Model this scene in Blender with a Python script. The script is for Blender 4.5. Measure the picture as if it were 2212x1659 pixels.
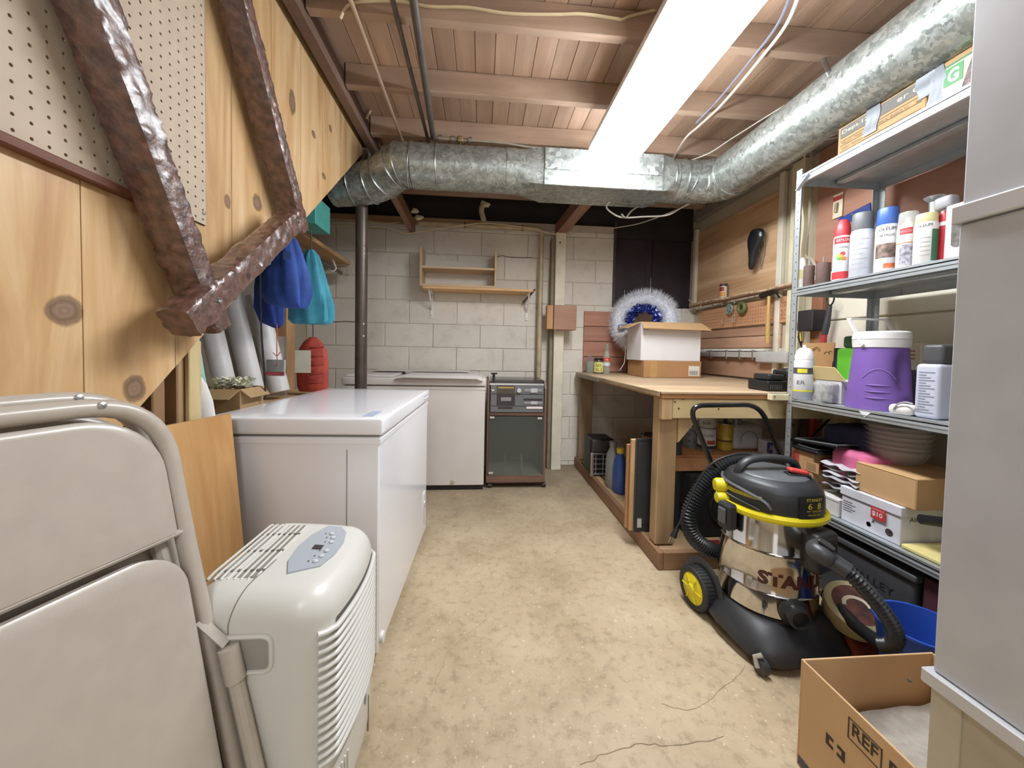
import bpy, math, random
from mathutils import Vector as V, Matrix, noise
random.seed(7)
sc = bpy.context.scene
for o in list(bpy.data.objects): bpy.data.objects.remove(o)
COL = sc.collection

# ---------------------------------------------------------------- camera
FPX, PX, PY, YAW, PIT, ROL, CH = 800., 1106., 785., .0823, .0337, .0195, 1.02
CF = V((math.sin(YAW)*math.cos(PIT), math.cos(YAW)*math.cos(PIT), -math.sin(PIT)))
_r = V((math.cos(YAW), -math.sin(YAW), 0)); _u = _r.cross(CF)
CR = _r*math.cos(ROL)+_u*math.sin(ROL); CU = _u*math.cos(ROL)-_r*math.sin(ROL)
CC = V((0, 0, CH))
cam = bpy.data.objects.new('camera', bpy.data.cameras.new('camera')); COL.objects.link(cam)
cam.matrix_world = Matrix(((CR.x, CU.x, -CF.x, 0), (CR.y, CU.y, -CF.y, 0), (CR.z, CU.z, -CF.z, CH), (0, 0, 0, 1)))
cam.data.sensor_width = 36; cam.data.lens = FPX/2212*36; cam.data.shift_y = -(829.5-PY)/2212
cam.data.clip_start = .02
sc.camera = cam
def at(u, v, x=None, y=None, z=None):
    """where the sight line of a photo pixel meets a real wall / floor / shelf plane (metres)"""
    d = CF+CR*((u-PX)/FPX)-CU*((v-PY)/FPX)
    for i, c in enumerate((x, y, z)):
        if c is not None: return CC+d*((c-CC[i])/d[i])
def YX(u, x, v=757): return at(u, v, x=x).y
def XY(u, y, v=757): return at(u, v, y=y).x

# ---------------------------------------------------------------- world, exposure
sc.view_settings.view_transform = 'Standard'; sc.view_settings.look = 'None'
try:
    sc.cycles.max_bounces = 14; sc.cycles.diffuse_bounces = 8
except Exception: pass
sc.view_settings.gamma = 1; sc.view_settings.use_curve_mapping = False
sc.view_settings.exposure = 1.12
w = bpy.data.worlds.new('ambient_fill'); sc.world = w; w.use_nodes = True
w.node_tree.nodes['Background'].inputs[0].default_value = (1, .97, .93, 1)
w.node_tree.nodes['Background'].inputs[1].default_value = 0.5  # even ambient fill, let in through the open end behind the viewer
LAMP = 21.0      # ceiling tube fixture, emission strength

# ---------------------------------------------------------------- materials
def lin(c):
    if isinstance(c, str): c = [int(c[i:i+2], 16) for i in (0, 2, 4)]
    return tuple((x/255/12.92 if x/255 <= .04045 else ((x/255+.055)/1.055)**2.4) for x in c)+(1,)
MC = {}
def base(name, rough=.6, metal=0):
    m = bpy.data.materials.new(name); m.use_nodes = True
    nt = m.node_tree; b = nt.nodes['Principled BSDF']
    b.inputs['Roughness'].default_value = rough; b.inputs['Metallic'].default_value = metal
    return m, nt, b
def node(nt, t, **k):
    n = nt.nodes.new(t)
    for a, v in k.items():
        if hasattr(n, a): setattr(n, a, v)
        else: n.inputs[a].default_value = v
    return n
def ramp(nt, src, stops):
    r = node(nt, 'ShaderNodeValToRGB'); e = r.color_ramp.elements
    while len(e) < len(stops): e.new(.5)
    for i, (p, c) in enumerate(stops): e[i].position = p; e[i].color = c
    nt.links.new(src, r.inputs[0]); return r.outputs[0]
def sh(c, k): return tuple(min(1, x*k) for x in c[:3])+(1,)
def coords(nt, scale=(1, 1, 1), rot=(0, 0, 0)):
    tc = node(nt, 'ShaderNodeTexCoord'); mp = node(nt, 'ShaderNodeMapping')
    mp.inputs['Scale'].default_value = scale; mp.inputs['Rotation'].default_value = rot
    nt.links.new(tc.outputs['Object'], mp.inputs[0]); return mp.outputs[0]
def bumpit(nt, b, h, strength, dist=.002):
    bp = node(nt, 'ShaderNodeBump', Strength=strength, Distance=dist)
    nt.links.new(h, bp.inputs['Height']); nt.links.new(bp.outputs[0], b.inputs['Normal'])
def solid(hexc, rough=.55, metal=0, var=.06, scale=18, bump=.0, bs=200, coat=0, alpha=1, trans=0, key=''):
    k = ('s', hexc, rough, metal, var, scale, bump, coat, alpha, trans, key)
    if k in MC: return MC[k]
    m, nt, b = base('painted_'+str(len(MC)), rough, metal); c = lin(hexc)
    if var > 0:
        n = node(nt, 'ShaderNodeTexNoise', Scale=scale, Detail=4.0)
        nt.links.new(coords(nt), n.inputs['Vector'])
        nt.links.new(ramp(nt, n.outputs[0], [(.3, sh(c, 1-var*1.6)), (.7, sh(c, 1+var))]), b.inputs['Base Color'])
    else: b.inputs['Base Color'].default_value = c
    if bump:
        n2 = node(nt, 'ShaderNodeTexNoise', Scale=bs, Detail=3.0); nt.links.new(coords(nt), n2.inputs['Vector'])
        bumpit(nt, b, n2.outputs[0], bump)
    if coat: b.inputs['Coat Weight'].default_value = coat; b.inputs['Coat Roughness'].default_value = .08
    if trans: b.inputs['Transmission Weight'].default_value = trans; b.inputs['IOR'].default_value = 1.4
    if alpha < 1: b.inputs['Alpha'].default_value = alpha
    MC[k] = m; return m
def wood(c1, c2, axis='z', scale=1., rough=.6, knots=0, seed=0, contrast=1., blotch=.12, gloss=0):
    k = ('w', c1, c2, axis, scale, rough, knots, seed, contrast, gloss)
    if k in MC: return MC[k]
    m, nt, b = base('wood_'+str(len(MC)), rough); a, d = lin(c1), lin(c2)
    st = {'x': (1.2, 14, 14), 'y': (14, 1.2, 14), 'z': (14, 14, 1.2)}[axis]
    st = tuple(q*scale for q in st)
    oi = node(nt, 'ShaderNodeObjectInfo')
    tc = node(nt, 'ShaderNodeTexCoord'); ad = node(nt, 'ShaderNodeVectorMath', operation='ADD')
    sc_ = node(nt, 'ShaderNodeVectorMath', operation='SCALE'); sc_.inputs['Scale'].default_value = 7.3
    cmb = node(nt, 'ShaderNodeCombineXYZ')
    for i in range(3): nt.links.new(oi.outputs['Random'], cmb.inputs[i])
    nt.links.new(cmb.outputs[0], sc_.inputs[0]); nt.links.new(tc.outputs['Object'], ad.inputs[0]); nt.links.new(sc_.outputs[0], ad.inputs[1])
    mp = node(nt, 'ShaderNodeMapping'); mp.inputs['Scale'].default_value = st; nt.links.new(ad.outputs[0], mp.inputs[0])
    n = node(nt, 'ShaderNodeTexNoise', Scale=1.0, Detail=6.0, Roughness=.62, Distortion=.8); nt.links.new(mp.outputs[0], n.inputs['Vector'])
    g = ramp(nt, n.outputs[0], [(.5-.22/contrast, a), (.5+.22/contrast, d)])
    n2 = node(nt, 'ShaderNodeTexNoise', Scale=3.1, Detail=2.0); nt.links.new(ad.outputs[0], n2.inputs['Vector'])
    mx = node(nt, 'ShaderNodeMix', data_type='RGBA', blend_type='MULTIPLY'); mx.inputs['Factor'].default_value = 1
    nt.links.new(g, mx.inputs[6]); nt.links.new(ramp(nt, n2.outputs[0], [(.3, (1-blotch*1.6,)*3+(1,)), (.7, (1, 1, 1, 1))]), mx.inputs[7])
    rr_ = node(nt, 'ShaderNodeMath', operation='MULTIPLY_ADD'); nt.links.new(oi.outputs['Random'], rr_.inputs[0])
    rr_.inputs[1].default_value = .22; rr_.inputs[2].default_value = .86
    m2 = node(nt, 'ShaderNodeMix', data_type='RGBA', blend_type='MULTIPLY'); m2.inputs['Factor'].default_value = 1
    nt.links.new(mx.outputs[2], m2.inputs[6]); nt.links.new(rr_.outputs[0], m2.inputs[7])
    nt.links.new(m2.outputs[2], b.inputs['Base Color'])
    bumpit(nt, b, n.outputs[0], .25, .001)
    if gloss: b.inputs['Coat Weight'].default_value = gloss; b.inputs['Coat Roughness'].default_value = .25
    MC[k] = m; return m
def galv(c1='b9bdba', c2='8b908d', scale=26, rough=.42, metal=.75, bump=.12):
    k = ('g', c1, c2, scale, rough, metal)
    if k in MC: return MC[k]
    m, nt, b = base('galvanised_'+str(len(MC)), rough, metal)
    co = coords(nt)
    v = node(nt, 'ShaderNodeTexVoronoi', Scale=scale); nd = node(nt, 'ShaderNodeTexNoise', Scale=scale*.7, Detail=3.0)
    ad = node(nt, 'ShaderNodeMix', data_type='VECTOR'); ad.inputs['Factor'].default_value = .06
    nt.links.new(co, nd.inputs['Vector']); nt.links.new(co, ad.inputs[4]); nt.links.new(nd.outputs['Color'], ad.inputs[5]); nt.links.new(ad.outputs[1], v.inputs['Vector'])
    bw = node(nt, 'ShaderNodeSeparateColor'); nt.links.new(v.outputs['Color'], bw.inputs[0])
    nt.links.new(ramp(nt, bw.outputs[0], [(.15, lin(c2)), (.85, lin(c1))]), b.inputs['Base Color'])
    nt.links.new(ramp(nt, bw.outputs[1], [(0, (rough-.12,)*3+(1,)), (1, (rough+.15,)*3+(1,))]), b.inputs['Roughness'])
    bumpit(nt, b, bw.outputs[2], bump, .003)
    MC[k] = m; return m
def concrete():
    m, nt, b = base('floor_concrete', .5)
    co = coords(nt)
    n1 = node(nt, 'ShaderNodeTexNoise', Scale=2.3, Detail=8.0, Roughness=.65); nt.links.new(co, n1.inputs['Vector'])
    n2 = node(nt, 'ShaderNodeTexNoise', Scale=26.0, Detail=8.0, Roughness=.75); nt.links.new(co, n2.inputs['Vector'])
    c1 = ramp(nt, n1.outputs[0], [(.3, lin('9f8c6d')), (.5, lin('b7a486')), (.7, lin('c8b798'))])
    c2 = ramp(nt, n2.outputs[0], [(.32, (.62, .6, .56, 1)), (.5, (1, 1, 1, 1)), (.72, (1.0, .98, .95, 1))])
    mx = node(nt, 'ShaderNodeMix', data_type='RGBA', blend_type='MULTIPLY'); mx.inputs['Factor'].default_value = .8
    nt.links.new(c1, mx.inputs[6]); nt.links.new(c2, mx.inputs[7])
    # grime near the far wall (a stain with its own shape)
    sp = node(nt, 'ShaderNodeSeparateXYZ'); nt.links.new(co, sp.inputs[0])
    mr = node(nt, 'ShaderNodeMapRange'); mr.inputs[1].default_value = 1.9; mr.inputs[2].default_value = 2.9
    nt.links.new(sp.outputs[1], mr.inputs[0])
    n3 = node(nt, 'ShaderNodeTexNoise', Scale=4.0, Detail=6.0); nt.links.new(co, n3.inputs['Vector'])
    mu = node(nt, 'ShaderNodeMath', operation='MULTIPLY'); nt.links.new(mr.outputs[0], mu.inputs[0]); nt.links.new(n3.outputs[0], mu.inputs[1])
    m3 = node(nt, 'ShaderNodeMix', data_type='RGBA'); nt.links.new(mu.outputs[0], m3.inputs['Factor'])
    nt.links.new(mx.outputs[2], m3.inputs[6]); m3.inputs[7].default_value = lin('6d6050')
    v = node(nt, 'ShaderNodeTexNoise', Scale=75.0, Detail=2.0); nt.links.new(co, v.inputs['Vector'])
    m4 = node(nt, 'ShaderNodeMix', data_type='RGBA'); nt.links.new(ramp(nt, v.outputs[0], [(.66, (0, 0, 0, 1)), (.72, (.55, .55, .55, 1))]), m4.inputs['Factor'])
    nt.links.new(m3.outputs[2], m4.inputs[6]); m4.inputs[7].default_value = lin('e2d8c2')
    nt.links.new(m4.outputs[2], b.inputs['Base Color'])
    bumpit(nt, b, n2.outputs[0], .3, .002)
    return m
def card(c='c19b70', seed=0): return solid(c, .8, 0, .05, 6, .08, 300, key=str(seed))
def blockpaint():
    if 'bp' in MC: return MC['bp']
    m, nt, b = base('painted_block', .75); co = coords(nt)
    oi = node(nt, 'ShaderNodeObjectInfo')
    n = node(nt, 'ShaderNodeTexNoise', Scale=7.0, Detail=6.0, Roughness=.7); nt.links.new(co, n.inputs['Vector'])
    c = ramp(nt, n.outputs[0], [(.28, lin('c6beb0')), (.45, lin('d8d1c4')), (.75, lin('e0dace'))])
    mx = node(nt, 'ShaderNodeMix', data_type='RGBA', blend_type='MULTIPLY'); mx.inputs['Factor'].default_value = 1
    ma = node(nt, 'ShaderNodeMath', operation='MULTIPLY_ADD'); nt.links.new(oi.outputs['Random'], ma.inputs[0]); ma.inputs[1].default_value = .07; ma.inputs[2].default_value = .95
    nt.links.new(c, mx.inputs[6]); nt.links.new(ma.outputs[0], mx.inputs[7]); nt.links.new(mx.outputs[2], b.inputs['Base Color'])
    n2 = node(nt, 'ShaderNodeTexNoise', Scale=130.0, Detail=4.0); nt.links.new(co, n2.inputs['Vector'])
    bumpit(nt, b, n2.outputs[0], .45, .003)
    MC['bp'] = m; return m
def emis(c, s):
    m, nt, b = base('lit_diffuser'); b.inputs['Base Color'].default_value = lin(c)
    b.inputs['Emission Color'].default_value = lin(c); b.inputs['Emission Strength'].default_value = s
    return m
def glass(c='e8efe8', rough=.03, alpha=.25):
    return solid(c, rough, 0, 0, alpha=alpha)

# ---------------------------------------------------------------- mesh builder
class M:
    def __init__(s): s.v = []; s.f = []
    def add(s, vs, fs):
        n = len(s.v); s.v += [tuple(a) for a in vs]; s.f += [tuple(i+n for i in f) for f in fs]; return s
    def box(s, x0, x1, y0, y1, z0, z1, b=0, T=None):
        if x0 > x1: x0, x1 = x1, x0
        if y0 > y1: y0, y1 = y1, y0
        if z0 > z1: z0, z1 = z1, z0
        b = min(b, (x1-x0)*.45, (y1-y0)*.45, (z1-z0)*.45)
        X = (x0, x1); Y = (y0, y1); Z = (z0, z1)
        if b <= 0:
            vs = [(X[i], Y[j], Z[k]) for i in (0, 1) for j in (0, 1) for k in (0, 1)]
            fs = [(0, 1, 3, 2), (4, 6, 7, 5), (0, 4, 5, 1), (2, 3, 7, 6), (0, 2, 6, 4), (1, 5, 7, 3)]
        else:
            vs = []; ix = {}
            for i in (0, 1):
                for j in (0, 1):
                    for k in (0, 1):
                        for a in range(3):
                            p = [X[i], Y[j], Z[k]]
                            for q, (t, lo) in enumerate(((i, X), (j, Y), (k, Z))):
                                if q != a: p[q] += b if t == 0 else -b
                            ix[i, j, k, a] = len(vs); vs.append(tuple(p))
            fs = []
            for a in range(3):
                o = [q for q in range(3) if q != a]
                for t in (0, 1):
                    def K(m_, n_):
                        q = [0, 0, 0]; q[a] = t; q[o[0]] = m_; q[o[1]] = n_; return tuple(q)
                    f = [ix[K(0, 0)+(a,)], ix[K(1, 0)+(a,)], ix[K(1, 1)+(a,)], ix[K(0, 1)+(a,)]]
                    fs.append(f)
                # edges parallel to axis a
                for m_ in (0, 1):
                    for n_ in (0, 1):
                        q0 = [0, 0, 0]; q0[o[0]] = m_; q0[o[1]] = n_; q1 = list(q0); q1[a] = 1
                        fs.append([ix[tuple(q0)+(o[0],)], ix[tuple(q0)+(o[1],)], ix[tuple(q1)+(o[1],)], ix[tuple(q1)+(o[0],)]])
            for i in (0, 1):
                for j in (0, 1):
                    for k in (0, 1): fs.append([ix[i, j, k, 0], ix[i, j, k, 1], ix[i, j, k, 2]])
            c = V(((x0+x1)/2, (y0+y1)/2, (z0+z1)/2)); out = []
            for f in fs:
                p = [V(vs[i]) for i in f]; n = (p[1]-p[0]).cross(p[2]-p[0]); m_ = sum(p, V())/len(p)
                out.append(f if n.dot(m_-c) > 0 else f[::-1])
            fs = out
        if T is not None: vs = [T @ V(p) for p in vs]
        return s.add(vs, fs)
    def obox(s, c, size, ax, ay, b=0):
        """box centred on c with its x axis along ax, y axis towards ay"""
        ax = V(ax).normalized(); ay = V(ay); az = ax.cross(ay).normalized(); ay = az.cross(ax)
        T = Matrix((ax, ay, az)).transposed().to_4x4(); T.translation = V(c)
        h = [q/2 for q in size]
        return s.box(-h[0], h[0], -h[1], h[1], -h[2], h[2], b, T)
    def beam(s, p0, p1, wd, th, up=(0, 0, 1), b=0):
        p0, p1 = V(p0), V(p1); d = p1-p0
        return s.obox((p0+p1)/2, (d.length, wd, th), d, V(up).cross(d) if abs(V(up).normalized().dot(d.normalized())) < .99 else V((0, 1, 0)), b)
    def cyl(s, p0, p1, r0, r1=None, n=20, caps=True):
        return s.tube([p0, p1], r0, n, caps, radii=[r0, r0 if r1 is None else r1])
    def tube(s, pts, r, n=10, caps=True, radii=None, closed=False, flat=1.0, up=None):
        pts = [V(p) for p in pts]; N = len(pts); rings = []; prev = None
        for i, p in enumerate(pts):
            if closed: t = pts[(i+1) % N]-pts[i-1]
            else: t = (pts[min(i+1, N-1)]-pts[max(i-1, 0)])
            t = t.normalized() if t.length > 1e-9 else V((0, 0, 1))
            if prev is None:
                a = V(up) if up else (V((0, 0, 1)) if abs(t.z) < .9 else V((1, 0, 0)))
            else: a = prev
            a = (a-t*a.dot(t)).normalized(); prev = a; b_ = t.cross(a)
            rr = radii[i] if radii else r
            rings.append([p+(a*math.cos(k*2*math.pi/n)*flat+b_*math.sin(k*2*math.pi/n))*rr for k in range(n)])
        vs = [q for g in rings for q in g]; fs = []
        for i in range(N if closed else N-1):
            j = (i+1) % N
            for k in range(n):
                l = (k+1) % n; fs.append((i*n+k, i*n+l, j*n+l, j*n+k))
        if caps and not closed:
            fs.append(tuple(range(n))[::-1]); fs.append(tuple((N-1)*n+k for k in range(n)))
        return s.add(vs, fs)
    def lathe(s, prof, c=(0, 0, 0), n=28, T=None, sq=1.0, a0=0, a1=2*math.pi, cap=True):
        full = abs(a1-a0-2*math.pi) < 1e-6; m_ = n if full else n+1
        vs = []; fs = []
        for r, z in prof:
            for k in range(m_):
                a = a0+(a1-a0)*k/n; vs.append(V((r*math.cos(a), r*math.sin(a)*sq, z)))
        for i in range(len(prof)-1):
            for k in range(n):
                l = (k+1) % m_; fs.append((i*m_+k, i*m_+l, (i+1)*m_+l, (i+1)*m_+k))
        if full and cap:
            if prof[0][0] > 1e-5: fs.append(tuple(range(n))[::-1])
            if prof[-1][0] > 1e-5: fs.append(tuple((len(prof)-1)*n+k for k in range(n)))
        if T is not None: vs = [T @ p for p in vs]
        vs = [p+V(c) for p in vs]
        return s.add(vs, fs)
    def prism(s, poly, o, ax, ay, th):
        """flat polygon (2-D points) at o spanned by ax, ay, given thickness along ax x ay"""
        ax = V(ax); ay = V(ay); n = ax.cross(ay).normalized()*th; o = V(o); N = len(poly)
        a = [o+ax*p[0]+ay*p[1] for p in poly]
        vs = a+[p+n for p in a]
        fs = [tuple(range(N))[::-1], tuple(range(N, 2*N))]+[(i, (i+1) % N, N+(i+1) % N, N+i) for i in range(N)]
        return s.add(vs, fs)
    def grid(s, fn, nu, nv, closed=False):
        vs = [fn(i/nu, j/nv) for j in range(nv+1) for i in range(nu+(0 if closed else 1))]
        w_ = nu if closed else nu+1
        fs = [(j*w_+i, j*w_+(i+1) % w_, (j+1)*w_+(i+1) % w_, (j+1)*w_+i) for j in range(nv) for i in range(nu)]
        return s.add(vs, fs)
    def rbox(s, x0, x1, y0, y1, z0, z1, r, n=5, T=None, fn=None):
        """box with round edges of radius r"""
        r = min(r, (x1-x0)/2-1e-4, (y1-y0)/2-1e-4, (z1-z0)/2-1e-4)
        lo = V((x0, y0, z0)); hi = V((x1, y1, z1)); ids = {}; vs = []; fs = []
        def par(a, b_):
            q = [0]*0; L = b_-a
            t = [a+r*(1-math.cos(k/n*math.pi/2)) for k in range(n+1)]
            m_ = max(1, min(10, int(L/.04)))
            mid = [a+r+(L-2*r)*k/m_ for k in range(1, m_)]
            return t+mid+[b_-(x-a) for x in t[::-1]]
        G = [par(lo[i], hi[i]) for i in range(3)]
        def vert(i, j, k):
            if (i, j, k) in ids: return ids[i, j, k]
            p = V((G[0][i], G[1][j], G[2][k])); c = V([min(max(p[a], lo[a]+r), hi[a]-r) for a in range(3)])
            d = p-c
            if d.length > 1e-9:
                # project cube-ish offset to the sphere
                q = V([math.copysign(math.tan(min(abs(d[a])/r, 1)*math.pi/4), d[a]) for a in range(3)])
                q = q.normalized()*r; p = c+q
            if fn: p = fn(p)
            ids[i, j, k] = len(vs); vs.append(p); return ids[i, j, k]
        nx, ny, nz = [len(g)-1 for g in G]
        for i in range(nx):
            for j in range(ny):
                fs.append((vert(i, j, 0), vert(i, j+1, 0), vert(i+1, j+1, 0), vert(i+1, j, 0)))
                fs.append((vert(i, j, nz), vert(i+1, j, nz), vert(i+1, j+1, nz), vert(i, j+1, nz)))
        for i in range(nx):
            for k in range(nz):
                fs.append((vert(i, 0, k), vert(i+1, 0, k), vert(i+1, 0, k+1), vert(i, 0, k+1)))
                fs.append((vert(i, ny, k), vert(i, ny, k+1), vert(i+1, ny, k+1), vert(i+1, ny, k)))
        for j in range(ny):
            for k in range(nz):
                fs.append((vert(0, j, k), vert(0, j, k+1), vert(0, j+1, k+1), vert(0, j+1, k)))
                fs.append((vert(nx, j, k), vert(nx, j+1, k), vert(nx, j+1, k+1), vert(nx, j, k+1)))
        if T is not None: vs = [T @ p for p in vs]
        return s.add(vs, fs)
    def bag(s, prof, c, n=28, folds=0, amp=.0, seed=0, cap=True):
        """stack of ellipses: prof rows (z, half width x, half depth y, dx, dy)"""
        vs = []; fs = []; N = len(prof)
        for j, row in enumerate(prof):
            z, a, b_ = row[:3]; dx, dy = (row[3:]+(0, 0))[:2] if len(row) > 3 else (0, 0)
            for k in range(n):
                t = 2*math.pi*k/n
                w_ = 1+amp*(math.sin(folds*t+seed+z*9)+.5*math.sin(folds*2.3*t+2*seed+z*5)) if folds else 1
                vs.append(V(c)+V((a*math.cos(t)*w_+dx, b_*math.sin(t)*w_+dy, z)))
        for j in range(N-1):
            for k in range(n): l = (k+1) % n; fs.append((j*n+k, j*n+l, (j+1)*n+l, (j+1)*n+k))
        if cap: fs.append(tuple(range(n))[::-1]); fs.append(tuple((N-1)*n+k for k in range(n)))
        return s.add(vs, fs)

def spline(pts, k=8, closed=False):
    P = [V(p) for p in pts]; N = len(P); out = []
    for i in range(N if closed else N-1):
        if closed: a, b, c, d = P[i-1], P[i], P[(i+1) % N], P[(i+2) % N]
        else: a, b, c, d = P[max(i-1, 0)], P[i], P[i+1], P[min(i+2, N-1)]
        for q in range(k):
            t = q/k
            out.append(.5*((2*b)+(c-a)*t+(2*a-5*b+4*c-d)*t*t+(3*b-a-3*c+d)*t**3))
    if not closed: out.append(P[-1])
    return out
def resample(pts, step):
    out = [pts[0]]; acc = 0
    for a, b in zip(pts, pts[1:]):
        L = (b-a).length; t = step-acc
        while t <= L: out.append(a+(b-a)*(t/L)); t += step
        acc = (acc+L) % step
    return out
def bend(pts, r, k=5):
    """polyline with rounded corners"""
    P = [V(p) for p in pts]; out = [P[0]]
    for a, b, c in zip(P, P[1:], P[2:]):
        d0 = (a-b).normalized(); d1 = (c-b).normalized(); q = min(r, (a-b).length*.49, (c-b).length*.49)
        for i in range(k+1):
            t = i/k; out.append((b+d0*q)*(1-t)**2+b*2*t*(1-t)+(b+d1*q)*t*t)
    return out+[P[-1]]

# ---------------------------------------------------------------- objects
WM = {}
def thing(name, label, cat, loc=(0, 0, 0), rz=0, group=None):
    o = bpy.data.objects.new(name, None); COL.objects.link(o); o.empty_display_size = .05
    o.location = loc; o.rotation_euler = (0, 0, rz)
    WM[o] = Matrix.Translation(V(loc)) @ Matrix.Rotation(rz, 4, 'Z')
    o['label'] = label; o['category'] = cat
    if group: o['group'] = group
    return o
def part(name, mb, mat, parent=None, label=None, smooth=35, kind=None, local=False):
    me = bpy.data.meshes.new(name)
    if isinstance(mb, M): me.from_pydata([tuple(v) for v in mb.v], [], mb.f); me.update()
    else: me = mb
    if parent is not None and not local: me.transform(WM[parent].inverted())
    if smooth:
        me.polygons.foreach_set('use_smooth', [True]*len(me.polygons)); me.set_sharp_from_angle(angle=math.radians(smooth))
    me.materials.append(mat)
    o = bpy.data.objects.new(name, me); COL.objects.link(o)
    if parent is not None: o.parent = parent; WM[o] = WM[parent]
    else: WM[o] = Matrix.Identity(4)
    if label: o['label'] = label
    if kind: o['kind'] = kind
    return o
def one(name, label, cat, mb, mat, group=None, smooth=35, kind=None):
    o = part(name, mb, mat, smooth=smooth, kind=kind); o['label'] = label; o['category'] = cat
    if group: o['group'] = group
    return o
def struct(name, mb, mat, parent=None, smooth=0):
    o = part(name, mb, mat, parent, smooth=smooth)
    if parent is None: o['kind'] = 'structure'
    return o
def text(s, parent, mat, org=None, ax=None, ay=None, h=.01, w=None, fn=None, name='lettering', sp=1.0, bold=0):
    cu = bpy.data.curves.new('t', 'FONT'); cu.body = s; cu.size = 1; cu.resolution_u = 3; cu.space_character = sp; cu.offset = bold
    ob = bpy.data.objects.new('t', cu); me = bpy.data.meshes.new_from_object(ob)
    xs = [v.co.x for v in me.vertices]; ys = [v.co.y for v in me.vertices]
    x0, x1, y0, y1 = min(xs), max(xs), min(ys), max(ys)
    k = h/(y1-y0); kx = (w/(x1-x0)) if w else k
    for v in me.vertices:
        x, y = (v.co.x-x0)*kx, (v.co.y-y0)*k
        v.co = fn(x, y) if fn else V(org)+V(ax)*x+V(ay)*y
    bpy.data.objects.remove(ob)
    m_ = M(); m_.v = [tuple(v.co) for v in me.vertices]; m_.f = [tuple(p.vertices) for p in me.polygons]
    return part(name, m_, mat, parent, smooth=0)
def decal(parent, mat, org, ax, ay, w, h, name='printed_label', th=.0006):
    return part(name, M().prism([(0, 0), (w, 0), (w, h), (0, h)], org, ax, ay, th), mat, parent, smooth=0)
def wrap(parent, mat, c, r, z0, z1, a0, a1, name='printed_label', n=14):
    """label wrapped on a cylinder standing at c; angles in degrees"""
    m_ = M()
    m_.grid(lambda u, v: V(c)+V((math.cos(math.radians(a0+(a1-a0)*u))*r, math.sin(math.radians(a0+(a1-a0)*u))*r, z0+(z1-z0)*v)), n, 1)
    return part(name, m_, mat, parent)
def cyltext(s, parent, mat, c, r, z, amid, h, w, name='lettering', bold=0):
    A = math.radians(amid)
    return text(s, parent, mat, h=h, w=w, name=name, bold=bold, fn=lambda x, y: V(c)+V((math.cos(A+(x-w/2)/r)*(r*1.012+.0004), math.sin(A+(x-w/2)/r)*(r*1.012+.0004), z+y)))
def view(c):
    """compass angle (deg) from a spot to the camera: labels face the aisle"""
    return math.degrees(math.atan2(-c[1], -c[0]))

# ================================================================ room shell
ZJ, ZS = 2.29, 2.40           # joist underside, subfloor underside
WX, WY = 1.93, 3.25           # right wall, far wall
CEMENT = solid('c2b9a9', .85, 0, .1, 9, .3, 160)
CREAM = solid('dad3c1', .7, 0, .07, 5, .2, 120)
DARKW = wood('5a3b2c', '8a6047', 'x', rough=.75)
PINE_X = wood('c99a70', 'e2bd94', 'x'); PINE_Y = wood('c99a70', 'e2bd94', 'y'); PINE_Z = wood('c99a70', 'e2bd94', 'z')
OLD_Z = wood('a98660', 'c9aa80', 'z', rough=.75); OLD_Y = wood('a98660', 'cfae84', 'y', rough=.75); OLD_X = wood('a98660', 'cfae84', 'x', rough=.75)
BLACKP = solid('16171a', .45, 0, .04, 20); BLACKG = solid('141416', .28, 0, 0)
STEEL = solid('b9bcbe', .3, .9, .03); WHITE = solid('e6e4e0', .45, 0, .02); GALV = galv()

floor = struct('floor', M().box(-2.2, 2.3, -3.4, 3.45, -.12, 0), concrete())
def crack(pts, wd):
    P = []
    pts = spline([at(u, v, z=.0006) for u, v in pts], 5); random.seed(3)
    pts = [p+V((random.uniform(-.004, .004), random.uniform(-.004, .004), 0)) for p in pts]
    m_ = M()
    for a, b in zip(pts, pts[1:]):
        d = (b-a).normalized().cross(V((0, 0, 1)))*wd*random.uniform(.4, 1)
        m_.add([a-d, a+d, b+d, b-d], [(0, 1, 2, 3)])
    return part('crack', m_, solid('83745c', .9, 0, 0), floor, smooth=0)
crack([(1255, 1652), (1330, 1620), (1400, 1606), (1470, 1612), (1560, 1590)], .0012)
crack([(1430, 1520), (1500, 1530), (1580, 1470), (1610, 1440)], .0008)
crack([(930, 1505), (955, 1440), (975, 1400), (1060, 1330)], .0006)

# far wall: painted concrete blocks laid in running bond
wall = struct('wall_back', M().box(-1.5, 1.16, WY+.006, WY+.2, 0, 2.14).box(1.16, 2.1, WY+.006, WY+.2, 0, 1.43), CEMENT)
random.seed(11)
for k in range(-1, 11):
    z0 = max(.002, .04+.2*k); z1 = min(2.13, .04+.2*(k+1))-.004
    if z1-z0 < .03: continue
    xo = -.422+.203*((k+1) % 2)
    for i in range(-4, 8):
        x0 = xo+i*.406; x1 = x0+.402
        lim = 1.16 if k >= 7 else 2.0
        if k == 6: lim = 2.0
        x0 = max(x0, -1.47); x1 = min(x1, lim)
        if x1-x0 < .03: continue
        if k >= 10 and x0 < -.2: z1 = min(z1, 2.08)
        part('concrete_block', M().box(x0+.001, x1, WY-random.uniform(-.001, .0025), WY+.03, z0, z1, .0035), blockpaint(), wall, smooth=0)
part('sill_plate', M().box(-1.45, .02, WY-.012, WY+.06, 2.085, 2.14, .003), OLD_X, wall)
for k in range(2): part('mortar_crack', M().tube(spline([at(u, v, y=WY-.002) for u, v in (((690, 693), (705, 691), (722, 696), (745, 694), (768, 695)) if k == 0 else ((1073, 555), (1085, 552), (1100, 556), (1130, 557), (1150, 556)))], 5), .0028, 5), solid('6d6458', .9, 0, .2, 40), wall)

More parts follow.
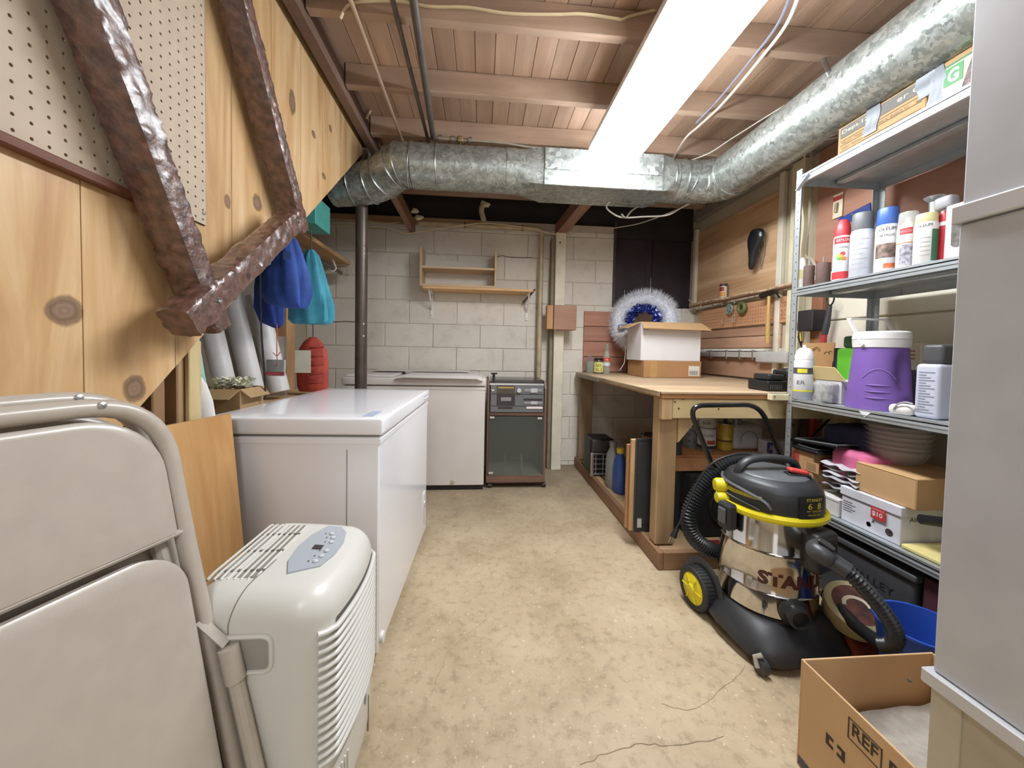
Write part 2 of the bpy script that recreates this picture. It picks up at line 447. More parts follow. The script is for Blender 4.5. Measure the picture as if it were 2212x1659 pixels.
# dark stained door leaf set back in the far wall above the bench
dr = struct('door_1', M().box(1.16, 1.96, WY+.10, WY+.14, 1.40, 2.2), solid('382d33', .55, 0, .25, 5, .1, 60))
for a, b in ((1.185, 1.50), (1.56, 1.93)): part('door_panel', M().box(a, b, WY+.085, WY+.10, 1.45, 2.1, .004), solid('352a31', .5, 0, .3, 4, .1, 60), dr, smooth=0)
for x in (1.30, 1.545): part('light_scratch', M().box(x, x+.004, WY+.0815, WY+.0848, 1.47, 1.72 if x > 1.5 else 1.6), solid('b9b4ad', .5, 0, 0), dr, smooth=0)
part('door_frame', M().box(1.155, 1.18, WY-.01, WY+.12, 1.43, 2.18, .003), solid('4c3d38', .7, 0, .3, 12), dr)
part('door_frame', M().box(1.94, 1.965, WY-.04, WY+.12, 1.43, 2.2, .003), CREAM, dr)
# right wall
wr = struct('wall_right', M().box(WX, WX+.15, -3.4, WY+.2, 0, ZS), solid('bdb49d', .75, 0, .08, 3, .15, 100))
PLY = wood('b98d64', 'e8c59c', 'y', scale=.5, rough=.6, contrast=1.3); PLYR = wood('9c7059', 'bf907a', 'y', scale=.5, rough=.6)
part('plywood_sheet', M().box(WX-.013, WX-.001, 2.29, 3.2, 1.475, 2.10, .002), PLY, wr, 'knotty tan plywood sheet')
part('plywood_sheet', M().box(WX-.013, WX-.001, 1.02, 2.02, 1.50, 2.20, .002), PLYR, wr, 'red-brown plywood sheet')
part('edge_board', M().box(WX-.03, WX-.001, 2.245, 2.285, .86, 2.2, .003), CREAM, wr)
part('edge_board', M().box(WX-.035, WX-.001, 3.205, 3.245, 1.40, 2.14, .003), CREAM, wr)
part('stud', M().box(WX-.045, WX-.001, 2.08, 2.17, .02, 2.2, .003), solid('d8d0b4', .7, 0, .1, 9), wr)
part('stud', M().box(WX-.04, WX-.001, 1.93, 2.0, .02, 1.46, .003), wood('7d5138', '9a6b4d', 'z'), wr)
part('top_plate', M().box(WX-.05, WX-.001, .3, 3.24, 2.205, 2.28, .004), solid('8d867c', .8, 0, .1, 8), wr)
part('blocking_board', M().box(WX-.03, WX-.001, 1.02, 2.06, 1.44, 1.49, .003), CREAM, wr)
part('block_course', M().box(WX-.012, WX-.001, 1.0, 1.92, 1.225, 1.40, .005), CREAM, wr)
part('block_course', M().box(WX-.012, WX-.001, 1.0, 1.92, .9, 1.218, .005), CREAM, wr)
RB = wood('b08468', 'd6ae90', 'y', scale=.6)
for z0, z1 in ((.86, 1.025), (1.075, 1.155), (1.16, 1.22)): part('backing_board', M().box(WX-.016, WX-.001, 2.24, 3.22, z0, z1, .002), RB, wr)
part('backing_board', M().box(WX-.02, WX-.001, 2.10, 3.22, 1.028, 1.07, .002), solid('cfc8b2', .7, 0, .1, 6), wr, 'cream painted board')
peg_r = part('pegboard_strip', M().box(WX-.024, WX-.001, 2.17, 3.15, 1.235, 1.40, .002), wood('b98560', 'd4a47c', 'y', scale=.4), wr)
hl = M()
for i in range(36):
    for j in range(5): hl.cyl((WX-.0265, 2.2+i*.0254, 1.26+j*.0254), (WX-.0245, 2.2+i*.0254, 1.26+j*.0254), .0022, n=6)
o = part('pegboard_holes', hl, solid('2d1b12', .9, 0, 0), wr, kind='stuff')
# red boards on the far wall over the bench
for i, z0 in enumerate((.85, .985, 1.12, 1.255)): part('backing_board', M().box(.90, 1.30 if i < 3 else 1.16, WY-.024, WY-.003, z0, z0+.13, .003), wood('a26c56', 'c4917a', 'x', scale=.7), wall)
part('backing_board', M().box(1.305, 1.9, WY-.02, WY-.003, .85, 1.20, .003), wood('96623f', 'b98258', 'x', scale=.5), wall)
# rest of the basement behind the viewer

struct('wall_outer_left', M().box(-1.6, -1.47, -3.4, WY+.2, 0, 2.6), solid('b5ab98', .8, 0, .08, 3, .2, 90))

# ceiling: narrow subfloor boards running away from the viewer, joists across
ceil = struct('ceiling', M().box(-1.5, 2.1, -3.4, WY+.2, ZS+.022, ZS+.06), solid('4b342a', .9, 0, .1))
SUB = wood('a4846c', 'c8aa90', 'y', scale=.6, rough=.75); random.seed(5)
for i in range(29):
    x0 = -.70+i*.0925
    part('subfloor_board', M().box(x0, x0+.0905, -3.3, 3.3, ZS-random.uniform(0, .003), ZS+.02, .0015), SUB, ceil, smooth=0)
JO = wood('987d68', 'c0a48c', 'x', scale=.7, rough=.75)
for k in range(-11, 5):
    yf = 1.53+.405*k
    if yf > 3.3: continue
    xa = -1.46 if yf > 2.6 else -.68
    part('joist', M().box(xa, WX-.005, yf-.038, yf, ZJ, ZS-.003, .002), JO, ceil, smooth=0)
part('trimmer', M().box(-.735, -.685, -3.3, 2.69, ZJ-.03, ZS+.02, .003), wood('5c493c', '80675a', 'y', rough=.8), ceil)
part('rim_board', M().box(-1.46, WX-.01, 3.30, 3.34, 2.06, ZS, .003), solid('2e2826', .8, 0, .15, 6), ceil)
for u0, v0, u1, v1, w_ in ((848, 425, 888, 498, .045), (1283, 422, 1213, 503, .085)):
    p1 = at(u1, v1, y=3.12); p0 = at(u0, v0, z=p1.z)
    p0 = V((p1.x+(.0), 2.40, p1.z)) if False else V((p0.x, max(p0.y, 2.42), p1.z))
    part('support_beam', M().beam(p0+V((0, 0, .045)), V((p1.x, 3.19, p1.z+.045)), w_, .09, b=.003), wood('7d5643', 'a27a60', 'y'), ceil)
for x0 in (.48,):
    pass
part('bridging_strip', M().beam((-.36, 2.34, ZJ+.03), (-.50, 2.72, ZJ+.08), .03, .02), wood('8a5f4a', 'b48768', 'y'), ceil)

# ---------------------------------------------------------------- plank wall that boxes in the stairs
XP = -.76
def knotpine():
    m, nt, b = base('knotty_pine', .42)
    oi = node(nt, 'ShaderNodeObjectInfo'); tc = node(nt, 'ShaderNodeTexCoord')
    cmb = node(nt, 'ShaderNodeCombineXYZ'); nt.links.new(oi.outputs['Random'], cmb.inputs[2])
    mp = node(nt, 'ShaderNodeMapping'); mp.inputs['Scale'].default_value = (9, 9, 1.0)
    sc2 = node(nt, 'ShaderNodeVectorMath', operation='MULTIPLY_ADD'); nt.links.new(cmb.outputs[0], sc2.inputs[0]); sc2.inputs[1].default_value = (0, 0, 9); nt.links.new(tc.outputs['Object'], sc2.inputs[2])
    nt.links.new(sc2.outputs[0], mp.inputs[0])
    n = node(nt, 'ShaderNodeTexNoise', Scale=1.0, Detail=6.0, Roughness=.6, Distortion=1.6); nt.links.new(mp.outputs[0], n.inputs['Vector'])
    col = ramp(nt, n.outputs[0], [(.3, lin('b78c5e')), (.5, lin('cda878')), (.7, lin('dfc298'))])
    ma = node(nt, 'ShaderNodeMath', operation='MULTIPLY_ADD'); nt.links.new(oi.outputs['Random'], ma.inputs[0]); ma.inputs[1].default_value = .14; ma.inputs[2].default_value = .9
    mx0 = node(nt, 'ShaderNodeMix', data_type='RGBA', blend_type='MULTIPLY'); mx0.inputs['Factor'].default_value = 1
    nt.links.new(col, mx0.inputs[6]); nt.links.new(ma.outputs[0], mx0.inputs[7]); cur = mx0.outputs[2]
    sp = node(nt, 'ShaderNodeSeparateXYZ'); nt.links.new(tc.outputs['Object'], sp.inputs[0])
    nz = node(nt, 'ShaderNodeTexNoise', Scale=30.0, Detail=3.0); nt.links.new(tc.outputs['Object'], nz.inputs['Vector'])
    for u, v, ru, rv in ((142, 672, 42, 36), (292, 840, 25, 33), (632, 222, 7, 30), (557, 438, 10, 20), (492, 435, 7, 18), (678, 290, 4, 9), (714, 278, 3, 9), (700, 380, 4, 8), (365, 700, 14, 12), (735, 120, 4, 14)):
        c = at(u, v, x=XP+.001); ey = abs(at(u+ru, v, x=XP).y-c.y); ez = abs(at(u, v+rv, x=XP).z-c.z)
        a1 = node(nt, 'ShaderNodeMath', operation='SUBTRACT'); nt.links.new(sp.outputs[1], a1.inputs[0]); a1.inputs[1].default_value = c.y
        a2 = node(nt, 'ShaderNodeMath', operation='DIVIDE'); nt.links.new(a1.outputs[0], a2.inputs[0]); a2.inputs[1].default_value = ey
        b1 = node(nt, 'ShaderNodeMath', operation='SUBTRACT'); nt.links.new(sp.outputs[2], b1.inputs[0]); b1.inputs[1].default_value = c.z
        b2 = node(nt, 'ShaderNodeMath', operation='DIVIDE'); nt.links.new(b1.outputs[0], b2.inputs[0]); b2.inputs[1].default_value = ez
        cv = node(nt, 'ShaderNodeCombineXYZ'); nt.links.new(a2.outputs[0], cv.inputs[0]); nt.links.new(b2.outputs[0], cv.inputs[1])
        ln = node(nt, 'ShaderNodeVectorMath', operation='LENGTH'); nt.links.new(cv.outputs[0], ln.inputs[0])
        ad = node(nt, 'ShaderNodeMath', operation='MULTIPLY_ADD'); nt.links.new(nz.outputs[0], ad.inputs[0]); ad.inputs[1].default_value = .5; nt.links.new(ln.outputs[1], ad.inputs[2])
        fac = ramp(nt, ad.outputs[0], [(.95, (.9, .9, .9, 1)), (1.0, (.0, .0, .0, 1))])
        # ramp input is clamped to 0..1, so rescale first
        dv = node(nt, 'ShaderNodeMath', operation='MULTIPLY'); dv.inputs[1].default_value = .8
        nt.links.new(ad.outputs[0], dv.inputs[0]); fr = fac.node; nt.links.new(dv.outputs[0], fr.inputs[0])
        fr.color_ramp.elements[0].position = .86; fr.color_ramp.elements[1].position = 1.0
        mk = node(nt, 'ShaderNodeMix', data_type='RGBA'); nt.links.new(fac, mk.inputs['Factor']); nt.links.new(cur, mk.inputs[6]); nt.links.new(ramp(nt, ad.outputs[0], [(.2, lin('9a8170')), (.45, lin('7b6150')), (.62, lin('8a7060')), (.85, lin('66503f')), (1.0, lin('83694f'))]), mk.inputs[7]); cur = mk.outputs[2]
    nt.links.new(cur, b.inputs['Base Color']); bumpit(nt, b, n.outputs[0], .1, .001)
    return m
KP = knotpine()
def zb(y): return .866+(y-.876)*.883      # diagonal lower edge of the plank wall
wl = struct('wall_left', M().prism([(.15, max(.05, zb(.15))+.02), (2.50, zb(2.50)+.03), (2.50, 2.6), (.15, 2.6)], (XP-.024, 0, 0), (0, 1, 0), (0, 0, 1), -.012), wood('a87d50', 'c39a69', 'z'))
for k in range(-3, 9):
    y0 = .775+.2135*k; y1 = y0+.2115
    if k == 8: y1 = 2.555
    part('plank', M().prism([(y0, zb(y0)), (y1, zb(y1)), (y1, 2.6), (y0, 2.6)], (XP-.018, 0, 0), (0, 1, 0), (0, 0, 1), .018), KP, wl, smooth=0)
# sloping underside of the stairs
struct('stair_underside', M().prism([(.2, zb(.2)-.1+.12), (2.5, zb(2.5)+.12), (2.5, zb(2.5)+.16), (.2, zb(.2)+.16)], (-1.465, 0, 0), (0, 1, 0), (0, 0, 1), .66), wood('6b4a35', '8d6549', 'y'))
# pegboard over the planks: real holes on a one-inch grid
def pegboard():
    m_ = M(); y0, y1, z0, z1 = .20, 1.088, 1.345, 1.98; s = .0254; r = .0031
    ny = int((y1-y0)/s); nz = int((z1-z0)/s); x = XP+.006
    for i in range(ny):
        for j in range(nz):
            cy = y1-(i+.5)*s; cz = z0+(j+.5)*s; h = s/2
            sq = [(h, 0), (h, h), (0, h), (-h, h), (-h, 0), (-h, -h), (0, -h), (h, -h)]
            vs = [(x, cy+a, cz+b) for a, b in sq]+[(x, cy+r*math.cos(k*math.pi/4), cz+r*math.sin(k*math.pi/4)) for k in range(8)]+[(x-.005, cy+r*math.cos(k*math.pi/4), cz+r*math.sin(k*math.pi/4)) for k in range(8)]
            m_.add(vs, [(k, (k+1) % 8, 8+(k+1) % 8, 8+k) for k in range(8)]+[(8+k, 8+(k+1) % 8, 16+(k+1) % 8, 16+k) for k in range(8)])
    m_.box(x-.005, x, y1-.0008, y1+.0008, z0, z1)
    return m_
pb = thing('pegboard', 'light brown perforated pegboard screwed to the plank wall', 'pegboard', (XP+.002, .65, 1.35))
part('perforated_sheet', pegboard(), solid('bfae98', .6, 0, .04, 20), pb, smooth=0)
part('hole_shade', M().box(XP+.0004, XP+.001, .20, 1.088, 1.345, 1.98), solid('3a2a1c', .9, 0, 0), pb, smooth=0)  # dark sheet painted for the shade inside the peg holes
part('edge_strip', M().box(XP+.001, XP+.02, .20, .93, 1.325, 1.344, .003), wood('5d3423', '7d4a33', 'y'), pb)
part('screw', M().lathe([(0, .002), (.004, .0015), (.005, 0)], (0, 0, 0), 12, Matrix.Translation((XP+.0065, 1.078, 1.375)) @ Matrix.Rotation(math.pi/2, 4, 'Y')), STEEL, pb)

# rustic dark timber frame hanging on the planks
def rough(p0, p1, up, w_, t_, amp, seed, n=90, taper=1.0, kx=1.0):
    p0, p1 = V(p0), V(p1); d = (p1-p0); L = d.length; d.normalize(); up = V(up); a = (up-d*up.dot(d)).normalized(); b = d.cross(a)
    sec = []
    for k in range(32):
        q = k/8; s_ = int(q); f = q-s_
        sec.append([(-1+2*f, -1), (1, -1+2*f), (1-2*f, 1), (-1, 1-2*f)][s_])
    m_ = M()
    def fn(i, j):
        t = j; k = int(round(i*32)) % 32; x, y = sec[k]
        x *= 1-.10*abs(y)**6; y *= 1-.10*abs(x)**6
        c = p0+d*L*t; tp = 1+(taper-1)*t
        nn = noise.noise(V((x*1.7+seed, y*1.7, t*L*34*kx)))*amp+noise.noise(V((seed+9, (x+y)*.4, t*L*9)))*amp*.7+abs(noise.noise(V((x*3.4+seed, y*3, t*L*80*kx))))*amp*1.1
        return c+a*(y*t_/2*tp+math.copysign(nn, y)*(abs(y) > .5))+b*(x*w_/2*tp+math.copysign(nn, x)*(abs(x) > .5))
    m_.grid(fn, 32, n, closed=True)
    m_.f.append(tuple(range(32))[::-1]); m_.f.append(tuple(n*32+k for k in range(32)))
    return m_
BARK = solid('64443a', .42, 0, .45, 45, 1.0, 130, coat=1.0)
for _n in BARK.node_tree.nodes:
    if _n.type == 'BSDF_PRINCIPLED': _n.inputs['Coat Roughness'].default_value = .3; _n.inputs['Specular IOR Level'].default_value = .8
yk = thing('rustic_timber_frame', 'dark brown rough-hewn timber frame, two rails and a crosspiece, hung on planks', 'timber frame', (-.70, 1.0, 1.1))
XF = -.668
rl = []
for (ua, va, ub, vb, w_, sd) in ((229, 0, 487, 710, .058, 1), (536, 0, 662, 500, .056, 5)):
    a = at(ua, va, x=XF); b = at(ub, vb, x=XF)
    d = (a-b).normalized(); a2 = a+d*.55
    r0 = part('rail', rough(b+V((-.036, 0, 0)), a2+V((-.036, 0, 0)), (1, 0, 0), w_, .072, .0045, sd, n=190), BARK, yk)
a = at(418, 700, x=-.632); b = at(652, 472, x=-.632)
part('crosspiece', rough(a+V((-.03, 0, 0)), b+V((-.03, 0, 0)), (1, 0, 0), .066, .06, .005, 12, n=110, kx=.6), BARK, yk)
for u, v in ((476, 651), (648, 478)):
    c = at(u, v, x=-.628)
    part('nail', M().lathe([(0, .004), (.004, .003), (.0055, 0), (.004, -.006)], (0, 0, 0), 12, Matrix.Translation(c) @ Matrix.Rotation(math.pi/2, 4, 'Y')), STEEL, yk)
# pale batten behind the first rail
a = at(318, 452, x=-.745); b = at(408, 628, x=-.745)
one('batten', 'thin pale batten leaning on the planks behind the left rail of the timber frame', 'batten', M().beam(a, b, .012, .022, up=(1, 0, 0), b=.002), PINE_Z)

# ---------------------------------------------------------------- ceiling fixture
def fixture(name, label, x0, x1, y0, y1, z, s):
    t = thing(name, label, 'ceiling light', ((x0+x1)/2, (y0+y1)/2, z), group=None)
    cx = (x0+x1)/2; hw = (x1-x0)/2
    part('housing', M().box(cx-hw*1.01, cx+hw*1.01, y0+.01, y1-.01, z+.075, z+.11, .004), WHITE, t)
    pr = [(-1, .075), (-1, .055), (-.86, .022), (-.6, .004), (0, 0), (.6, .004), (.86, .022), (1, .055), (1, .075)]
    d = M(); n = len(pr)
    ys = [y0, y0+.012, y1-.03, y1-.012, y1]; k = [.97, 1, 1, .985, .94]
    vs = [(cx+hw*p*kk, yy, z+h+(1-kk)*.12) for yy, kk in zip(ys, k) for p, h in pr]
    d.add(vs, [(j*n+i, j*n+i+1, (j+1)*n+i+1, (j+1)*n+i) for j in range(4) for i in range(n-1)]+[tuple(range(n)), tuple(4*n+i for i in range(n))[::-1]])
    part('diffuser', d, emis('f6faff', s), t)
    for yy in (y0+.15, y1-.15):
        part('hanger', M().cyl((cx, yy, z+.105), (cx, yy, ZS-.01), .006, n=8), STEEL, t)
    for q in (-.45, .5): part('rivet', M().lathe([(0, -.001), (.004, -.001), (.005, .003)], (cx+hw*q, y1-.006, z+.02), 8), STEEL, t)
    return t
fixture('wraparound_light', 'long white wraparound fluorescent ceiling light, lit, hanging under the joists', .575, .862, .86, 2.07, 2.07, LAMP)
fixture('wraparound_light', 'second lit ceiling light behind the viewer, outside the picture', -.25, .05, -1.9, -.7, 2.12, LAMP*.5)  # unseen lamp added to fill light from behind the viewer

# ---------------------------------------------------------------- ducts
DG = galv('b2b7b2', '8a908b', 62, .36, .6)
yd, zd, rd = 2.27, 2.10, .125
dt = thing('sheet_metal_duct', 'round galvanised air duct crossing the room under the joists, with a square middle section', 'duct', (0, yd, zd))
def xs(u): return XY(u, yd, 370)
part('pipe_section', M().cyl((xs(892), yd, zd), (xs(1112), yd, zd), rd, n=40), DG, dt)
part('pipe_collar', M().cyl((xs(1092), yd, zd), (xs(1114), yd, zd), rd+.002, n=40), DG, dt)
def trans(xa, xb, flip):
    m_ = M(); n = 40
    def fn(i, j):
        a = i*2*math.pi+math.pi/4*0; c, s_ = math.cos(a), math.sin(a)
        mx_ = max(abs(c), abs(s_)); sqy, sqz = c/mx_*.13, s_/mx_*.105-.015
        t = j if not flip else 1-j
        return V((xa+(xb-xa)*j, yd+c*rd*(1-t)+sqy*t, zd+s_*rd*(1-t)+sqz*t))
    return m_.grid(fn, n, 6, closed=True)
part('transition_piece', trans(xs(1112), xs(1172), False), DG, dt, smooth=50)
GV2 = galv('c4cac7', '868d8a', 42, .3, .6)
xq0, xq1 = xs(1168), xs(1412)
part('box_section', M().box(xq0, xq1, yd-.135, yd+.13, zd-.122, zd+.09, .003), DG, dt)
part('patch_plate', M().box(xq0+.004, xq1-.004, yd-.139, yd-.1355, zd-.035, zd+.085, .001), GV2, dt, 'bright spangled steel plate')
part('transition_piece', trans(xq1, xs(1450), True), DG, dt, smooth=50)
xe = xs(1450); XD = 1.47
# right elbow turning towards the viewer: mitred gores
el = [V((xe, yd, zd)), V((xe+.10, yd, zd)), V((XD-.07, yd-.03, zd)), V((XD-.005, yd-.10, zd)), V((XD+.0, yd-.20, zd))]
part('elbow', M().tube(spline(el, 6), rd, 40), DG, dt)
for u, tl in ((1441, 0), (1468, 0), (1488, .03)):
    x = xs(u); part('crimp_ring', M().tube([V((x+tl*math.cos(a)*1.2, yd+math.sin(a)*(rd+.002), zd+math.cos(a)*(rd+.002))) for a in [k*2*math.pi/32 for k in range(32)]], .004, 6, closed=True), STEEL, dt)
ps = spline(el, 6)
for q in (13, 17, 21):
    c = ps[q]; d = (ps[q+1]-ps[q-1]).normalized(); s_ = d.cross(V((0, 0, 1))).normalized()
    part('crimp_ring', M().tube([c+s_*math.sin(a)*(rd+.002)+V((0, 0, 1))*math.cos(a)*(rd+.002) for a in [k*2*math.pi/32 for k in range(32)]], .004, 6, closed=True), DG, dt)
part('pipe_section', M().cyl((XD, yd-.20, zd), (XD+.0, .62, zd-.01), rd, n=40), DG, dt, 'long straight run toward the viewer')
# left elbow stepping away under the planks
lf = [at(892, 368, y=yd), V((xs(862), yd+.01, zd)), at(820, 388, y=yd+.10), at(780, 398, y=yd+.13), at(720, 402, y=yd+.15)]
lf = [V((p.x, p.y, min(p.z, zd))) for p in lf]; lf[0] = V((xs(893), yd, zd))
lp = spline(lf, 8)
part('elbow', M().tube(lp, rd-.004, 40), DG, dt, 'left elbow')
for q in (2, 7, 9, 14, 20, 26):
    c = lp[q]; d = (lp[q+1]-lp[q-1]).normalized(); s_ = d.cross(V((0, 0, 1))).normalized(); u_ = s_.cross(d)
    part('crimp_ring', M().tube([c+s_*math.sin(a)*(rd)+u_*math.cos(a)*(rd) for a in [k*2*math.pi/32 for k in range(32)]], .0045, 6, closed=True), STEEL, dt)
pp = xs(945)
part('crimp_ring', M().tube([V((pp, yd+math.sin(a)*(rd+.001), zd+math.cos(a)*(rd+.001))) for a in [k*2*math.pi/32 for k in range(32)]], .004, 6, closed=True), STEEL, dt)
part('hanger_strap', M().tube([at(1775, 120, y=1.53), at(1790, 155, x=XD-.12), at(1800, 175, x=XD-.1)], .010, 8, flat=.2), STEEL, dt)
part('hanger_strap', M().tube([(XD+.02+math.sin(a)*(rd+.003), 1.53, zd+math.cos(a)*(rd+.003)) for a in [k*math.pi/16 for k in range(-16, 17)]], .009, 8, flat=.25), DG, dt)

# ---------------------------------------------------------------- posts and pipes
sp_ = thing('steel_column', 'round grey-brown steel support column between the two freezers', 'column', (-.775, 2.46, 0))
part('shaft', M().cyl((-.775, 2.46, .012), (-.775, 2.46, ZJ-.045), .037, n=28), solid('5b5049', .4, .35, .12, 14, .15, 60), sp_)
part('base_plate', M().box(-.85, -.70, 2.385, 2.535, 0, .012, .002), STEEL, sp_)
part('cap_plate', M().box(-.83, -.72, 2.40, 2.52, ZJ-.045, ZJ-.032, .002), STEEL, sp_)
for u, v in ((795, 537), (796, 548), (792, 700), (791, 726)):
    c = at(u, v, y=2.43); part('paint_chip', M().rbox(-.006, .006, -.002, .002, -.006, .006, .002, 2, Matrix.Translation((-.775+.0235, 2.46-.0285, c.z))), solid('d9d4c8', .5, 0, 0), sp_)
PIPE = solid('6a6460', .5, .4, .12, 20); CPIPE = solid('b9a888', .5, .1, .15, 12)
def pipe(name, label, pts, r, mat, cat='pipe', n=12, extra=None):
    t = thing(name, label, cat, pts[0])
    part('tube', M().tube(bend(pts, r*3) if len(pts) > 2 else pts, r, n), mat, t)
    return t
a = at(893, 0, z=ZJ-.025); b = at(936, 298, z=ZJ-.025)
gp = pipe('iron_pipe', 'thick dark iron pipe under the joists, ending at a valve row', [a+(a-b)*1.2, a, b], .016, PIPE)
b2 = b+V((0, 0, .0)); e = V((b.x+.50, b.y+.02, ZJ-.03))
gv = thing('valve_run', 'short pipe run with two brass valves beside the thick iron pipe', 'pipe fittings', b)
part('tube', M().cyl(b+V((.02, 0, 0)), b+V((.22, .005, 0)), .013, n=12), solid('9b8a78', .5, .4, .1), gv)
for dx in (.03, .105, .205): part('coupling', M().cyl(b+V((dx, 0, 0)), b+V((dx+.022, 0, 0)), .019, n=8), solid('8a7f74', .45, .5, .1), gv)
part('valve_body', M().rbox(b.x+.14, b.x+.175, b.y-.018, b.y+.018, b.z-.018, b.z+.018, .008, 3), solid('a08c62', .4, .6, .1), gv)
part('valve_handle', M().box(b.x+.15, b.x+.19, b.y-.006, b.y+.006, b.z-.04, b.z-.034, .002).cyl((b.x+.158, b.y, b.z-.034), (b.x+.158, b.y, b.z-.01), .004), PIPE, gv)
part('thin_tube', M().tube(spline([b+V((.225, 0, 0)), b+V((.42, 0, -.004)), b+V((.6, .01, -.012)), b+V((.9, .02, -.01))], 6), .006, 8), solid('a39a8c', .5, .3, .05), gv)
a = at(848, 0, z=ZJ-.012); b = at(927, 312, z=ZJ-.012); pipe('iron_pipe', 'thinner dark pipe running beside the thick iron pipe', [a+(a-b), b], .010, PIPE)
a = at(757, 0, z=ZJ-.01); b = at(874, 316, z=ZJ-.01); pipe('conduit', 'straight pale conduit along the ceiling near the plank wall', [a+(a-b), b], .009, solid('b39c86', .5, .2, .05), 'conduit')
a = at(722, 0, x=-.67); b = at(765, 136, x=-.67); pipe('conduit', 'pale conduit on the dark trimmer above the planks', [a+(a-b), b], .008, solid('c7b39c', .5, .1, .05), 'conduit')
RMX = solid('d3c29c', .5, 0, .05); RMW = solid('d9d5cb', .5, 0, .03)
def cable(label, pts, r, mat=RMX, name='cable', k=8):
    return one(name, label, 'cable', M().tube(spline(pts, k), r, 8, flat=.75), mat)
Y1 = 1.485
cable('cream flat cable swagged along the face of the nearest joist', [at(u, v, y=Y1-.2 if False else 1.486) for u, v in ((735, 40), (760, 8), (850, 2), (930, 14), (1010, 16), (1098, 29), (1200, 31), (1260, 30), (1330, 40), (1342, 42), (1365, 34), (1420, 20))], .0065)
cable('cream cable hooking over the top of the plank wall', [at(u, v, x=-.665) for u, v in ((735, 30), (733, 62), (760, 110), (785, 160), (802, 190), (810, 215), (800, 240), (792, 255))], .006)
cable('cream cable hanging beside the head of the steel column', [at(u, v, y=2.5) for u, v in ((792, 325), (800, 300), (800, 283), (812, 300), (825, 325), (828, 340))], .006)
cable('pale cable strung over the far wall below the ducts', [at(u, v, y=3.13) for u, v in ((690, 488), (770, 489), (830, 491), (858, 497), (880, 504), (940, 495), (1000, 487), (1040, 482), (1080, 485), (1140, 492), (1180, 502), (1210, 507), (1228, 505), (1240, 490))], .006)
cable('second pale cable above the far wall at left', [at(u, v, y=3.16) for u, v in ((690, 474), (760, 476), (830, 482), (862, 480))], .004)
a_ = [(1735, -40), (1700, 50), (1640, 130), (1560, 225), (1510, 272), (1480, 300), (1450, 350)]
cable('pale cable pair running along the ceiling right of the light', [at(u, v, z=ZJ-.008) for u, v in a_], .007, solid('d8cfc0', .4, 0, .03))
cable('black tape-wrapped cable stapled beside the pale ceiling cable', [at(u, v, z=ZJ-.006)+V((-.012, 0, .0)) for u, v in ((1725, -40), (1688, 50), (1632, 125), (1555, 218), (1508, 266))], .005, solid('83849a', .5, 0, .03))
cable('thin white cable from the elbow up to the joists', [at(u, v, z=ZJ-.01 if i > 1 else 2.235) for i, (u, v) in enumerate(((1475, 352), (1530, 332), (1580, 300), (1650, 256), (1700, 225)))], .005, RMW)
cable('loose white cable looped under the duct elbow and over to the far wall', [at(u, v, y=yy) for u, v, yy in ((1325, 493, 3.12), (1380, 483, 2.9), (1440, 462, 2.6), (1480, 445, 2.45), (1512, 428, 2.4), (1530, 405, 2.13), (1532, 380, 2.12))], .005, RMW)
cable('loose white cable hanging below the square duct section', [at(u, v, y=yy) for u, v, yy in ((1333, 424, 2.3), (1310, 445, 2.35), (1325, 462, 2.4), (1348, 470, 2.4), (1390, 468, 2.4), (1440, 465, 2.4), (1470, 450, 2.4), (1510, 425, 2.38))], .005, RMW)
cable('flat grey duct strap dangling below the square duct section', [at(u, v, y=2.38) for u, v in ((1430, 415), (1400, 432), (1365, 455), (1352, 470), (1342, 462))], .007, solid('a9a89f', .5, .2, .05), 'strap')
pt = thing('drain_pipe', 'cream painted pipe along the top of the far wall turning down behind the stereo cabinet', 'pipe', at(1165, 815, y=3.18))
p0, p1, p2 = at(905, 482, y=3.18), at(1170, 505, y=3.18), at(1163, 700, y=3.18); p2 = V((p1.x, p1.y, .02)); p1.z = p0.z
part('tube', M().tube(bend([p0, p1, p2], .05), .021, 16), CPIPE, pt)
part('cloth_wrap', M().tube(spline([at(1045, 436, y=3.12), at(1040, 455, y=3.12), at(1046, 478, y=3.12)], 4), .022, 10), solid('b9ae90', .8, 0, .2, 30, .4), pt)
for u in (1005, 1128): part('pipe_strap', M().tube([V((XY(u, 3.18, 490), 3.18+math.sin(a)*.024, p0.z+math.cos(a)*.024)) for a in [k*math.pi/8 for k in range(16)]], .005, 6, closed=True, flat=.4), PIPE, pt)
for i, (u, v) in enumerate(((897, 455), (906, 470), (1050, 442))):
    one('foam_lump', ('dried white foam lump stuck above the far wall, upper left', 'smaller dried foam lump just below the upper-left lump', 'dried white foam lump around the pipe above the wall shelf')[i], 'foam', M().rbox(-.03, .03, -.02, .02, -.022, .022, .02, 4, Matrix.Translation(at(u, v, y=3.13)), fn=lambda p: p+V((noise.noise(p*40+V((i, 0, 0)))*.015, 0, noise.noise(p*30)*.012))), solid('d8cfb4', .8, 0, .1, 30))
wp = thing('timber_post', 'white painted timber post against the far wall, right of the stereo cabinet', 'post', (.62, 3.16, 0))
part('upright', M().box(XY(1196, 3.12), XY(1216.5, 3.12)+.004, 3.12, 3.235, 0, 2.03, .004), solid('dcd4bf', .7, 0, .07, 10, .2, 90), wp)
part('shaded_side', M().box(XY(1188, 3.12), XY(1195.5, 3.12), 3.15, 3.235, 0, 1.99, .004), solid('857a64', .7, 0, .1), wp)  # darker strip paints the shaded left side of the white post
part('bolt', M().cyl(at(1210, 524, y=3.117), at(1210, 524, y=3.125), .008), PIPE, wp)
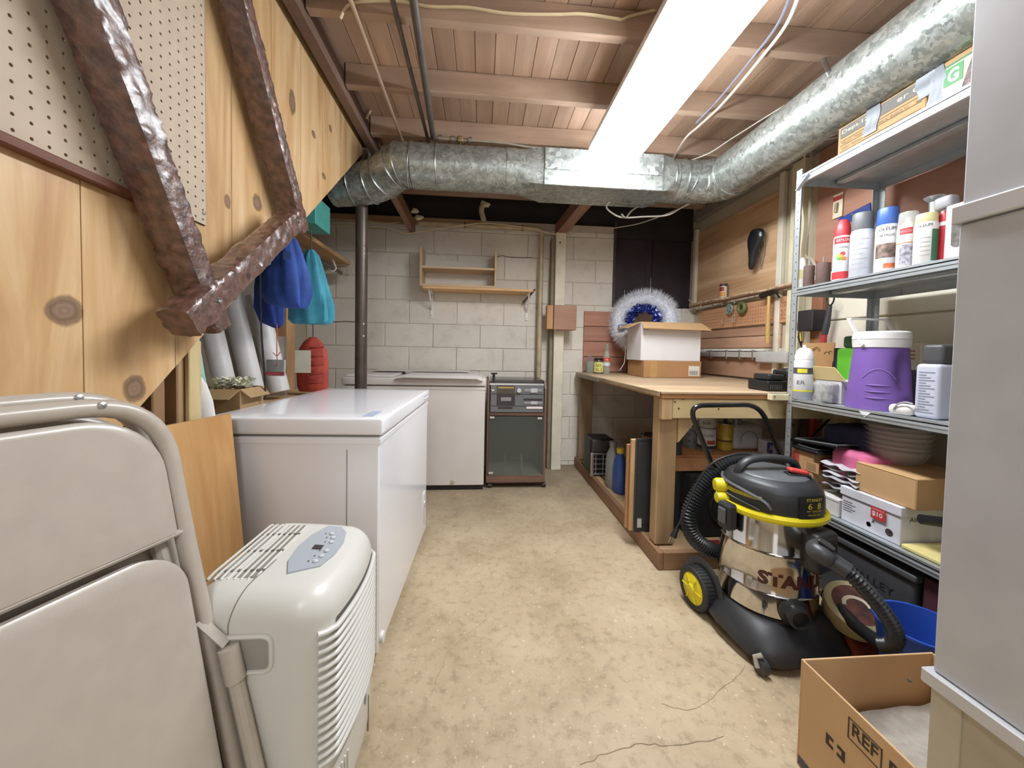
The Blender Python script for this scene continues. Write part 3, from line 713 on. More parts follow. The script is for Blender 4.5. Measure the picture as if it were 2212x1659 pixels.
bx = thing('wooden_box', 'small closed brown wooden box mounted on the white post', 'box', at(1214, 713, y=3.08))
a, b = at(1196, 712, y=3.03), at(1246, 660, y=3.03)
part('case', M().box(a.x, b.x, 3.03, 3.118, a.z, b.z, .003), wood('8f6850', 'aa826a', 'x', scale=.5), bx)
part('side_board', M().box(a.x-.055, a.x-.002, 3.05, 3.118, a.z+.005, b.z, .003), wood('b08050', 'c99a66', 'z'), bx)

def ZV(v, y, u=1110): return at(u, v, y=y).z
# ---------------------------------------------------------------- chest freezers
FRW = solid('f0f1f5', .16, 0, .0, coat=.3); FRG = solid('9c958f', .3, 0, .02, 4)
def freezer(name, label, cx, cy, rz, w_, d_, h, mat, side, near=False):
    """w_ along local x (front faces local -y)"""
    t = thing(name, label, 'freezer', (cx, cy, 0), rz)
    L = dict(local=True)
    part('cabinet', M().box(-w_/2, w_/2, -d_/2, d_/2, .035, h-.062, .006), mat, t, **L)
    part('lid_gasket', M().box(-w_/2+.012, w_/2-.012, -d_/2+.012, d_/2-.012, h-.064, h-.052), solid('8d8a86', .6, 0, 0), t, **L)
    lid = part('lid', M().rbox(-w_/2-.004, w_/2+.004, -d_/2-.010, d_/2, h-.054, h, .009, 3), mat, t, **L)
    part('side_trim', M().box(-w_/2-.0025, w_/2+.0025, -d_/2-.0025, d_/2, h-.082, h-.064, .001), mat, t, **L)
    return t
fz = freezer('chest_freezer', 'glossy white chest freezer beside the aisle, behind the dehumidifier', -.568, 1.625, math.radians(90-1.6), .86, .53, .80, FRW, FRG)
L = dict(local=True)
part('lid_grip', M().box(.27, .40, -.2765, -.274, .762, .785, .001), solid('c3c6cc', .3, 0, 0), fz, 'recessed lid grip', **L)
part('lid_grip_lip', M().rbox(.275, .395, -.281, -.2745, .766, .772, .003, 2), FRW, fz, **L)
part('printed_label', M().box(-.40, -.30, -.235, -.20, .8002, .8008), solid('a9b3c9', .5, 0, 0), fz, 'small pale blue label on the lid', **L)
part('end_seam', M().box(-.4312, -.4302, -.165, -.163, .05, .70), solid('6f6a66', .6, 0, 0), fz, **L)
ctl = M().lathe([(0, .006), (.017, .006), (.019, 0)], (0, 0, 0), 20, Matrix.Translation((.36, -.2665, .20)) @ Matrix.Rotation(math.pi/2, 4, 'X'))
part('control_plate', M().prism([(.0, -.11), (.02, -.03), (.028, .02), (.018, .06), (0, .075), (-.018, .06), (-.028, .02), (-.02, -.03)], (.36, -.2655, .195), (1, 0, 0), (0, 0, 1), .004), solid('dcdde2', .3, 0, 0), fz, 'teardrop thermostat plate', **L)
part('thermostat_knob', ctl, solid('cfd2d6', .2, .3, 0), fz, **L)
for x in (-.36, .36):
    for y in (-.20, .20):
        part('caster', M().rbox(x-.018, x+.018, y-.018 if y > 0 else y-.05, y+.018 if y > 0 else y-.014, 0, .034, .008, 3), solid('d9d8d6', .4, 0, 0), fz, **L)
part('drain_cap', M().lathe([(0, .012), (.017, .01), (.019, 0)], (0, 0, 0), 16, Matrix.Translation((-.405, -.266, .075)) @ Matrix.Rotation(math.pi/2, 4, 'X')), WHITE, fz, **L)
f2 = freezer('chest_freezer', 'cream chest freezer against the far wall with white sheets laid on its lid', -.47, 2.93, 0, 1.0, .50, .815, solid('d6cec8', .4, 0, .03, 5), FRG)
part('toe_recess', M().box(-.48, .495, -.24, -.235, .004, .036), solid('1d1b1b', .8, 0, 0), f2, **L)
part('drain_plug', M().lathe([(0, .008), (.013, .007), (.016, 0)], (0, 0, 0), 16, Matrix.Translation((.275, -.2505, .062)) @ Matrix.Rotation(math.pi/2, 4, 'X')), solid('b3ad86', .5, 0, 0), f2, **L)
SHEET = solid('d2ccc8', .7, 0, .02, 4)
random.seed(2)
for i in range(4):
    x0, x1 = -.60+.02*i, .015-.012*i
    z = .818+.0052*i
    def fn(a, b, i=i, x0=x0, x1=x1, z=z):
        x = x0+(x1-x0)*a; y = 2.625+.008*(3-i)+(3.16-2.63)*b
        over = max(0, (2.674-y)/.05)
        return V((x, y, z+.002-over*(.012+.02*a*(4-i)/4)))
    g = M().grid(fn, 10, 12); n_ = len(g.v); g.v += [(x, y, z_-.0035) for x, y, z_ in g.v]; g.f += [tuple(q+n_ for q in f[::-1]) for f in g.f[:120]]
    W_ = 11
    for q in range(10): g.f.append((q+1, q, q+n_, q+1+n_))
    for q in range(12): g.f.append((q*W_, (q+1)*W_, (q+1)*W_+n_, q*W_+n_)); g.f.append(((q+1)*W_+10, q*W_+10, q*W_+10+n_, (q+1)*W_+10+n_))
    one('white_sheet', ('bottom white board of the fanned stack on the far freezer', 'second white board up in the fanned stack on the far freezer', 'third white board up in the fanned stack on the far freezer', 'topmost white board on the far freezer lid')[i], 'board', g, SHEET, 'white boards fanned on the far freezer', smooth=20)
one('white_sheet', 'smaller white board lying left of the fanned stack, behind the steel column', 'board', M().box(-.95, -.63, 2.70, 3.14, .8165, .832, .002), SHEET)
one('white_sheet', 'thin white sheet lying across the back of the far freezer lid', 'board', M().box(-.86, -.10, 2.98, 3.19, .842, .846, .001, Matrix.Translation((0, 0, 0))), SHEET)

# ---------------------------------------------------------------- wall shelf with little rack
ys_ = 3.04
ws = thing('wall_shelf', 'pine shelf board on two white brackets on the far block wall', 'shelf', at(1030, 628, y=3.2))
xa, xb = XY(911, ys_), XY(1152, ys_); zt = ZV(617, ys_, 910)
part('board', M().box(xa, xb, ys_, WY-.004, zt-.02, zt, .002), wood('c9965c', 'e6c08c', 'x'), ws)
for u in (928, 1139):
    x = XY(u, ys_+.1)
    br = part('bracket', M().box(x-.012, x+.012, WY-.009, WY-.0035, zt-.24, zt-.021, .001).box(x-.012, x+.012, ys_+.015, WY-.004, zt-.026, zt-.021, .001)
              .beam((x, ys_+.04, zt-.028), (x, WY-.008, zt-.17), .012, .008), solid('e3e1dc', .4, 0, 0), ws)
    for dz in (.05, .10, .22): part('screw', M().cyl((x, WY-.0105, zt-dz), (x, WY-.008, zt-dz), .004, n=8), PIPE, br)
part('rod_hook', M().tube(bend([(XY(1132, ys_), ys_+.16, zt-.09), (XY(1150, ys_), ys_+.02, zt-.012), (XY(1152, ys_), ys_-.02, zt-.004)], .03), .008, 8), solid('55504b', .4, .5, 0), ws)
rk = thing('small_rack', 'small open wooden rack with one middle shelf, standing on the pine wall shelf', 'rack', (XY(985, ys_), ys_+.1, zt))
RK = wood('c8a883', 'dcc3a2', 'x'); xl, xr = XY(904, ys_), XY(1070, ys_)
for x, zz in ((xl, .315), (xr-.018, .305)): part('side', M().box(x, x+.018, ys_+.005, WY-.006, zt+.001, zt+zz, .002), RK, rk)
part('middle_shelf', M().box(xl+.018, xr-.018, ys_+.008, WY-.01, zt+.145, zt+.163, .002), RK, rk)
part('bottom_shelf', M().box(xl+.018, xr-.018, ys_+.005, WY-.01, zt+.001, zt+.019, .002), RK, rk)
part('back_panel', M().box(xl+.018, xr-.018, WY-.0095, WY-.0065, zt+.019, zt+.25), solid('d8d2c6', .6, 0, .02), rk)

# ---------------------------------------------------------------- stereo cabinet
yc = 2.71; xl, xr = .047, .487; WAL = wood('5b4136', '7a5b4c', 'z', scale=.6, rough=.5); WALX = wood('5f4438', '80604f', 'x', scale=.6, rough=.5)
sb = thing('stereo_cabinet', 'brown wood-look stereo cabinet on casters with a glass door, right of the far freezer', 'cabinet', ((xl+xr)/2, 2.9, 0))
ztop = ZV(824, yc)
for x in (xl, xr-.016): part('side_panel', M().prism([(0, 0), (.40, 0), (.40, ztop-.045), (.03, ztop-.045), (0, ztop-.085)][0:3]+[(.40, ztop-.05), (.04, ztop-.05), (.0, ztop-.10)], (x+.016, yc, .05), (0, 1, 0), (0, 0, 1), -.016), WAL, sb)
zs = ZV(891, yc)
part('shelf', M().box(xl+.017, xr-.017, yc+.004, yc+.39, zs-.026, zs, .002), WALX, sb)
part('bottom_panel', M().box(xl+.017, xr-.017, yc+.002, yc+.39, .05, .085, .002), WALX, sb)
part('plinth', M().box(xl+.002, xr-.002, yc-.006, yc-.001, .045, ZV(1027, yc), .001), WALX, sb)
part('back_panel', M().box(xl+.017, xr-.017, yc+.385, yc+.392, .09, zs-.03), solid('6d675d', .7, 0, .03), sb)
part('floor_lining', M().box(xl+.02, xr-.02, yc+.01, yc+.38, .0855, .09), solid('b5ad9e', .6, 0, .05), sb)
dg = part('glass_door', M().box(xl+.014, xr-.018, yc-.012, yc-.007, ZV(1026, yc), zs-.028, .001), solid('5c625c', .03, 0, 0, alpha=.38), sb, 'grey tinted glass door')
for u, v in ((1063, 902), (1166, 904), (1060, 1022)): 
    p = at(u, v, y=yc-.013); part('door_clip', M().box(p.x-.017, p.x+.017, yc-.015, yc-.0122, p.z-.006, p.z+.008, .001), solid('c6bfb1', .4, .2, 0), dg)
for x in (.19, .315): part('record_divider', M().tube(bend([(x, yc+.04, .092), (x, yc+.04, .235), (x+.004, yc+.13, .235), (x+.004, yc+.13, .092)], .03), .003, 8), solid('e3e3df', .2, .6, 0), sb)
part('base_frame', M().box(xl+.02, xr-.02, yc+.012, yc+.36, .028, .049, .002), solid('3c2019', .6, 0, 0), sb)
for x in (xl+.03, xr-.005):
    for y in (yc+.0, yc+.34): part('caster', M().cyl((x-.014, y+.02, .021), (x+.014, y+.02, .021), .0205, n=18), solid('3a2b27', .5, 0, 0), sb)
st = thing('stereo_system', 'grey stereo with tuner and cassette deck in the top of the brown cabinet', 'stereo', ((xl+xr)/2, yc+.15, zs))
SG = solid('6f7073', .38, .35, 0); SD = solid('3a3336', .3, .1, 0); SL = solid('cfd0d0', .25, .6, 0)
sx0, sx1 = xl+.022, xr-.022; sh_ = ztop-.045-zs
zt_ = zs+.205
part('body', M().box(sx0, sx1, yc-.004, yc+.33, zs+.001, zt_, .003), SG, st)
part('turntable_lid', M().prism([(0, 0), (.33, 0), (.33, .035), (.03, .035)], (sx1-.004, yc+.005, zt_+.0005), (0, 1, 0), (0, 0, 1), -(sx1-sx0-.008)), solid('4a4340', .1, 0, 0, alpha=.6), st, 'smoked plastic lid')
def sp2(u, v): return at(u, v, y=yc-.004)
def fbox(u0, v0, u1, v1, dp, mat, nm, par=st, b=.001):
    a, b_ = sp2(u0, v1), sp2(u1, v0)
    return part(nm, M().box(a.x, b_.x, yc-.004-dp, yc-.0042, a.z, b_.z, b), mat, par)
fbox(1073, 833, 1112.5, 850, .001, solid('4d463a', .2, .1, 0), 'tuner_dial'); fbox(1076, 836, 1110, 838.5, .0014, solid('b0984e', .4, 0, 0), 'dial_scale', b=0)
cd = fbox(1073, 852, 1112.5, 875, .004, SD, 'cassette_door')
a = sp2(1082, 866); part('cassette_window', M().box(a.x, sp2(1104, 860).x, yc-.0092, yc-.0082, a.z, sp2(1104, 858).z), solid('8b8388', .2, 0, 0), cd)
p = sp2(1121, 843); part('tuning_knob', M().cyl((p.x, yc-.022, p.z), (p.x, yc-.0045, p.z), .0165, n=22), SL, st)
for u0, v0, u1, v1 in ((1132, 840, 1172, 846), (1132, 868, 1172, 872.5)): fbox(u0, v0, u1, v1, .004, solid('9b9b9d', .3, .5, 0), 'slider_bar')
for u0, v0, u1, v1 in ((1146, 839, 1161, 848), (1146, 867, 1161, 873)): fbox(u0, v0, u1, v1, .008, SL, 'slider_knob')
fbox(1131, 861, 1172, 865.5, .001, SD, 'level_meter'); fbox(1137, 878.5, 1172, 883, .005, solid('e0cfcf', .4, 0, 0), 'button_row')
fbox(1062, 841, 1068, 845, .005, SL, 'power_button'); fbox(1076, 879, 1107, 883.5, .001, SD, 'logo_plate')
for v in (851, 877): fbox(1058, v, 1175, v+.8, .0006, SD, 'panel_seam', b=0)
fbox(1058, 829, 1175, 831.5, .003, SL, 'bright_trim')
g2 = thing('clamp', 'black clip standing on the top left corner of the stereo cabinet', 'clip', at(1058, 812, y=2.9))
part('jaw', M().box(.075, .125, 2.88, 2.92, .835, .846, .002), BLACKP, g2); part('stem', M().box(.088, .108, 2.89, 2.91, .765, .834, .003), BLACKP, g2)

# ---------------------------------------------------------------- folded chairs leaning on the plank wall
CH_ = solid('b5aca0', .32, .0, .03, 30, .05, 300, coat=.15)
ah = .291; lean = .216
hx = V((math.sin(ah), math.cos(ah), 0)); nh = V((math.cos(ah), -math.sin(ah), 0))
bz = (V((0, 0, 1))*math.cos(lean)-nh*math.sin(lean)).normalized(); nn_ = hx.cross(bz); nn_ = nn_ if nn_.dot(nh) > 0 else -nn_
def folding_chair(label, O, grp):
    t = thing('folding_chair', label, 'chair', O, group=grp)
    O = V(O)
    def P(a, b, c=0): return O+hx*a*.88+bz*(b*.88+.125)+nn_*c
    # back frame: an inverted U, wide at the feet
    path = [P(.020, -.135), P(.012, .33), P(.0, .66), P(.0, .926), P(-.47, .926), P(-.47, .66), P(-.48, .33), P(-.49, -.135)]
    out = bend(path, .16, 10)
    part('back_frame', M().tube(out, .0145, 12, flat=1.0), CH_, t)
    # back panel with rolled edge
    def slab(a0, a1, b0, b1, r, c0, th, bow=0, foot=0, n=10):
        pts = []
        for cx, cy, s0 in ((a1-r, b1-r, 0), (a0+r, b1-r, 90), (a0+foot, b0+foot if foot else b0, 180), (a1-foot, b0+foot if foot else b0, 270)):
            rr = r if s0 < 180 else max(foot, .001)
            for k in range(n+1):
                q = math.radians(s0+90*k/n); pts.append((cx+rr*math.cos(q) if s0 < 180 or foot else cx, cy+rr*math.sin(q) if s0 < 180 or foot else cy))
        return pts
    def panel(name, pts, c0, th, bow=0):
        N = len(pts); cx = sum(p[0] for p in pts)/N; cy = sum(p[1] for p in pts)/N; m_ = M()
        rings = [(1, -th), (1, 0), (.975, .004), (.9, .0045), (.5, .004), (0.02, .004)]
        vs = []
        for k, h in rings:
            for p in pts:
                a = cx+(p[0]-cx)*(1-(1-k)*(.1 if k > .9 else 1)) if False else cx+(p[0]-cx)*k; b = cy+(p[1]-cy)*k
                vs.append(P(a, b, c0+h-bow*((a-cx)/.2)**2))
        m_.add(vs, [(j*N+i, j*N+(i+1) % N, (j+1)*N+(i+1) % N, (j+1)*N+i) for j in range(5) for i in range(N)]+[tuple(5*N+i for i in range(N)), tuple(range(N))[::-1]])
        return part(name, m_, CH_, t, smooth=50)
    panel('back_panel', slab(-.455, -.016, .655, .902, .12, .006, .004), .008, .006)
    panel('seat', slab(-.445, -.022, .02, .638, .085, .02, .01, foot=.07), .020, .014)
    part('panel_lip', M().tube([P(-.458, .655, .006), P(-.008, .655, .006)], .0055, 8), CH_, t)
    part('hinge_rod', M().tube([P(-.42, .60, -.012), P(-.03, .60, -.012)], .006, 8), CH_, t)
    for a in (-.035, -.42): 
        part('leg', M().tube([P(a, .66, -.018), P(a+(.028 if a > -.2 else -.028), .33, -.018), P(a+(.03 if a > -.2 else -.03), -.12, -.018)], .012, 10), CH_, t)
        s_ = 1 if a > -.2 else -1
        part('fold_bracket', M().beam(P(a+.03*s_, .47, .006), P(a+.050*s_, .405, .032), .016, .003, up=nn_), CH_, t)
        part('foot_sleeve', M().tube([P(a+.050*s_, .400, .036), P(a+.052*s_, .330, .037)], .0165, 12), CH_, t)
        part('back_leg', M().tube([P(a+.050*s_, .395, .036), P(a+.066*s_, -.125, .040)], .0125, 10), CH_, t)
    part('rivet', M().lathe([(0, .003), (.005, .002), (.006, 0)], (0, 0, 0), 10, Matrix.Translation(P(-.10, .927, .0145)) @ (nn_.to_track_quat('Z', 'Y').to_matrix().to_4x4())), STEEL, t)
    return t
O1 = V((-.389, .662, 0))
folding_chair('front one of two folded beige metal chairs leaning at the left edge', O1, 'beige folding chairs leaning at the left')
folding_chair('rear one of two folded beige metal chairs, mostly hidden behind the front one', O1-nn_*.046+bz*.020, 'beige folding chairs leaning at the left')

# orange veneered board leaning on the freezer end
tr = at(499, 893, z=.82); tl = at(330, 925, z=.82); dx_ = (tr-tl).normalized(); dn = V((dx_.y, -dx_.x, 0))
dwn = (V((0, 0, -1))+dn*.10).normalized()
q0 = tr-dx_*.50
one('veneer_board', 'orange-brown veneered board standing between the folding chairs and the freezer', 'board', M().prism([(0, 0), (.5, 0), (.5, .822), (0, .822)], q0, dx_, dwn, .016), wood('c48f54', 'dcae74', 'z', scale=1.3, rough=.45, gloss=.2))

# ---------------------------------------------------------------- dehumidifier
DH = solid('d2d1ca', .32, 0, .01, 10, .03, 400); DHG = solid('a9b0b8', .3, 0, 0)
dx0, dx1, dy0, dy1, dz1 = -.550, -.292, .705, 1.035, .562
dh = thing('dehumidifier', 'rounded off-white dehumidifier with a grey control panel on top', 'dehumidifier', ((dx0+dx1)/2, (dy0+dy1)/2, 0))
def dfn(p):
    # face that looks at the aisle bows outwards, top falls gently to the front
    t = (p.x-dx0)/(dx1-dx0); yy = (p.y-(dy0+dy1)/2)/((dy1-dy0)/2)
    q = V(p); q.x += .022*(1-yy*yy)*t; q.z -= .02*t*t*(p.z/dz1); return q
part('body', M().rbox(dx0, dx1, dy0, dy1, .025, dz1, .055, 7, fn=dfn), DH, dh, smooth=60)
part('base', M().box(dx0+.02, dx1-.01, dy0+.015, dy1-.015, .012, .034, .004), solid('8c8a85', .5, 0, 0), dh)
for x in (dx0+.04, dx1-.04):
    for y in (dy0+.05, dy1-.05): part('caster', M().cyl((x-.01, y, .0125), (x+.01, y, .0125), .0125, n=12), BLACKP, dh)
def bow(y, x=dx1): yy = (y-(dy0+dy1)/2)/((dy1-dy0)/2); return x+.022*(1-min(1, yy*yy))
part('grille_recess', M().grid(lambda a, b: V((bow(dy0+.045+(dy1-dy0-.075)*a)+.0006-.0, dy0+.045+(dy1-dy0-.075)*a, .195+.285*b)), 16, 1), solid('55514f', .6, 0, 0), dh)
for k in range(16):
    z = .205+k*.0174
    pts = [V((bow(y)+.004, y, z)) for y in [dy0+.04+(dy1-dy0-.068)*q/16 for q in range(17)]]
    pts = [V((dx1-.012, dy0+.012, z+.004)), V((dx1+.001, dy0+.024, z+.001))]+pts+[V((dx1-.004, dy1-.014, z+.002))]
    part('louvre', M().tube(pts, .0068, 8, flat=.75), DH, dh, smooth=60)
for k in range(4): part('tank_rib', M().box(bow(dy0+.06)-.012, bow(dy0+.07+k*.012)+.002, dy0+.052+k*.012, dy0+.056+k*.012, .05, .155, .001), DH, dh)
part('tank_seam', M().grid(lambda a, b: V((bow(dy0+.03+.26*a)+.0008, dy0+.03+.26*a, .178+.003*b)), 14, 1), solid('8b8984', .6, 0, 0), dh)
part('logo_badge', M().lathe([(0, .002), (.012, .0015), (.013, 0)], (0, 0, 0), 20, Matrix.Translation((bow(.90)+.001, .905, .16)) @ Matrix.Rotation(math.pi/2, 4, 'Y'), sq=.5), solid('8e9bb0', .2, .5, 0), dh)
part('water_gauge', M().box(bow(.945)-.002, bow(.945)+.0022, .94, .946, .04, .135, .001), solid('8d8270', .5, 0, 0), dh)
# hand hold on the near end
ha = at(490, 1450, y=dy0); hb_ = at(583, 1376, y=dy0); hc = ((ha.x+hb_.x)/2, dy0, .4)
part('hand_hold', M().rbox(ha.x, hb_.x, dy0-.0015, dy0+.004, ha.z, hb_.z, .001, 2), solid('97938b', .5, 0, 0), dh)
part('hand_hold_rim', M().tube(bend([(ha.x-.002, dy0-.001, hb_.z+.003), (hb_.x+.003, dy0-.001, hb_.z+.003), (hb_.x+.003, dy0-.001, ha.z-.003), (ha.x+.01, dy0-.001, ha.z-.003)], .018), .0045, 8), DH, dh)
part('shell_seam', M().tube([(dx0+.093, dy0-.0004, .435)]+[(dx0+.093+.018*q/8, dy0+.055-.0553*math.cos(q*math.pi/16), dz1-.0575+.0553*math.sin(q*math.pi/16)) for q in range(9)]+[(dx0+.115, dy0+.12, dz1-.0027)], .0009, 5), solid('77746e', .6, 0, 0), dh)
# outlet grille at the back of the top
def top(x): t = (x-dx0)/(dx1-dx0); return dz1-.02*t*t
for i in range(8):
    x = dx0+.022+i*.0125
    part('grille_bar', M().tube([(x, dy0+.05, top(x)-.002), (x, dy0+.07, top(x)+.001), (x, dy1-.06, top(x)+.001), (x, dy1-.05, top(x)-.002)], .0032, 6), DH, dh)
part('grille_backing', M().box(dx0+.03, dx0+.112, dy0+.055, dy1-.055, dz1-.006, dz1-.0012), solid('8b877f', .7, 0, 0), dh)
for y in (.78, .855, .93): part('grille_rib', M().box(dx0+.026, dx0+.113, y, y+.006, dz1-.001, dz1+.0006), solid('6f6a62', .7, 0, 0), dh)
# control panel
cpts = [(-.088, -.012), (-.06, .034), (-.02, .044), (.03, .045), (.07, .036), (.092, .018), (.094, -.012), (.05, -.030), (0, -.036), (-.05, -.030)]
cx, cy = dx1-.082, (dy0+dy1)/2+.005
cpz = top(cx)+.0035; nt_ = V((1, 0, -.10)).normalized(); K_ = 1.12
cpl = part('control_panel', M().prism([(p[0]*K_, p[1]*K_) for p in cpts], (cx, cy, cpz+.001), (0, 1, 0), nt_, .004), DHG, dh)
def cpt(a, b): return V((cx, cy, cpz+.0022))+V((0, 1, 0))*a+nt_*b
part('display', M().box(-.010, .010, -.008, .008, -.0008, .001, 0, Matrix.Translation(cpt(.0, .004)) @ Matrix.Rotation(.1, 4, 'Y')), solid('3f3430', .2, 0, 0), cpl)
for a, b in ((-.055, .022), (-.034, .026), (-.012, .028), (.026, .024), (.046, .020), (.064, .010)):
    part('button', M().lathe([(0, .003), (.004, .0026), (.006, 0)], cpt(a, b), 12), solid('c9cdd2', .3, 0, 0), cpl)
    part('lamp_dot', M().lathe([(0, .0006), (.0018, 0)], cpt(a-.001, b-.014), 8), solid('2a2a2e', .3, 0, 0), cpl)

# ---------------------------------------------------------------- under the stairs
GRY = solid('b7b0a5', .8, 0, .06, 3)
one('drywall_scrap', 'tall pale grey drywall sheet standing under the stairs behind the paper rolls', 'board', M().box(-1.35, -1.12, 1.98, 2.0, 0, 1.9, .003), solid('bdb6aa', .8, 0, .05))
one('stud', 'weathered timber stud nearest the viewer, under the stair planks', 'stud', M().box(-.90, -.812, .985, 1.023, 0, .93, .003), wood('8a6648', 'b8926a', 'z'))
one('stud', 'dark stained stud just left of the other studs under the stair planks', 'stud', M().box(-.865, -.80, .925, .952, 0, .87, .002), wood('4a2317', '6b3423', 'z'))
one('stud', 'weathered grey stud with knots under the stair planks, second from the left', 'stud', M().box(-.87, -.800, 1.045, 1.085, 0, 1.0, .003), OLD_Z)
one('trim_strip', 'narrow yellowed trim strip standing at the edge of the stair opening', 'trim', M().box(-.797, -.785, 1.065, 1.11, 0, 1.03, .002), wood('c0a674', 'dccb9c', 'z'))
one('timber_post', 'bare timber post under the far end of the stairs, behind the red bag', 'post', M().box(-1.26, -1.16, 2.32, 2.41, 0, 2.1, .004), wood('a67c52', 'c9a074', 'z'))
# ledge the goods stand on, level with the freezer lid
one('ledge_board', 'board shelf under the stairs behind the white freezer', 'shelf', M().box(-1.46, -.87, 1.14, 2.30, .74, .765, .003), OLD_Y)
sl = thing('side_shelf', 'brown shelf board high on the left wall beyond the stairs, with a rod below', 'shelf', (-1.25, 2.5, 1.68))
part('board', M().box(-1.465, -1.045, 2.08, 3.05, 1.672, 1.70, .003), wood('a98257', 'c8a174', 'y'), sl)
part('closet_rod', M().cyl((-1.12, 2.2, 1.63), (-1.10, 3.0, 1.60), .014, n=14), solid('5d544c', .4, .4, 0), sl)
part('rod_hook', M().tube(bend([(-1.11, 2.86, 1.672), (-1.08, 2.86, 1.60), (-1.11, 2.86, 1.58), (-1.135, 2.86, 1.60)], .02), .006, 8), WHITE, sl)
part('shelf_cleat', M().box(-1.465, -1.06, 3.06, 3.10, 1.60, 1.671, .003), solid('b4ab9c', .7, 0, .05), sl)
p = at(668, 485, y=2.2)
one('teal_box', 'teal box on the high side shelf beside the plank wall', 'box', M().box(p.x-.06, p.x+.055, 2.15, 2.35, 1.701, 1.86, .003), solid('4fa39b', .6, 0, .08))
# paper rolls
WR = solid('cdcbc9', .45, 0, .05, 14, .05, 60)
rolls = [((-1.22, 1.56), 1.32, .040), ((-1.17, 1.66), 1.31, .040), ((-1.12, 1.76), 1.30, .042), ((-1.07, 1.87), 1.28, .045)]
for i, ((x, y), z, r) in enumerate(rolls):
    t = thing('paper_roll', ('leftmost', 'second from left', 'third from left', 'rightmost')[i]+' of the four white wrapping-paper rolls leaning under the stairs', 'paper roll', (x+.07, y, .766), group='white wrapping paper rolls')
    a, b = V((x+.10, y, .80)), V((x-.02, y+.02, z-.02))
    part('paper', M().cyl(a, b, r, n=20), WR, t)
    part('core', M().cyl(b-(b-a).normalized()*.01, b+(b-a).normalized()*.002, r*.35, n=12), solid('8d8377', .8, 0, 0), t)
bagt = thing('gift_bag', 'teal paper sheet or bag standing behind the trim strip under the stairs', 'bag', (-.93, 1.22, .77))
part('paper', M().prism([(0, 0), (.09, 0), (.05, .33), (-.02, .35)], (-.97, 1.27, .767), (1, .2, 0), (0, 0, 1), .02), solid('8cc0b3', .6, 0, .05), bagt)
part('red_tag', M().box(-.925, -.905, 1.25, 1.262, .93, .975, .002), solid('c2463c', .5, 0, 0), bagt)
gb = thing('deer_pouch', 'white printed pouch with red and dark antler motifs at the corner of the freezer lid', 'pouch', (-.87, 1.22, .767))
part('fabric', M().bag([(0, .055, .03), (.03, .062, .036), (.08, .055, .034), (.13, .04, .028), (.165, .02, .015), (.175, .006, .006)], (-.88, 1.20, .768), 24, 3, .05), solid('dcdad6', .8, 0, .03), gb)
for a_, b_, c_ in ((-.886, 1.166, .80), (-.862, 1.17, .835)):
    part('antler_print', M().tube(spline([V((a_, b_-.006, c_)), V((a_-.012, b_-.0065, c_+.012)), V((a_-.01, b_-.006, c_+.024))], 4), .0016, 5).tube(spline([V((a_, b_-.006, c_)), V((a_+.012, b_-.0065, c_+.010)), V((a_+.012, b_-.005, c_+.024))], 4), .0016, 5), solid('3b3536', .8, 0, 0), gb)
part('red_print', M().lathe([(0, .002), (.006, .001), (.007, 0)], (0, 0, 0), 10, Matrix.Translation((-.905, 1.169, .87)) @ Matrix.Rotation(math.pi/2, 4, 'X')), solid('b04a42', .8, 0, 0), gb)
cb = thing('kraft_box', 'small open kraft box full of white paper flowers behind the freezer lid', 'box', (-.93, 1.42, .766))
CK = card('a98a62', 3)
x0, x1, y0, y1, z0, z1 = -.99, -.85, 1.38, 1.52, .766, .865
for nm, b_ in (('side', (x0, x1, y0, y0+.003, z0, z1)), ('side', (x0, x1, y1-.003, y1, z0, z1)), ('side', (x0, x0+.003, y0+.003, y1-.003, z0, z1)), ('side', (x1-.003, x1, y0+.003, y1-.003, z0, z1)), ('bottom', (x0+.003, x1-.003, y0+.003, y1-.003, z0, z0+.003))):
    part(nm, M().box(*b_), CK, cb, smooth=0)
part('flap', M().prism([(0, 0), (.14, 0), (.13, .06), (.01, .06)], (x0, y0-.001, z1), (1, 0, 0), (0, -.75, -.5), .003), CK, cb, smooth=0)
part('flap', M().prism([(0, 0), (.14, 0), (.13, .05), (.01, .05)], (x1+.001, y0, z1), (0, 1, 0), (.6, 0, -.6), .003), CK, cb, smooth=0)
random.seed(4)
fl = M()
for i in range(40):
    c = V((random.uniform(x0+.02, x1-.02), random.uniform(y0+.02, y1-.02), z1+random.uniform(-.01, .025)))
    for k in range(5):
        a = random.uniform(0, 6.28); d = V((math.cos(a), math.sin(a), random.uniform(.2, 1)))*.016; s_ = V((-math.sin(a), math.cos(a), 0))*.007
        fl.add([c, c+d+s_, c+d*1.3, c+d-s_], [(0, 1, 2, 3)])
one('paper_flowers', 'heap of pale white paper flowers in the small kraft box', 'paper flowers', fl, solid('dcdac2', .8, 0, .08, 40), kind='stuff')
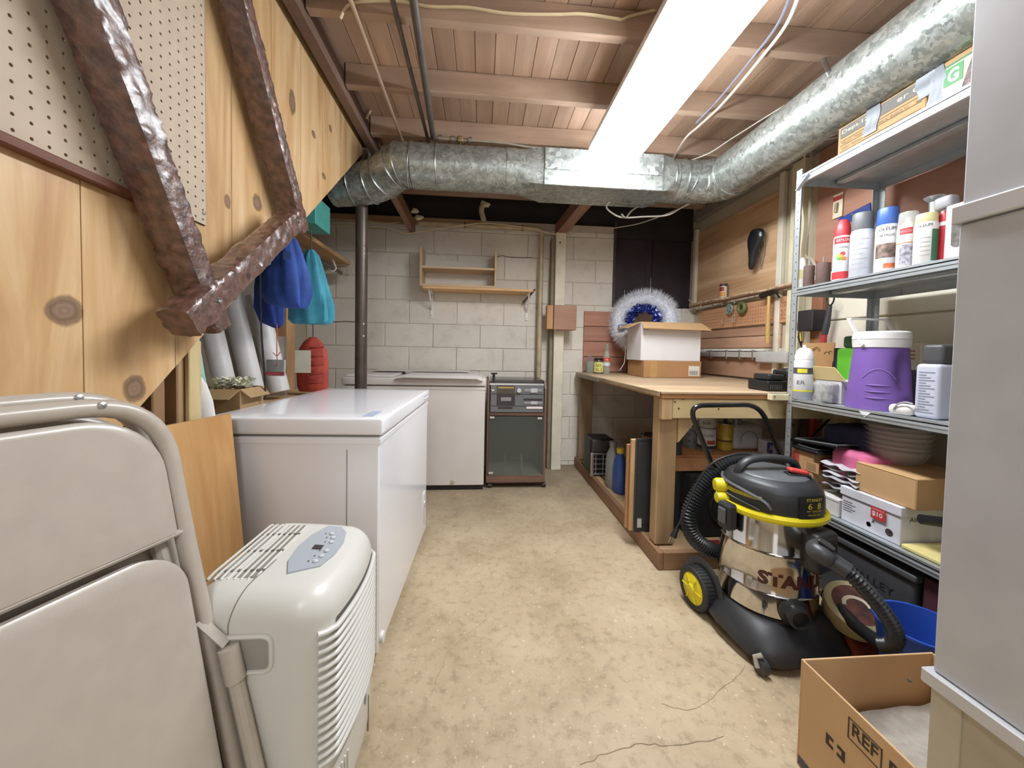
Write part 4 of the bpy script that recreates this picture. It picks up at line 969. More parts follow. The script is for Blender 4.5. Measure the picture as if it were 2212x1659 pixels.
# hanging bags
BLU = solid('2f4f9e', .75, 0, .15, 14, .2, 30); TEAL = solid('3f93a8', .75, 0, .12, 14, .2, 30)
def hang(name, label, u, vt, vb, y, wpx, mat, seed, prof, folds=6, amp=.09):
    c = at(u, vb, y=y); zt = at(u, vt, y=y).z; h = zt-c.z; k = wpx/2*y/800
    t = thing(name, label, 'bag', (c.x, y, c.z))
    part('fabric', M().bag([(q[0]*h, q[1]*k, q[1]*k*.45+.004, q[2]*k if len(q) > 2 else 0, 0) for q in prof], c, 40, folds, amp, seed), mat, t, smooth=60)
    part('drawstring', M().tube([c+V((0, 0, h)), V((c.x, y, c.z+h+.10))], .003, 6), solid('4a4038', .7, 0, 0), t)
    return t
b1 = hang('blue_bag', 'large royal blue cloth bag hanging left of the teal bag below the timber crosspiece', 617, 500, 665, 1.66, 96, BLU, 1, [(0, .45, .35), (.06, .8, .1), (.2, 1.0), (.45, .9), (.7, .72), (.88, .5), (1, .2)])
part('white_label_print', M().prism([(0, 0), (.03, 0), (.03, .03), (0, .03)], at(612, 560, y=1.60), (1, 0, 0), (0, 0, 1), .0005), solid('4c69ad', .7, 0, 0), b1, smooth=0)
hang('blue_bag', 'smaller dark blue cloth bag hanging lowest, at the left of the two blue bags', 582, 565, 708, 1.79, 56, solid('24408f', .75, 0, .15, 14, .2, 30), 3, [(0, .2, .5), (.08, .8, .2), (.3, 1), (.6, .95), (.85, .8), (1, .5)])
b3 = hang('teal_bag', 'teal cloth drawstring bag hanging right of the blue bags', 672, 540, 700, 1.95, 84, TEAL, 7, [(0, .8), (.06, 1.0), (.25, .98), (.5, .78), (.75, .55), (.92, .38), (1, .16)], 8, .10)
part('white_cloth_corner', M().prism([(0, 0), (.05, -.01), (.012, .075)], at(647, 625, y=1.86), (1, 0, 0), (0, 0, 1), .004), WHITE, b3)
RED = solid('ab4434', .75, 0, .18, 18, .3, 40)
rb = hang('red_bag', 'red ribbed cloth bag hanging under the teal bag with a white paper tag', 676, 728, 845, 2.05, 62, RED, 2, [(0, .85), (.1, .98), (.3, 1), (.55, 1), (.75, .9), (.9, .6), (1, .2)], 5, .03)
for k in range(5):
    c = at(680, 752+k*19, y=1.985); part('stitched_rib', M().tube(spline([c+V((-.03, .008, 0)), c+V((.005, -.004, .002)), c+V((.04, .006, .006))], 5), .005, 6), solid('93382b', .8, 0, .1), rb)
p = at(638, 805, y=1.96); q = at(672, 757, y=1.96)
one('paper_tag', 'blank white square card hanging in front of the red bag', 'card', M().box(p.x, q.x, 1.955, 1.957, p.z, q.z), solid('cfcbb8', .7, 0, .03))
p = at(577, 812, y=1.62); q = at(617, 777, y=1.62)
pk = thing('foil_packet', 'clear and silver foil packet with red trim hanging on a red string', 'packet', (p.x, 1.62, p.z))
part('foil', M().rbox(p.x, q.x, 1.612, 1.622, p.z, q.z, .004, 2, fn=lambda v: v+V((0, noise.noise(v*90)*.006, 0))), solid('c9c9c8', .2, .6, .1), pk)
part('red_print', M().box(p.x, q.x, 1.6085, 1.6105, p.z+.004, p.z+.018), solid('bf5660', .4, 0, .2, 60), pk)
part('string', M().tube([(at(598, 700, y=1.62)), at(598, 765, y=1.618), at(599, 790, y=1.612)], .002, 6).tube([at(590, 762, y=1.616), at(598, 770, y=1.615), at(606, 760, y=1.616)], .002, 5), solid('b3544e', .7, 0, 0), pk)
cable('black cord hanging from the blue bags down behind the freezer lid', [at(u, v, y=1.5) for u, v in ((563, 520), (562, 620), (565, 720), (571, 800), (574, 862))], .004, BLACKP, 'cord')
one('plastic_sheet', 'crumpled clear plastic sheet propped behind the freezer lid near the red bag', 'plastic sheet', M().grid(lambda a, b: V((-1.16+.20*a, 1.92+.03*noise.noise(V((a*4, b*4, 1))), .77+.30*b)), 12, 12), solid('a9aca4', .15, 0, .05, alpha=.55))

# ================================================================ workbench in the corner
BX, BY, BZ = .848, 1.665, .845
wb = thing('workbench', 'built-in corner workbench of rough lumber with a worn plywood top', 'workbench', (1.4, 2.4, 0))
TOPM = wood('ae9072', 'cfb592', 'x', scale=.5, rough=.65)
part('top', M().box(BX-.012, WX-.03, BY-.012, 3.21, BZ-.012, BZ, .002), TOPM, wb)
part('top_layer', M().box(BX-.004, WX-.03, BY-.004, 3.21, BZ-.034, BZ-.013, .002), wood('a97142', 'c9945f', 'x'), wb)
part('worn_edge_strip', M().box(BX-.018, BX-.0125, BY, 3.20, BZ-.024, BZ-.001, .002), wood('7d6a50', 'd3bb92', 'y', scale=2.5), wb)
part('metal_angle', M().box(BX-.026, BX-.0185, 2.55, 3.18, BZ-.034, BZ-.004, .002), solid('8d8878', .4, .5, .1), wb)
part('fascia_board', M().box(BX+.055, WX-.04, BY+.002, BY+.038, BZ-.128, BZ-.036, .003), wood('cbb07c', 'e0cc9e', 'x', scale=.7), wb)
part('post', M().box(BX+.006, BX+.10, BY+.04, BY+.105, .092, BZ-.035, .004), wood('a88760', 'cfae82', 'z', scale=.8, blotch=.3), wb)
part('corner_block', M().box(BX+.002, BX+.053, BY+.002, BY+.039, BZ-.135, BZ-.036, .003), OLD_Z, wb)
part('gusset', M().prism([(0, 0), (.10, 0), (0, -.12)], (BX+.101, BY+.05, BZ-.13), (1, 0, 0), (0, 0, 1), .02), OLD_Z, wb)
part('curb_board', M().box(BX-.004, BX+.022, BY-.02, 3.23, 0, .088, .004), wood('7d5c44', 'a17c5c', 'y', rough=.7), wb)
part('curb_board', M().box(BX+.023, 1.50, BY-.02, BY+.006, 0, .086, .004), wood('8d6a4c', 'b08a66', 'x', rough=.7), wb)
for i in range(8):
    y = BY+.01+i*.194; part('deck_plank', M().box(BX+.024, WX-.04, y, y+.190, .066, .0845, .002), OLD_X, wb)
part('end_board', M().box(BX+.004, BX+.115, 3.12, 3.15, .09, BZ-.036, .003), wood('8f7a5e', 'b59c7a', 'z'), wb)
part('mid_shelf', M().box(1.02, WX-.05, 1.84, 2.25, .47, .49, .002), wood('b97b4a', 'd29a66', 'x'), wb)
part('mid_shelf_edge', M().box(1.0, 1.44, 1.815, 1.838, .415, .485, .003), wood('bb7f4e', 'd8a473', 'x'), wb)
for x in (1.86,): part('rear_leg', M().box(x, x+.03, BY+.05, BY+.12, .09, BZ-.04, .003), OLD_Z, wb)
part('red_slot', M().box(1.60, 1.70, BY-.0135, BY-.0125, BZ-.028, BZ-.020), solid('6d241d', .5, 0, 0), wb)
for u, v in ((1458, 868), (1466, 882), (1476, 862), (1552, 883)):
    p = at(u, v, y=BY+.001); part('nail_head', M().cyl(p-V((0, .002, 0)), p, .0035, n=8), solid('3b2b22', .5, .3, 0), wb)

def base_y(u, v, z): return at(u, v, z=z)
# --- things on the bench
p = at(1311, 806, z=BZ)
cola = thing('cola_bottle', 'glass cola bottle with a red label on the far left of the workbench', 'bottle', (p.x, 3.02, BZ)); c = V((XY(1311, 3.02), 3.02, BZ+.0005))
GLS = solid('b9c7b8', .04, 0, 0, alpha=.35)
part('glass', M().lathe([(.001, .002), (.028, .0), (.030, .02), (.027, .06), (.031, .10), (.031, .13), (.020, .17), (.013, .20), (.011, .235), (.013, .238), (.013, .246), (.011, .247)], c, 24), GLS, cola)
part('neck_shade', M().lathe([(.009, .19), (.008, .24)], c, 12), solid('5d6a5c', .2, 0, 0, alpha=.5), cola)
A = view(c); wrap(cola, solid('c8402f', .4, 0, 0), c, .0322, .105, .133, A-70, A+70, 'red_label'); wrap(cola, solid('c9cfd2', .4, 0, 0), c, .031, .065, .092, A-70, A+70, 'white_label')
cyltext('Cola', cola, WHITE, c, .0326, .112, A, .014, .028)
c = V((XY(1294, 3.05), 3.05, BZ+.0005)); jar = thing('label_jar', 'small black-lidded jar with a yellow NO SLI label beside the cola bottle', 'jar', c)
part('jar', M().lathe([(.001, 0), (.038, 0), (.040, .006), (.040, .10), (.036, .11)], c, 24), solid('4d4a46', .2, 0, 0), jar)
part('lid', M().lathe([(.037, .11), (.038, .112), (.038, .128), (.001, .130)], c, 24), BLACKP, jar)
A = view(c); wrap(jar, solid('d8cf7a', .5, 0, 0), c, .0408, .01, .095, A-75, A+75, 'yellow_label')
cyltext('NO', jar, BLACKP, c, .0414, .055, A, .025, .04); cyltext('SLI', jar, solid('8a2b2b', .5, 0, 0), c, .0414, .02, A, .025, .045)
c = V((XY(1276, 3.09), 3.09, BZ+.0005)); jb = thing('brush_jar', 'glass jar of silvery metal bits at the far left end of the workbench', 'jar', c)
part('glass', M().lathe([(.001, 0), (.034, 0), (.036, .006), (.036, .10)], c, 20), GLS, jb)
random.seed(8)
for k in range(7):
    a = k*.9; part('metal_bit', M().cyl(c+V((math.cos(a)*.015, math.sin(a)*.015, .004)), c+V((math.cos(a)*.028, math.sin(a)*.024, .12+.02*(k % 3))), .0035, n=8), STEEL, jb)
# cardboard box + white box on it
def openbox(name, label, x0, x1, y0, y1, z0, z1, outer, th=.004, group=None, inner=None):
    t = thing(name, label, 'box', ((x0+x1)/2, (y0+y1)/2, z0), group=group)
    part('front_side', M().box(x0, x1, y0, y0+th, z0, z1, .001), outer, t); part('back_side', M().box(x0, x1, y1-th, y1, z0, z1, .001), outer, t)
    part('end_side', M().box(x0, x0+th, y0+th, y1-th, z0, z1, .001), outer, t); part('end_side', M().box(x1-th, x1, y0+th, y1-th, z0, z1, .001), outer, t)
    part('bottom', M().box(x0+th, x1-th, y0+th, y1-th, z0, z0+th), outer, t)
    return t
q = at(1514, 817, z=BZ+.001); yb = q.y
xa, xb, zt2 = XY(1392, yb), q.x, at(1514, 781, y=yb).z
kb = thing('cardboard_box', 'flat brown cardboard carton with a barcode label under the white open box on the bench', 'box', ((xa+xb)/2, yb+.15, BZ))
part('carton', M().box(xa, xb, yb, yb+.30, BZ+.001, zt2, .003), card('a67c52', 1), kb)
part('tape', M().box(xa+.05, xa+.10, yb-.001, yb-.0002, BZ+.003, zt2-.002), solid('b08a5a', .3, 0, .05), kb)
a = at(1487, 812, y=yb-.001); b = at(1511, 791, y=yb-.001)
decal(kb, solid('d6d0c6', .5, 0, 0), (a.x, yb-.0012, a.z), (1, 0, 0), (0, 0, 1), b.x-a.x, b.z-a.z, 'barcode_label')
for k in range(9): part('barcode_bar', M().box(a.x+.008+k*.0075, a.x+.011+k*.0075, yb-.0022, yb-.0013, a.z+.006, a.z+.038), BLACKP, kb, smooth=0)
wbz = zt2+.001; cw = at(1410, 772, y=yb+.02); rz_ = 0
WB = solid('d8d5d5', .6, 0, .03, 6)
x0, x1 = XY(1408, yb+.03), XY(1512, yb+.03); zt3 = at(1460, 697, y=yb+.03).z; 
wbx = openbox('white_box', 'white corrugated box with open brown flaps on top of the barcode carton', x0-.085, x1, yb+.025, yb+.29, wbz, zt3, WB)
KF = card('b9956b', 2)
part('flap', M().prism([(0, 0), (x1-x0+.08, 0), (x1-x0+.115, .105), (-.02, .09)], (x0-.083, yb+.022, zt3), (1, 0, 0), (0, -.75, -.55), .004), KF, wbx)
part('flap', M().prism([(0, 0), (.26, 0), (.24, .11), (.0, .10)], (x0-.09, yb+.29, zt3), (0, -1, 0), (-.85, 0, -.40), .004), KF, wbx)
part('flap', M().prism([(0, 0), (.26, 0), (.24, .10), (.0, .10)], (x1, yb+.025, zt3), (0, 1, 0), (.8, 0, -.4), .004), KF, wbx)
part('printed_lines', M().box(x0-.07, x0-.03, yb+.0235, yb+.0245, zt3-.06, zt3-.056), solid('8f8b88', .6, 0, 0), wbx)
# wreath
wc = at(1390, 694, y=2.99); wr_ = thing('wreath', 'fluffy white tinsel wreath with blue ribbon inside, leaning behind the white box', 'wreath', wc)
na = V((-.45, -.80, .25)).normalized(); e1 = V((0, 0, 1)).cross(na).normalized(); e2 = na.cross(e1)
random.seed(21)
core = M().tube([wc+e1*math.cos(a)*.205+e2*math.sin(a)*.19 for a in [k*2*math.pi/40 for k in range(40)]], .055, 12, closed=True)
part('wreath_core', core, solid('d5d7de', .8, 0, .05, 60), wr_)
tn = M()
for i in range(9000):
    a = random.uniform(0, 6.283); b = random.uniform(0, 6.283); o_ = e1*math.cos(a)+e2*math.sin(a)
    c0 = wc+o_*.2; d = (o_*math.cos(b)+na*math.sin(b)).normalized(); d = (d+V((random.gauss(0, .35), random.gauss(0, .35), random.gauss(0, .35)))).normalized()
    p0 = c0+d*.045; p1 = c0+d*random.uniform(.08, .112); s_ = d.cross(V((random.random(), random.random(), random.random()))).normalized()*.0014
    tn.add([p0-s_, p0+s_, p1], [(0, 1, 2)])
part('tinsel', tn, solid('e2e4ea', .5, 0, 0), wr_, kind='stuff', smooth=0)
bt = M()
for i in range(1500):
    a = random.uniform(0, 6.283); o_ = e1*math.cos(a)+e2*math.sin(a); c0 = wc+o_*random.uniform(.09, .135)+na*random.uniform(-.01, .04)
    d = V((random.gauss(0, 1), random.gauss(0, 1), random.gauss(0, 1))).normalized(); s_ = d.cross(na).normalized()*.006
    bt.add([c0-s_, c0+s_, c0+d*.03+s_, c0+d*.03-s_], [(0, 1, 2, 3)])
part('blue_ribbon', bt, solid('35408c', .25, .5, .2, 60), wr_, kind='stuff', smooth=0)
part('ribbon_knot', M().rbox(-.03, .03, -.02, .02, -.025, .025, .018, 4, Matrix.Translation(wc-e1*.16-e2*.08+na*.08)), solid('8d93ae', .3, .3, .3, 80), wr_)
cable('thin white cord hanging down from the wreath onto the bench', [at(u, v, y=2.9) for u, v in ((1352, 745), (1350, 770), (1348, 785), (1338, 800))], .003, RMW, 'cord')
c = at(1385, 803, z=BZ+.02); c.z = BZ+.018
one('foil_scrap', 'crumpled bright foil scrap on the bench left of the carton', 'scrap', M().rbox(-.02, .02, -.015, .015, -.016, .016, .012, 4, Matrix.Translation(c), fn=lambda p: p+V((noise.noise(p*200)*.008,)*3)), solid('cfd0cf', .2, .8, .2, 60))
# charger and batteries at the right end of the bench
p = at(1690, 848, y=1.68)
ch = thing('battery_charger', 'black cordless tool battery and charger on the bench edge beside the metal shelving', 'charger', (1.40, 1.75, BZ))
x0 = XY(1662, 1.70); part('charger_body', M().rbox(x0, x0+.115, 1.70, 1.84, BZ+.001, BZ+.052, .008, 3), BLACKP, ch)
for k in range(6): part('vent_rib', M().box(x0+.012+k*.011, x0+.017+k*.011, 1.6985, 1.7, BZ+.012, BZ+.034), solid('4c4c4e', .4, 0, 0), ch, smooth=0)
part('battery', M().rbox(x0+.012, x0+.10, 1.71, 1.82, BZ+.053, BZ+.085, .010, 3), solid('242426', .4, 0, 0), ch)
dr_ = thing('power_drill', 'dark cordless drill lying behind the black charger', 'drill', (1.56, 1.80, BZ))
part('body', M().rbox(x0+.14, x0+.30, 1.74, 1.81, BZ+.045, BZ+.115, .022, 4), solid('2c2a2c', .4, 0, 0), dr_)
part('grip', M().rbox(x0+.22, x0+.26, 1.745, 1.80, BZ+.001, BZ+.06, .012, 3), BLACKP, dr_)
part('chuck', M().cyl((x0+.14, 1.775, BZ+.085), (x0+.095, 1.775, BZ+.095), .02, .013, n=16), solid('3a393b', .3, .5, 0), dr_)
cr = thing('cream_block', 'small cream plastic block marked 7 at the front edge of the bench', 'block', (1.36, 1.66, BZ))
x7 = XY(1662, 1.648); part('block', M().box(x7, x7+.085, 1.62, 1.65, BZ-.033, BZ-.004, .002), solid('d8cca4', .5, 0, .03), cr)
text('7', cr, BLACKP, (x7+.008, 1.6195, BZ-.027), (1, 0, 0), (0, 0, 1), .016)
part('clip', M().box(x7+.01, x7+.07, 1.625, 1.652, BZ-.0035, BZ+.0, .001), STEEL, cr)

# --- on the right wall
XW = WX-.016
def onwall(u, v, x=XW): return at(u, v, x=x)
sd = thing('bicycle_saddle', 'black bicycle saddle hanging on the plywood wall', 'bicycle saddle', onwall(1632, 540))
sp1 = [onwall(u, v, XW-.05) for u, v in ((1636, 498), (1633, 520), (1630, 545), (1627, 568), (1624, 586))]
rd_ = [.040, .070, .055, .028, .022]; g = M(); n = 24; pts_ = spline(sp1, 5); N = len(pts_)
def rint(t):
    prof = [(0, .012), (.04, .045), (.12, .066), (.25, .072), (.4, .060), (.55, .038), (.7, .027), (.9, .023), (.97, .018), (1, .006)]
    for (a, ra), (b, rb_) in zip(prof, prof[1:]):
        if t <= b: return ra+(rb_-ra)*(t-a)/(b-a)
    return prof[-1][1]
def sfn(a, b):
    c = sp1[0].lerp(sp1[-1], b)+V((0, 0, .012)); r = rint(b); ang = a*2*math.pi
    return c+V((-.034*math.cos(ang)*(1 if math.cos(ang) > 0 else .5)*min(1, r/.03), math.sin(ang)*r, 0))
g.grid(sfn, 28, 36, closed=True); part('padded_shell', g, solid('1e2024', .3, 0, .05, coat=.3), sd, smooth=70)
part('rail', M().tube(bend([(XW-.03, sp1[0].y-.03, sp1[0].z-.02), (XW-.008, sp1[0].y-.02, sp1[2].z), (XW-.02, sp1[0].y, sp1[-1].z+.02)], .02), .0035, 8).tube(bend([(XW-.03, sp1[0].y+.03, sp1[0].z-.02), (XW-.008, sp1[0].y+.02, sp1[2].z), (XW-.02, sp1[0].y, sp1[-1].z+.02)], .02), .0035, 8), STEEL, sd)
ld = thing('ledge', 'rough narrow ledge strip with wood edge running along the right wall over the pegboard', 'ledge', (1.86, 2.7, 1.45))
part('strip', M().beam((1.885, 2.06, 1.452), (1.855, 3.16, 1.445), .05, .018, b=.003), wood('6d4736', 'b08a6c', 'y', scale=2), ld)
part('bark_edge', M().tube([(1.862-.03*t, 2.06+1.1*t, 1.455+.004*math.sin(t*19)) for t in [k/24 for k in range(25)]], .009, 8), solid('c3a688', .8, 0, .3, 30, .5, 60), ld)
one('cup_hook', 'pale curled hook at the far end of the ledge', 'hook', M().tube(spline([onwall(u, v, 1.84) for u, v in ((1488, 648), (1500, 655), (1514, 652), (1513, 662), (1503, 664))], 5), .005, 8), solid('d3bc93', .5, 0, 0))
sj = thing('spice_jar', 'small round tin with orange and white label standing on the ledge', 'tin', onwall(1563, 631, 1.865))
c = V((1.868, YX(1563, 1.868, 620), 1.463)); A = view(c)
part('tin', M().lathe([(.001, 0), (.026, 0), (.027, .004), (.027, .085), (.026, .09)], c, 22), solid('cfc9bd', .4, .2, 0), sj)
part('lid', M().lathe([(.027, .09), (.0275, .092), (.0275, .108), (.001, .11)], c, 22), solid('3d2f2a', .4, 0, 0), sj)
wrap(sj, solid('d08a35', .5, 0, .2, 60), c, .0275, .01, .045, A-70, A+20, 'orange_label'); wrap(sj, solid('8a2f2a', .5, 0, .2, 80), c, .0276, .05, .085, A-70, A+10, 'red_label')
for i, (u, v) in enumerate(((1468, 668), (1474, 668), (1479, 670), (1540, 658), (1536, 652), (1555, 650), (1561, 654), (1578, 648), (1588, 650), (1617, 640), (1631, 636), (1641, 634), (1583, 692), (1588, 690), (1561, 694), (1687, 678))):
    t = M().tube(bend([onwall(u, v-10, WX-.026), onwall(u, v-10, WX-.045), onwall(u-.5, v+4, WX-.046), onwall(u-2, v+6, WX-.055), onwall(u-3, v-1, WX-.06)], .006), .0022, 6)
    one('peg_hook', ('wire peg hook, %s as listed from the far end of the brown pegboard strip' % 'first second third fourth fifth sixth seventh eighth ninth tenth eleventh twelfth thirteenth fourteenth fifteenth sixteenth'.split()[i]), 'hook', t, solid('cfc9c2', .3, .6, 0), 'wire hooks on the pegboard strip')
def ring(name, label, u, v, R, r, mat, spokes=0):
    c = onwall(u, v, WX-.05); t = thing(name, label, 'tape roll', c)
    part('roll', M().tube([c+V((0, math.cos(a)*(R+r)/2, math.sin(a)*(R+r)/2)) for a in [k*2*math.pi/28 for k in range(28)]], (R-r)/2, 12, closed=True), mat, t)
    if spokes:
        for k in range(spokes):
            a = k*2*math.pi/spokes; part('spoke', M().beam(c+V((-.005, 0, 0)), c+V((-.005, math.cos(a)*r, math.sin(a)*r)), .006, .006), mat, t)
        part('hub', M().cyl(c-V((.015, 0, 0)), c+V((.012, 0, 0)), .009, n=14), mat, t)
    return t
ring('wire_spool', 'pale blue-green spoked wire spool hanging on the pegboard strip', 1575, 668, .040, .028, solid('83a096', .4, .2, .1), 5)
ring('tape_roll', 'olive green roll of tape hanging right of the wire spool', 1602, 665, .046, .018, solid('616a3e', .5, 0, .1))
# hammer
hm = thing('hammer', 'claw hammer with a dark head and pale wood handle hanging from the pegboard strip', 'hammer', onwall(1660, 640, 1.84))
a = onwall(1661, 640, 1.85); b = onwall(1660, 742, 1.85); b.y = a.y-.005
ybz = a.y
part('handle', M().tube([V((a.x, a.y, a.z+.0)), V((a.x, a.y, a.z-.08)), V((a.x, a.y, (a.z+b.z)/2-.02)), V((b.x, b.y, b.z+.02)), b], .014, 14, radii=[.011, .011, .015, .016, .015], flat=.8), wood('c9a05c', 'e0c07e', 'z', rough=.4), hm)
hp = spline([V((1.85, a.y-.068, a.z+.012)), V((1.85, a.y-.035, a.z+.022)), V((1.85, a.y, a.z+.016)), V((1.85, a.y+.045, a.z+.012))], 5)
part('head', M().tube(hp, .016, 12, radii=[.006+.010*min(1, i/6) for i in range(len(hp))]), solid('34332f', .35, .6, .1), hm)
part('face', M().cyl((1.85, a.y+.045, a.z+.012), (1.85, a.y+.065, a.z+.010), .018, .0185, n=18), solid('3c3b37', .3, .7, 0), hm)
part('claw', M().tube(spline([V((1.842, a.y-.03, a.z+.022)), V((1.842, a.y-.07, a.z+.008)), V((1.84, a.y-.098, a.z-.022))], 5), .006, 8), solid('34332f', .35, .6, .1), hm)
# strip of plastic drawers / level on the wall
lv = thing('plastic_rail', 'grey-white plastic rail or level hung low on the wall behind the white box', 'rail', onwall(1620, 755))
a = onwall(1515, 757, WX-.04); b = onwall(1640, 757, WX-.04)
part('bar', M().box(WX-.055, WX-.022, b.y, a.y, 1.005, 1.045, .003), solid('b9b5ae', .3, 0, .08), lv)
part('cover', M().rbox(WX-.075, WX-.022, 2.12, b.y-.005, .975, 1.05, .012, 3), solid('c4c3c0', .15, 0, .05, alpha=.75), lv)
for q in (2.9, 2.7, 2.55, 2.42): part('bracket', M().box(WX-.06, WX-.021, q, q+.012, .99, 1.06, .002), STEEL, lv)
part('upper_strip', M().box(WX-.045, WX-.022, 2.35, 3.0, 1.052, 1.064, .002), WHITE, lv)
# cord with plug, black box, knife, red tool, cards
cable('cream extension cord hanging behind the shelving post, ending in a plug', [onwall(u, v, 1.84) for u, v in ((1738, 325), (1737, 370), (1731, 430), (1735, 480), (1729, 540), (1722, 600), (1717, 640), (1716, 665), (1713, 688))], .006, solid('d8cfae', .5, 0, 0), 'cord')
c = onwall(1712, 692, 1.84); pg = thing('plug', 'cream electric plug at the end of the hanging extension cord', 'plug', c)
part('plug_body', M().rbox(c.x-.012, c.x+.012, c.y-.014, c.y+.014, c.z-.022, c.z+.018, .008, 3), solid('ddd6c0', .5, 0, 0), pg)
for s_ in (-.006, .006): part('prong', M().box(c.x-.001, c.x+.001, c.y+s_-.002, c.y+s_+.002, c.z-.038, c.z-.0225), STEEL, pg)
cable('grey sheathed cable clipped to the cream wall stud behind the shelving', [onwall(u, v, WX-.055) for u, v in ((1752, 300), (1752, 360), (1748, 470), (1738, 545), (1752, 560), (1760, 572), (1764, 590))], .008, solid('b0a793', .5, 0, .05))
c0, c1 = onwall(1731, 716, 1.86), onwall(1767, 668, 1.86)
one('black_case', 'matt black box hanging on the wall behind the shelving post', 'box', M().rbox(1.83, 1.912, c1.y, c0.y, c0.z, c1.z, .008, 3), solid('262224', .6, 0, .05))
kn = thing('utility_knife', 'yellow and black retractable knife hanging near the black case', 'knife', onwall(1730, 730, 1.85)); c = onwall(1727, 728, 1.85)
part('handle', M().tube([c+V((0, 0, .03)), c+V((0, 0, 0)), c+V((0, -.012, -.035)), c+V((0, -.02, -.06))], .011, 10, radii=[.010, .013, .010, .005], flat=.5), BLACKP, kn)
part('yellow_grip', M().tube([c+V((-.007, -.012, .025)), c+V((-.007, -.014, -.0)), c+V((-.007, -.02, -.025))], .0045, 8), solid('c9a53c', .5, 0, 0), kn)
rt = thing('grabber_tool', 'long grey and red handled grabber with a two-prong hook tip on the wall', 'tool', onwall(1788, 700, 1.87))
for (u0, v0, u1, v1, r0, r1, m_, nm) in ((1793, 660, 1786, 700, .010, .016, solid('3c3d40', .5, 0, 0), 'shaft'), (1786, 700, 1781, 722, .016, .015, solid('3c3d40', .5, 0, 0), 'grip'), (1781, 722, 1778, 745, .012, .013, solid('b5323a', .5, 0, 0), 'red_grip'), (1778, 745, 1777, 755, .016, .018, WHITE, 'collar')):
    part(nm, M().cyl(onwall(u0, v0, 1.87), onwall(u1, v1, 1.87), r0, r1, n=14), m_, rt)
part('prong', M().tube(spline([onwall(u, v, 1.87) for u, v in ((1786, 642), (1786, 652), (1793, 660), (1800, 652), (1802, 643))], 5), .004, 8), BLACKP, rt)
hc = thing('hang_card', 'cream and red header card with a tool hanging high on the red plywood', 'card', onwall(1808, 450, 1.9))
a, b = onwall(1799, 474, WX-.02), onwall(1822, 414, WX-.02)
part('card', M().box(WX-.022, WX-.0195, b.y, a.y, a.z, b.z), solid('d9cdb0', .6, 0, .05), hc, smooth=0); part('red_header', M().box(WX-.024, WX-.0222, b.y, a.y, b.z-.035, b.z-.012), solid('a23c36', .5, 0, .2, 90), hc)
part('clipped_tool', M().tube([V((WX-.028, (a.y+b.y)/2, b.z-.05)), V((WX-.028, (a.y+b.y)/2+.004, a.z+.03))], .008, 8), solid('8f7f6d', .5, .2, .2), hc)
bs = thing('blue_saw', 'blue flat-bladed tool resting on the cans in front of the red plywood', 'tool', (1.80, 1.45, 1.62))
a, b = onwall(1812, 482, 1.78), onwall(1882, 447, 1.78)
part('blade', M().beam(a, b, .045, .006, up=(1, 0, 0), b=.002), solid('2c479a', .4, 0, .03), bs)
part('bolt', M().cyl(onwall(1840, 463, 1.772), onwall(1840, 463, 1.79), .005, n=10), STEEL, bs)
part('rest_pin', M().cyl((1.782, b.y+.02, b.z-.01), (WX-.014, b.y+.02, b.z-.01), .003, n=8), STEEL, bs)

# ================================================================ under the bench
DK = .0850
p = at(1307, 1030, z=DK); ht = thing('wire_heater', 'old black and chrome wire-grille heater on the deck under the bench', 'heater', p)
hx0, hx1, hy = XY(1284, p.y), XY(1336, p.y), p.y; zt = at(1305, 950, y=hy).z
part('housing', M().rbox(hx0, hx1, hy+.02, hy+.22, DK, zt, .02, 4), solid('2b2928', .45, .3, .05), ht)
part('mesh_top', M().rbox(hx0+.008, hx1-.008, hy+.012, hy+.03, zt-.10, zt-.01, .01, 3), solid('4a4744', .5, .4, .2, 90), ht)
for k in range(5):
    z = DK+.02+k*(zt-DK-.13)/4; part('grille_wire', M().cyl((hx0+.01, hy+.008, z), (hx1-.01, hy+.008, z), .004 if k not in (0, 4) else .008, n=8), STEEL, ht)
for q in (.2, .5, .8): part('grille_wire', M().cyl((hx0+(hx1-hx0)*q, hy+.006, DK+.02), (hx0+(hx1-hx0)*q, hy+.006, zt-.11), .003, n=8), STEEL, ht)
for x in (hx0+.008, hx1-.008): part('chrome_corner', M().rbox(x-.012, x+.012, hy-.0, hy+.018, DK+.001, zt-.10, .005, 2), solid('aca79e', .3, .7, 0), ht)
def bottle(name, label, u, v, w_px, vt, mat, capm, yoff=0, cap_h=.2):
    p = at(u, v, z=DK); h = at(u, vt, y=p.y).z-DK; r = w_px/2*p.y/800
    t = thing(name, label, 'bottle', p)
    part('body', M().bag([(0, r*.92, r*1.3), (.01, r, r*1.45), (h*.55, r, r*1.45), (h*.72, r*.85, r*1.2), (h*.84, r*.5, r*.55, -r*.0), (h*.88, r*.5, r*.5), (h*.9, r*.48, r*.48)], p+V((0, r*1.4, .0005)), 28), mat, t, smooth=50)
    part('cap', M().lathe([(r*.55, h*.885), (r*.56, h*.99), (r*.48, h), (.001, h)], p+V((0, r*1.4, 0)), 20), capm, t)
    return t, p, h, r
bottle('oil_bottle', 'grey motor oil bottle under the bench beside the wire heater', 1329, 1058, 30, 958, solid('8d8c8a', .35, 0, .03), solid('7e7d7c', .35, 0, 0))
t, p, h, r = bottle('coolant_bottle', 'blue plastic jug with a yellow cap standing right of the grey oil bottle', 1345, 1070, 30, 973, solid('35569d', .35, 0, .05), solid('d2b52f', .4, 0, 0))
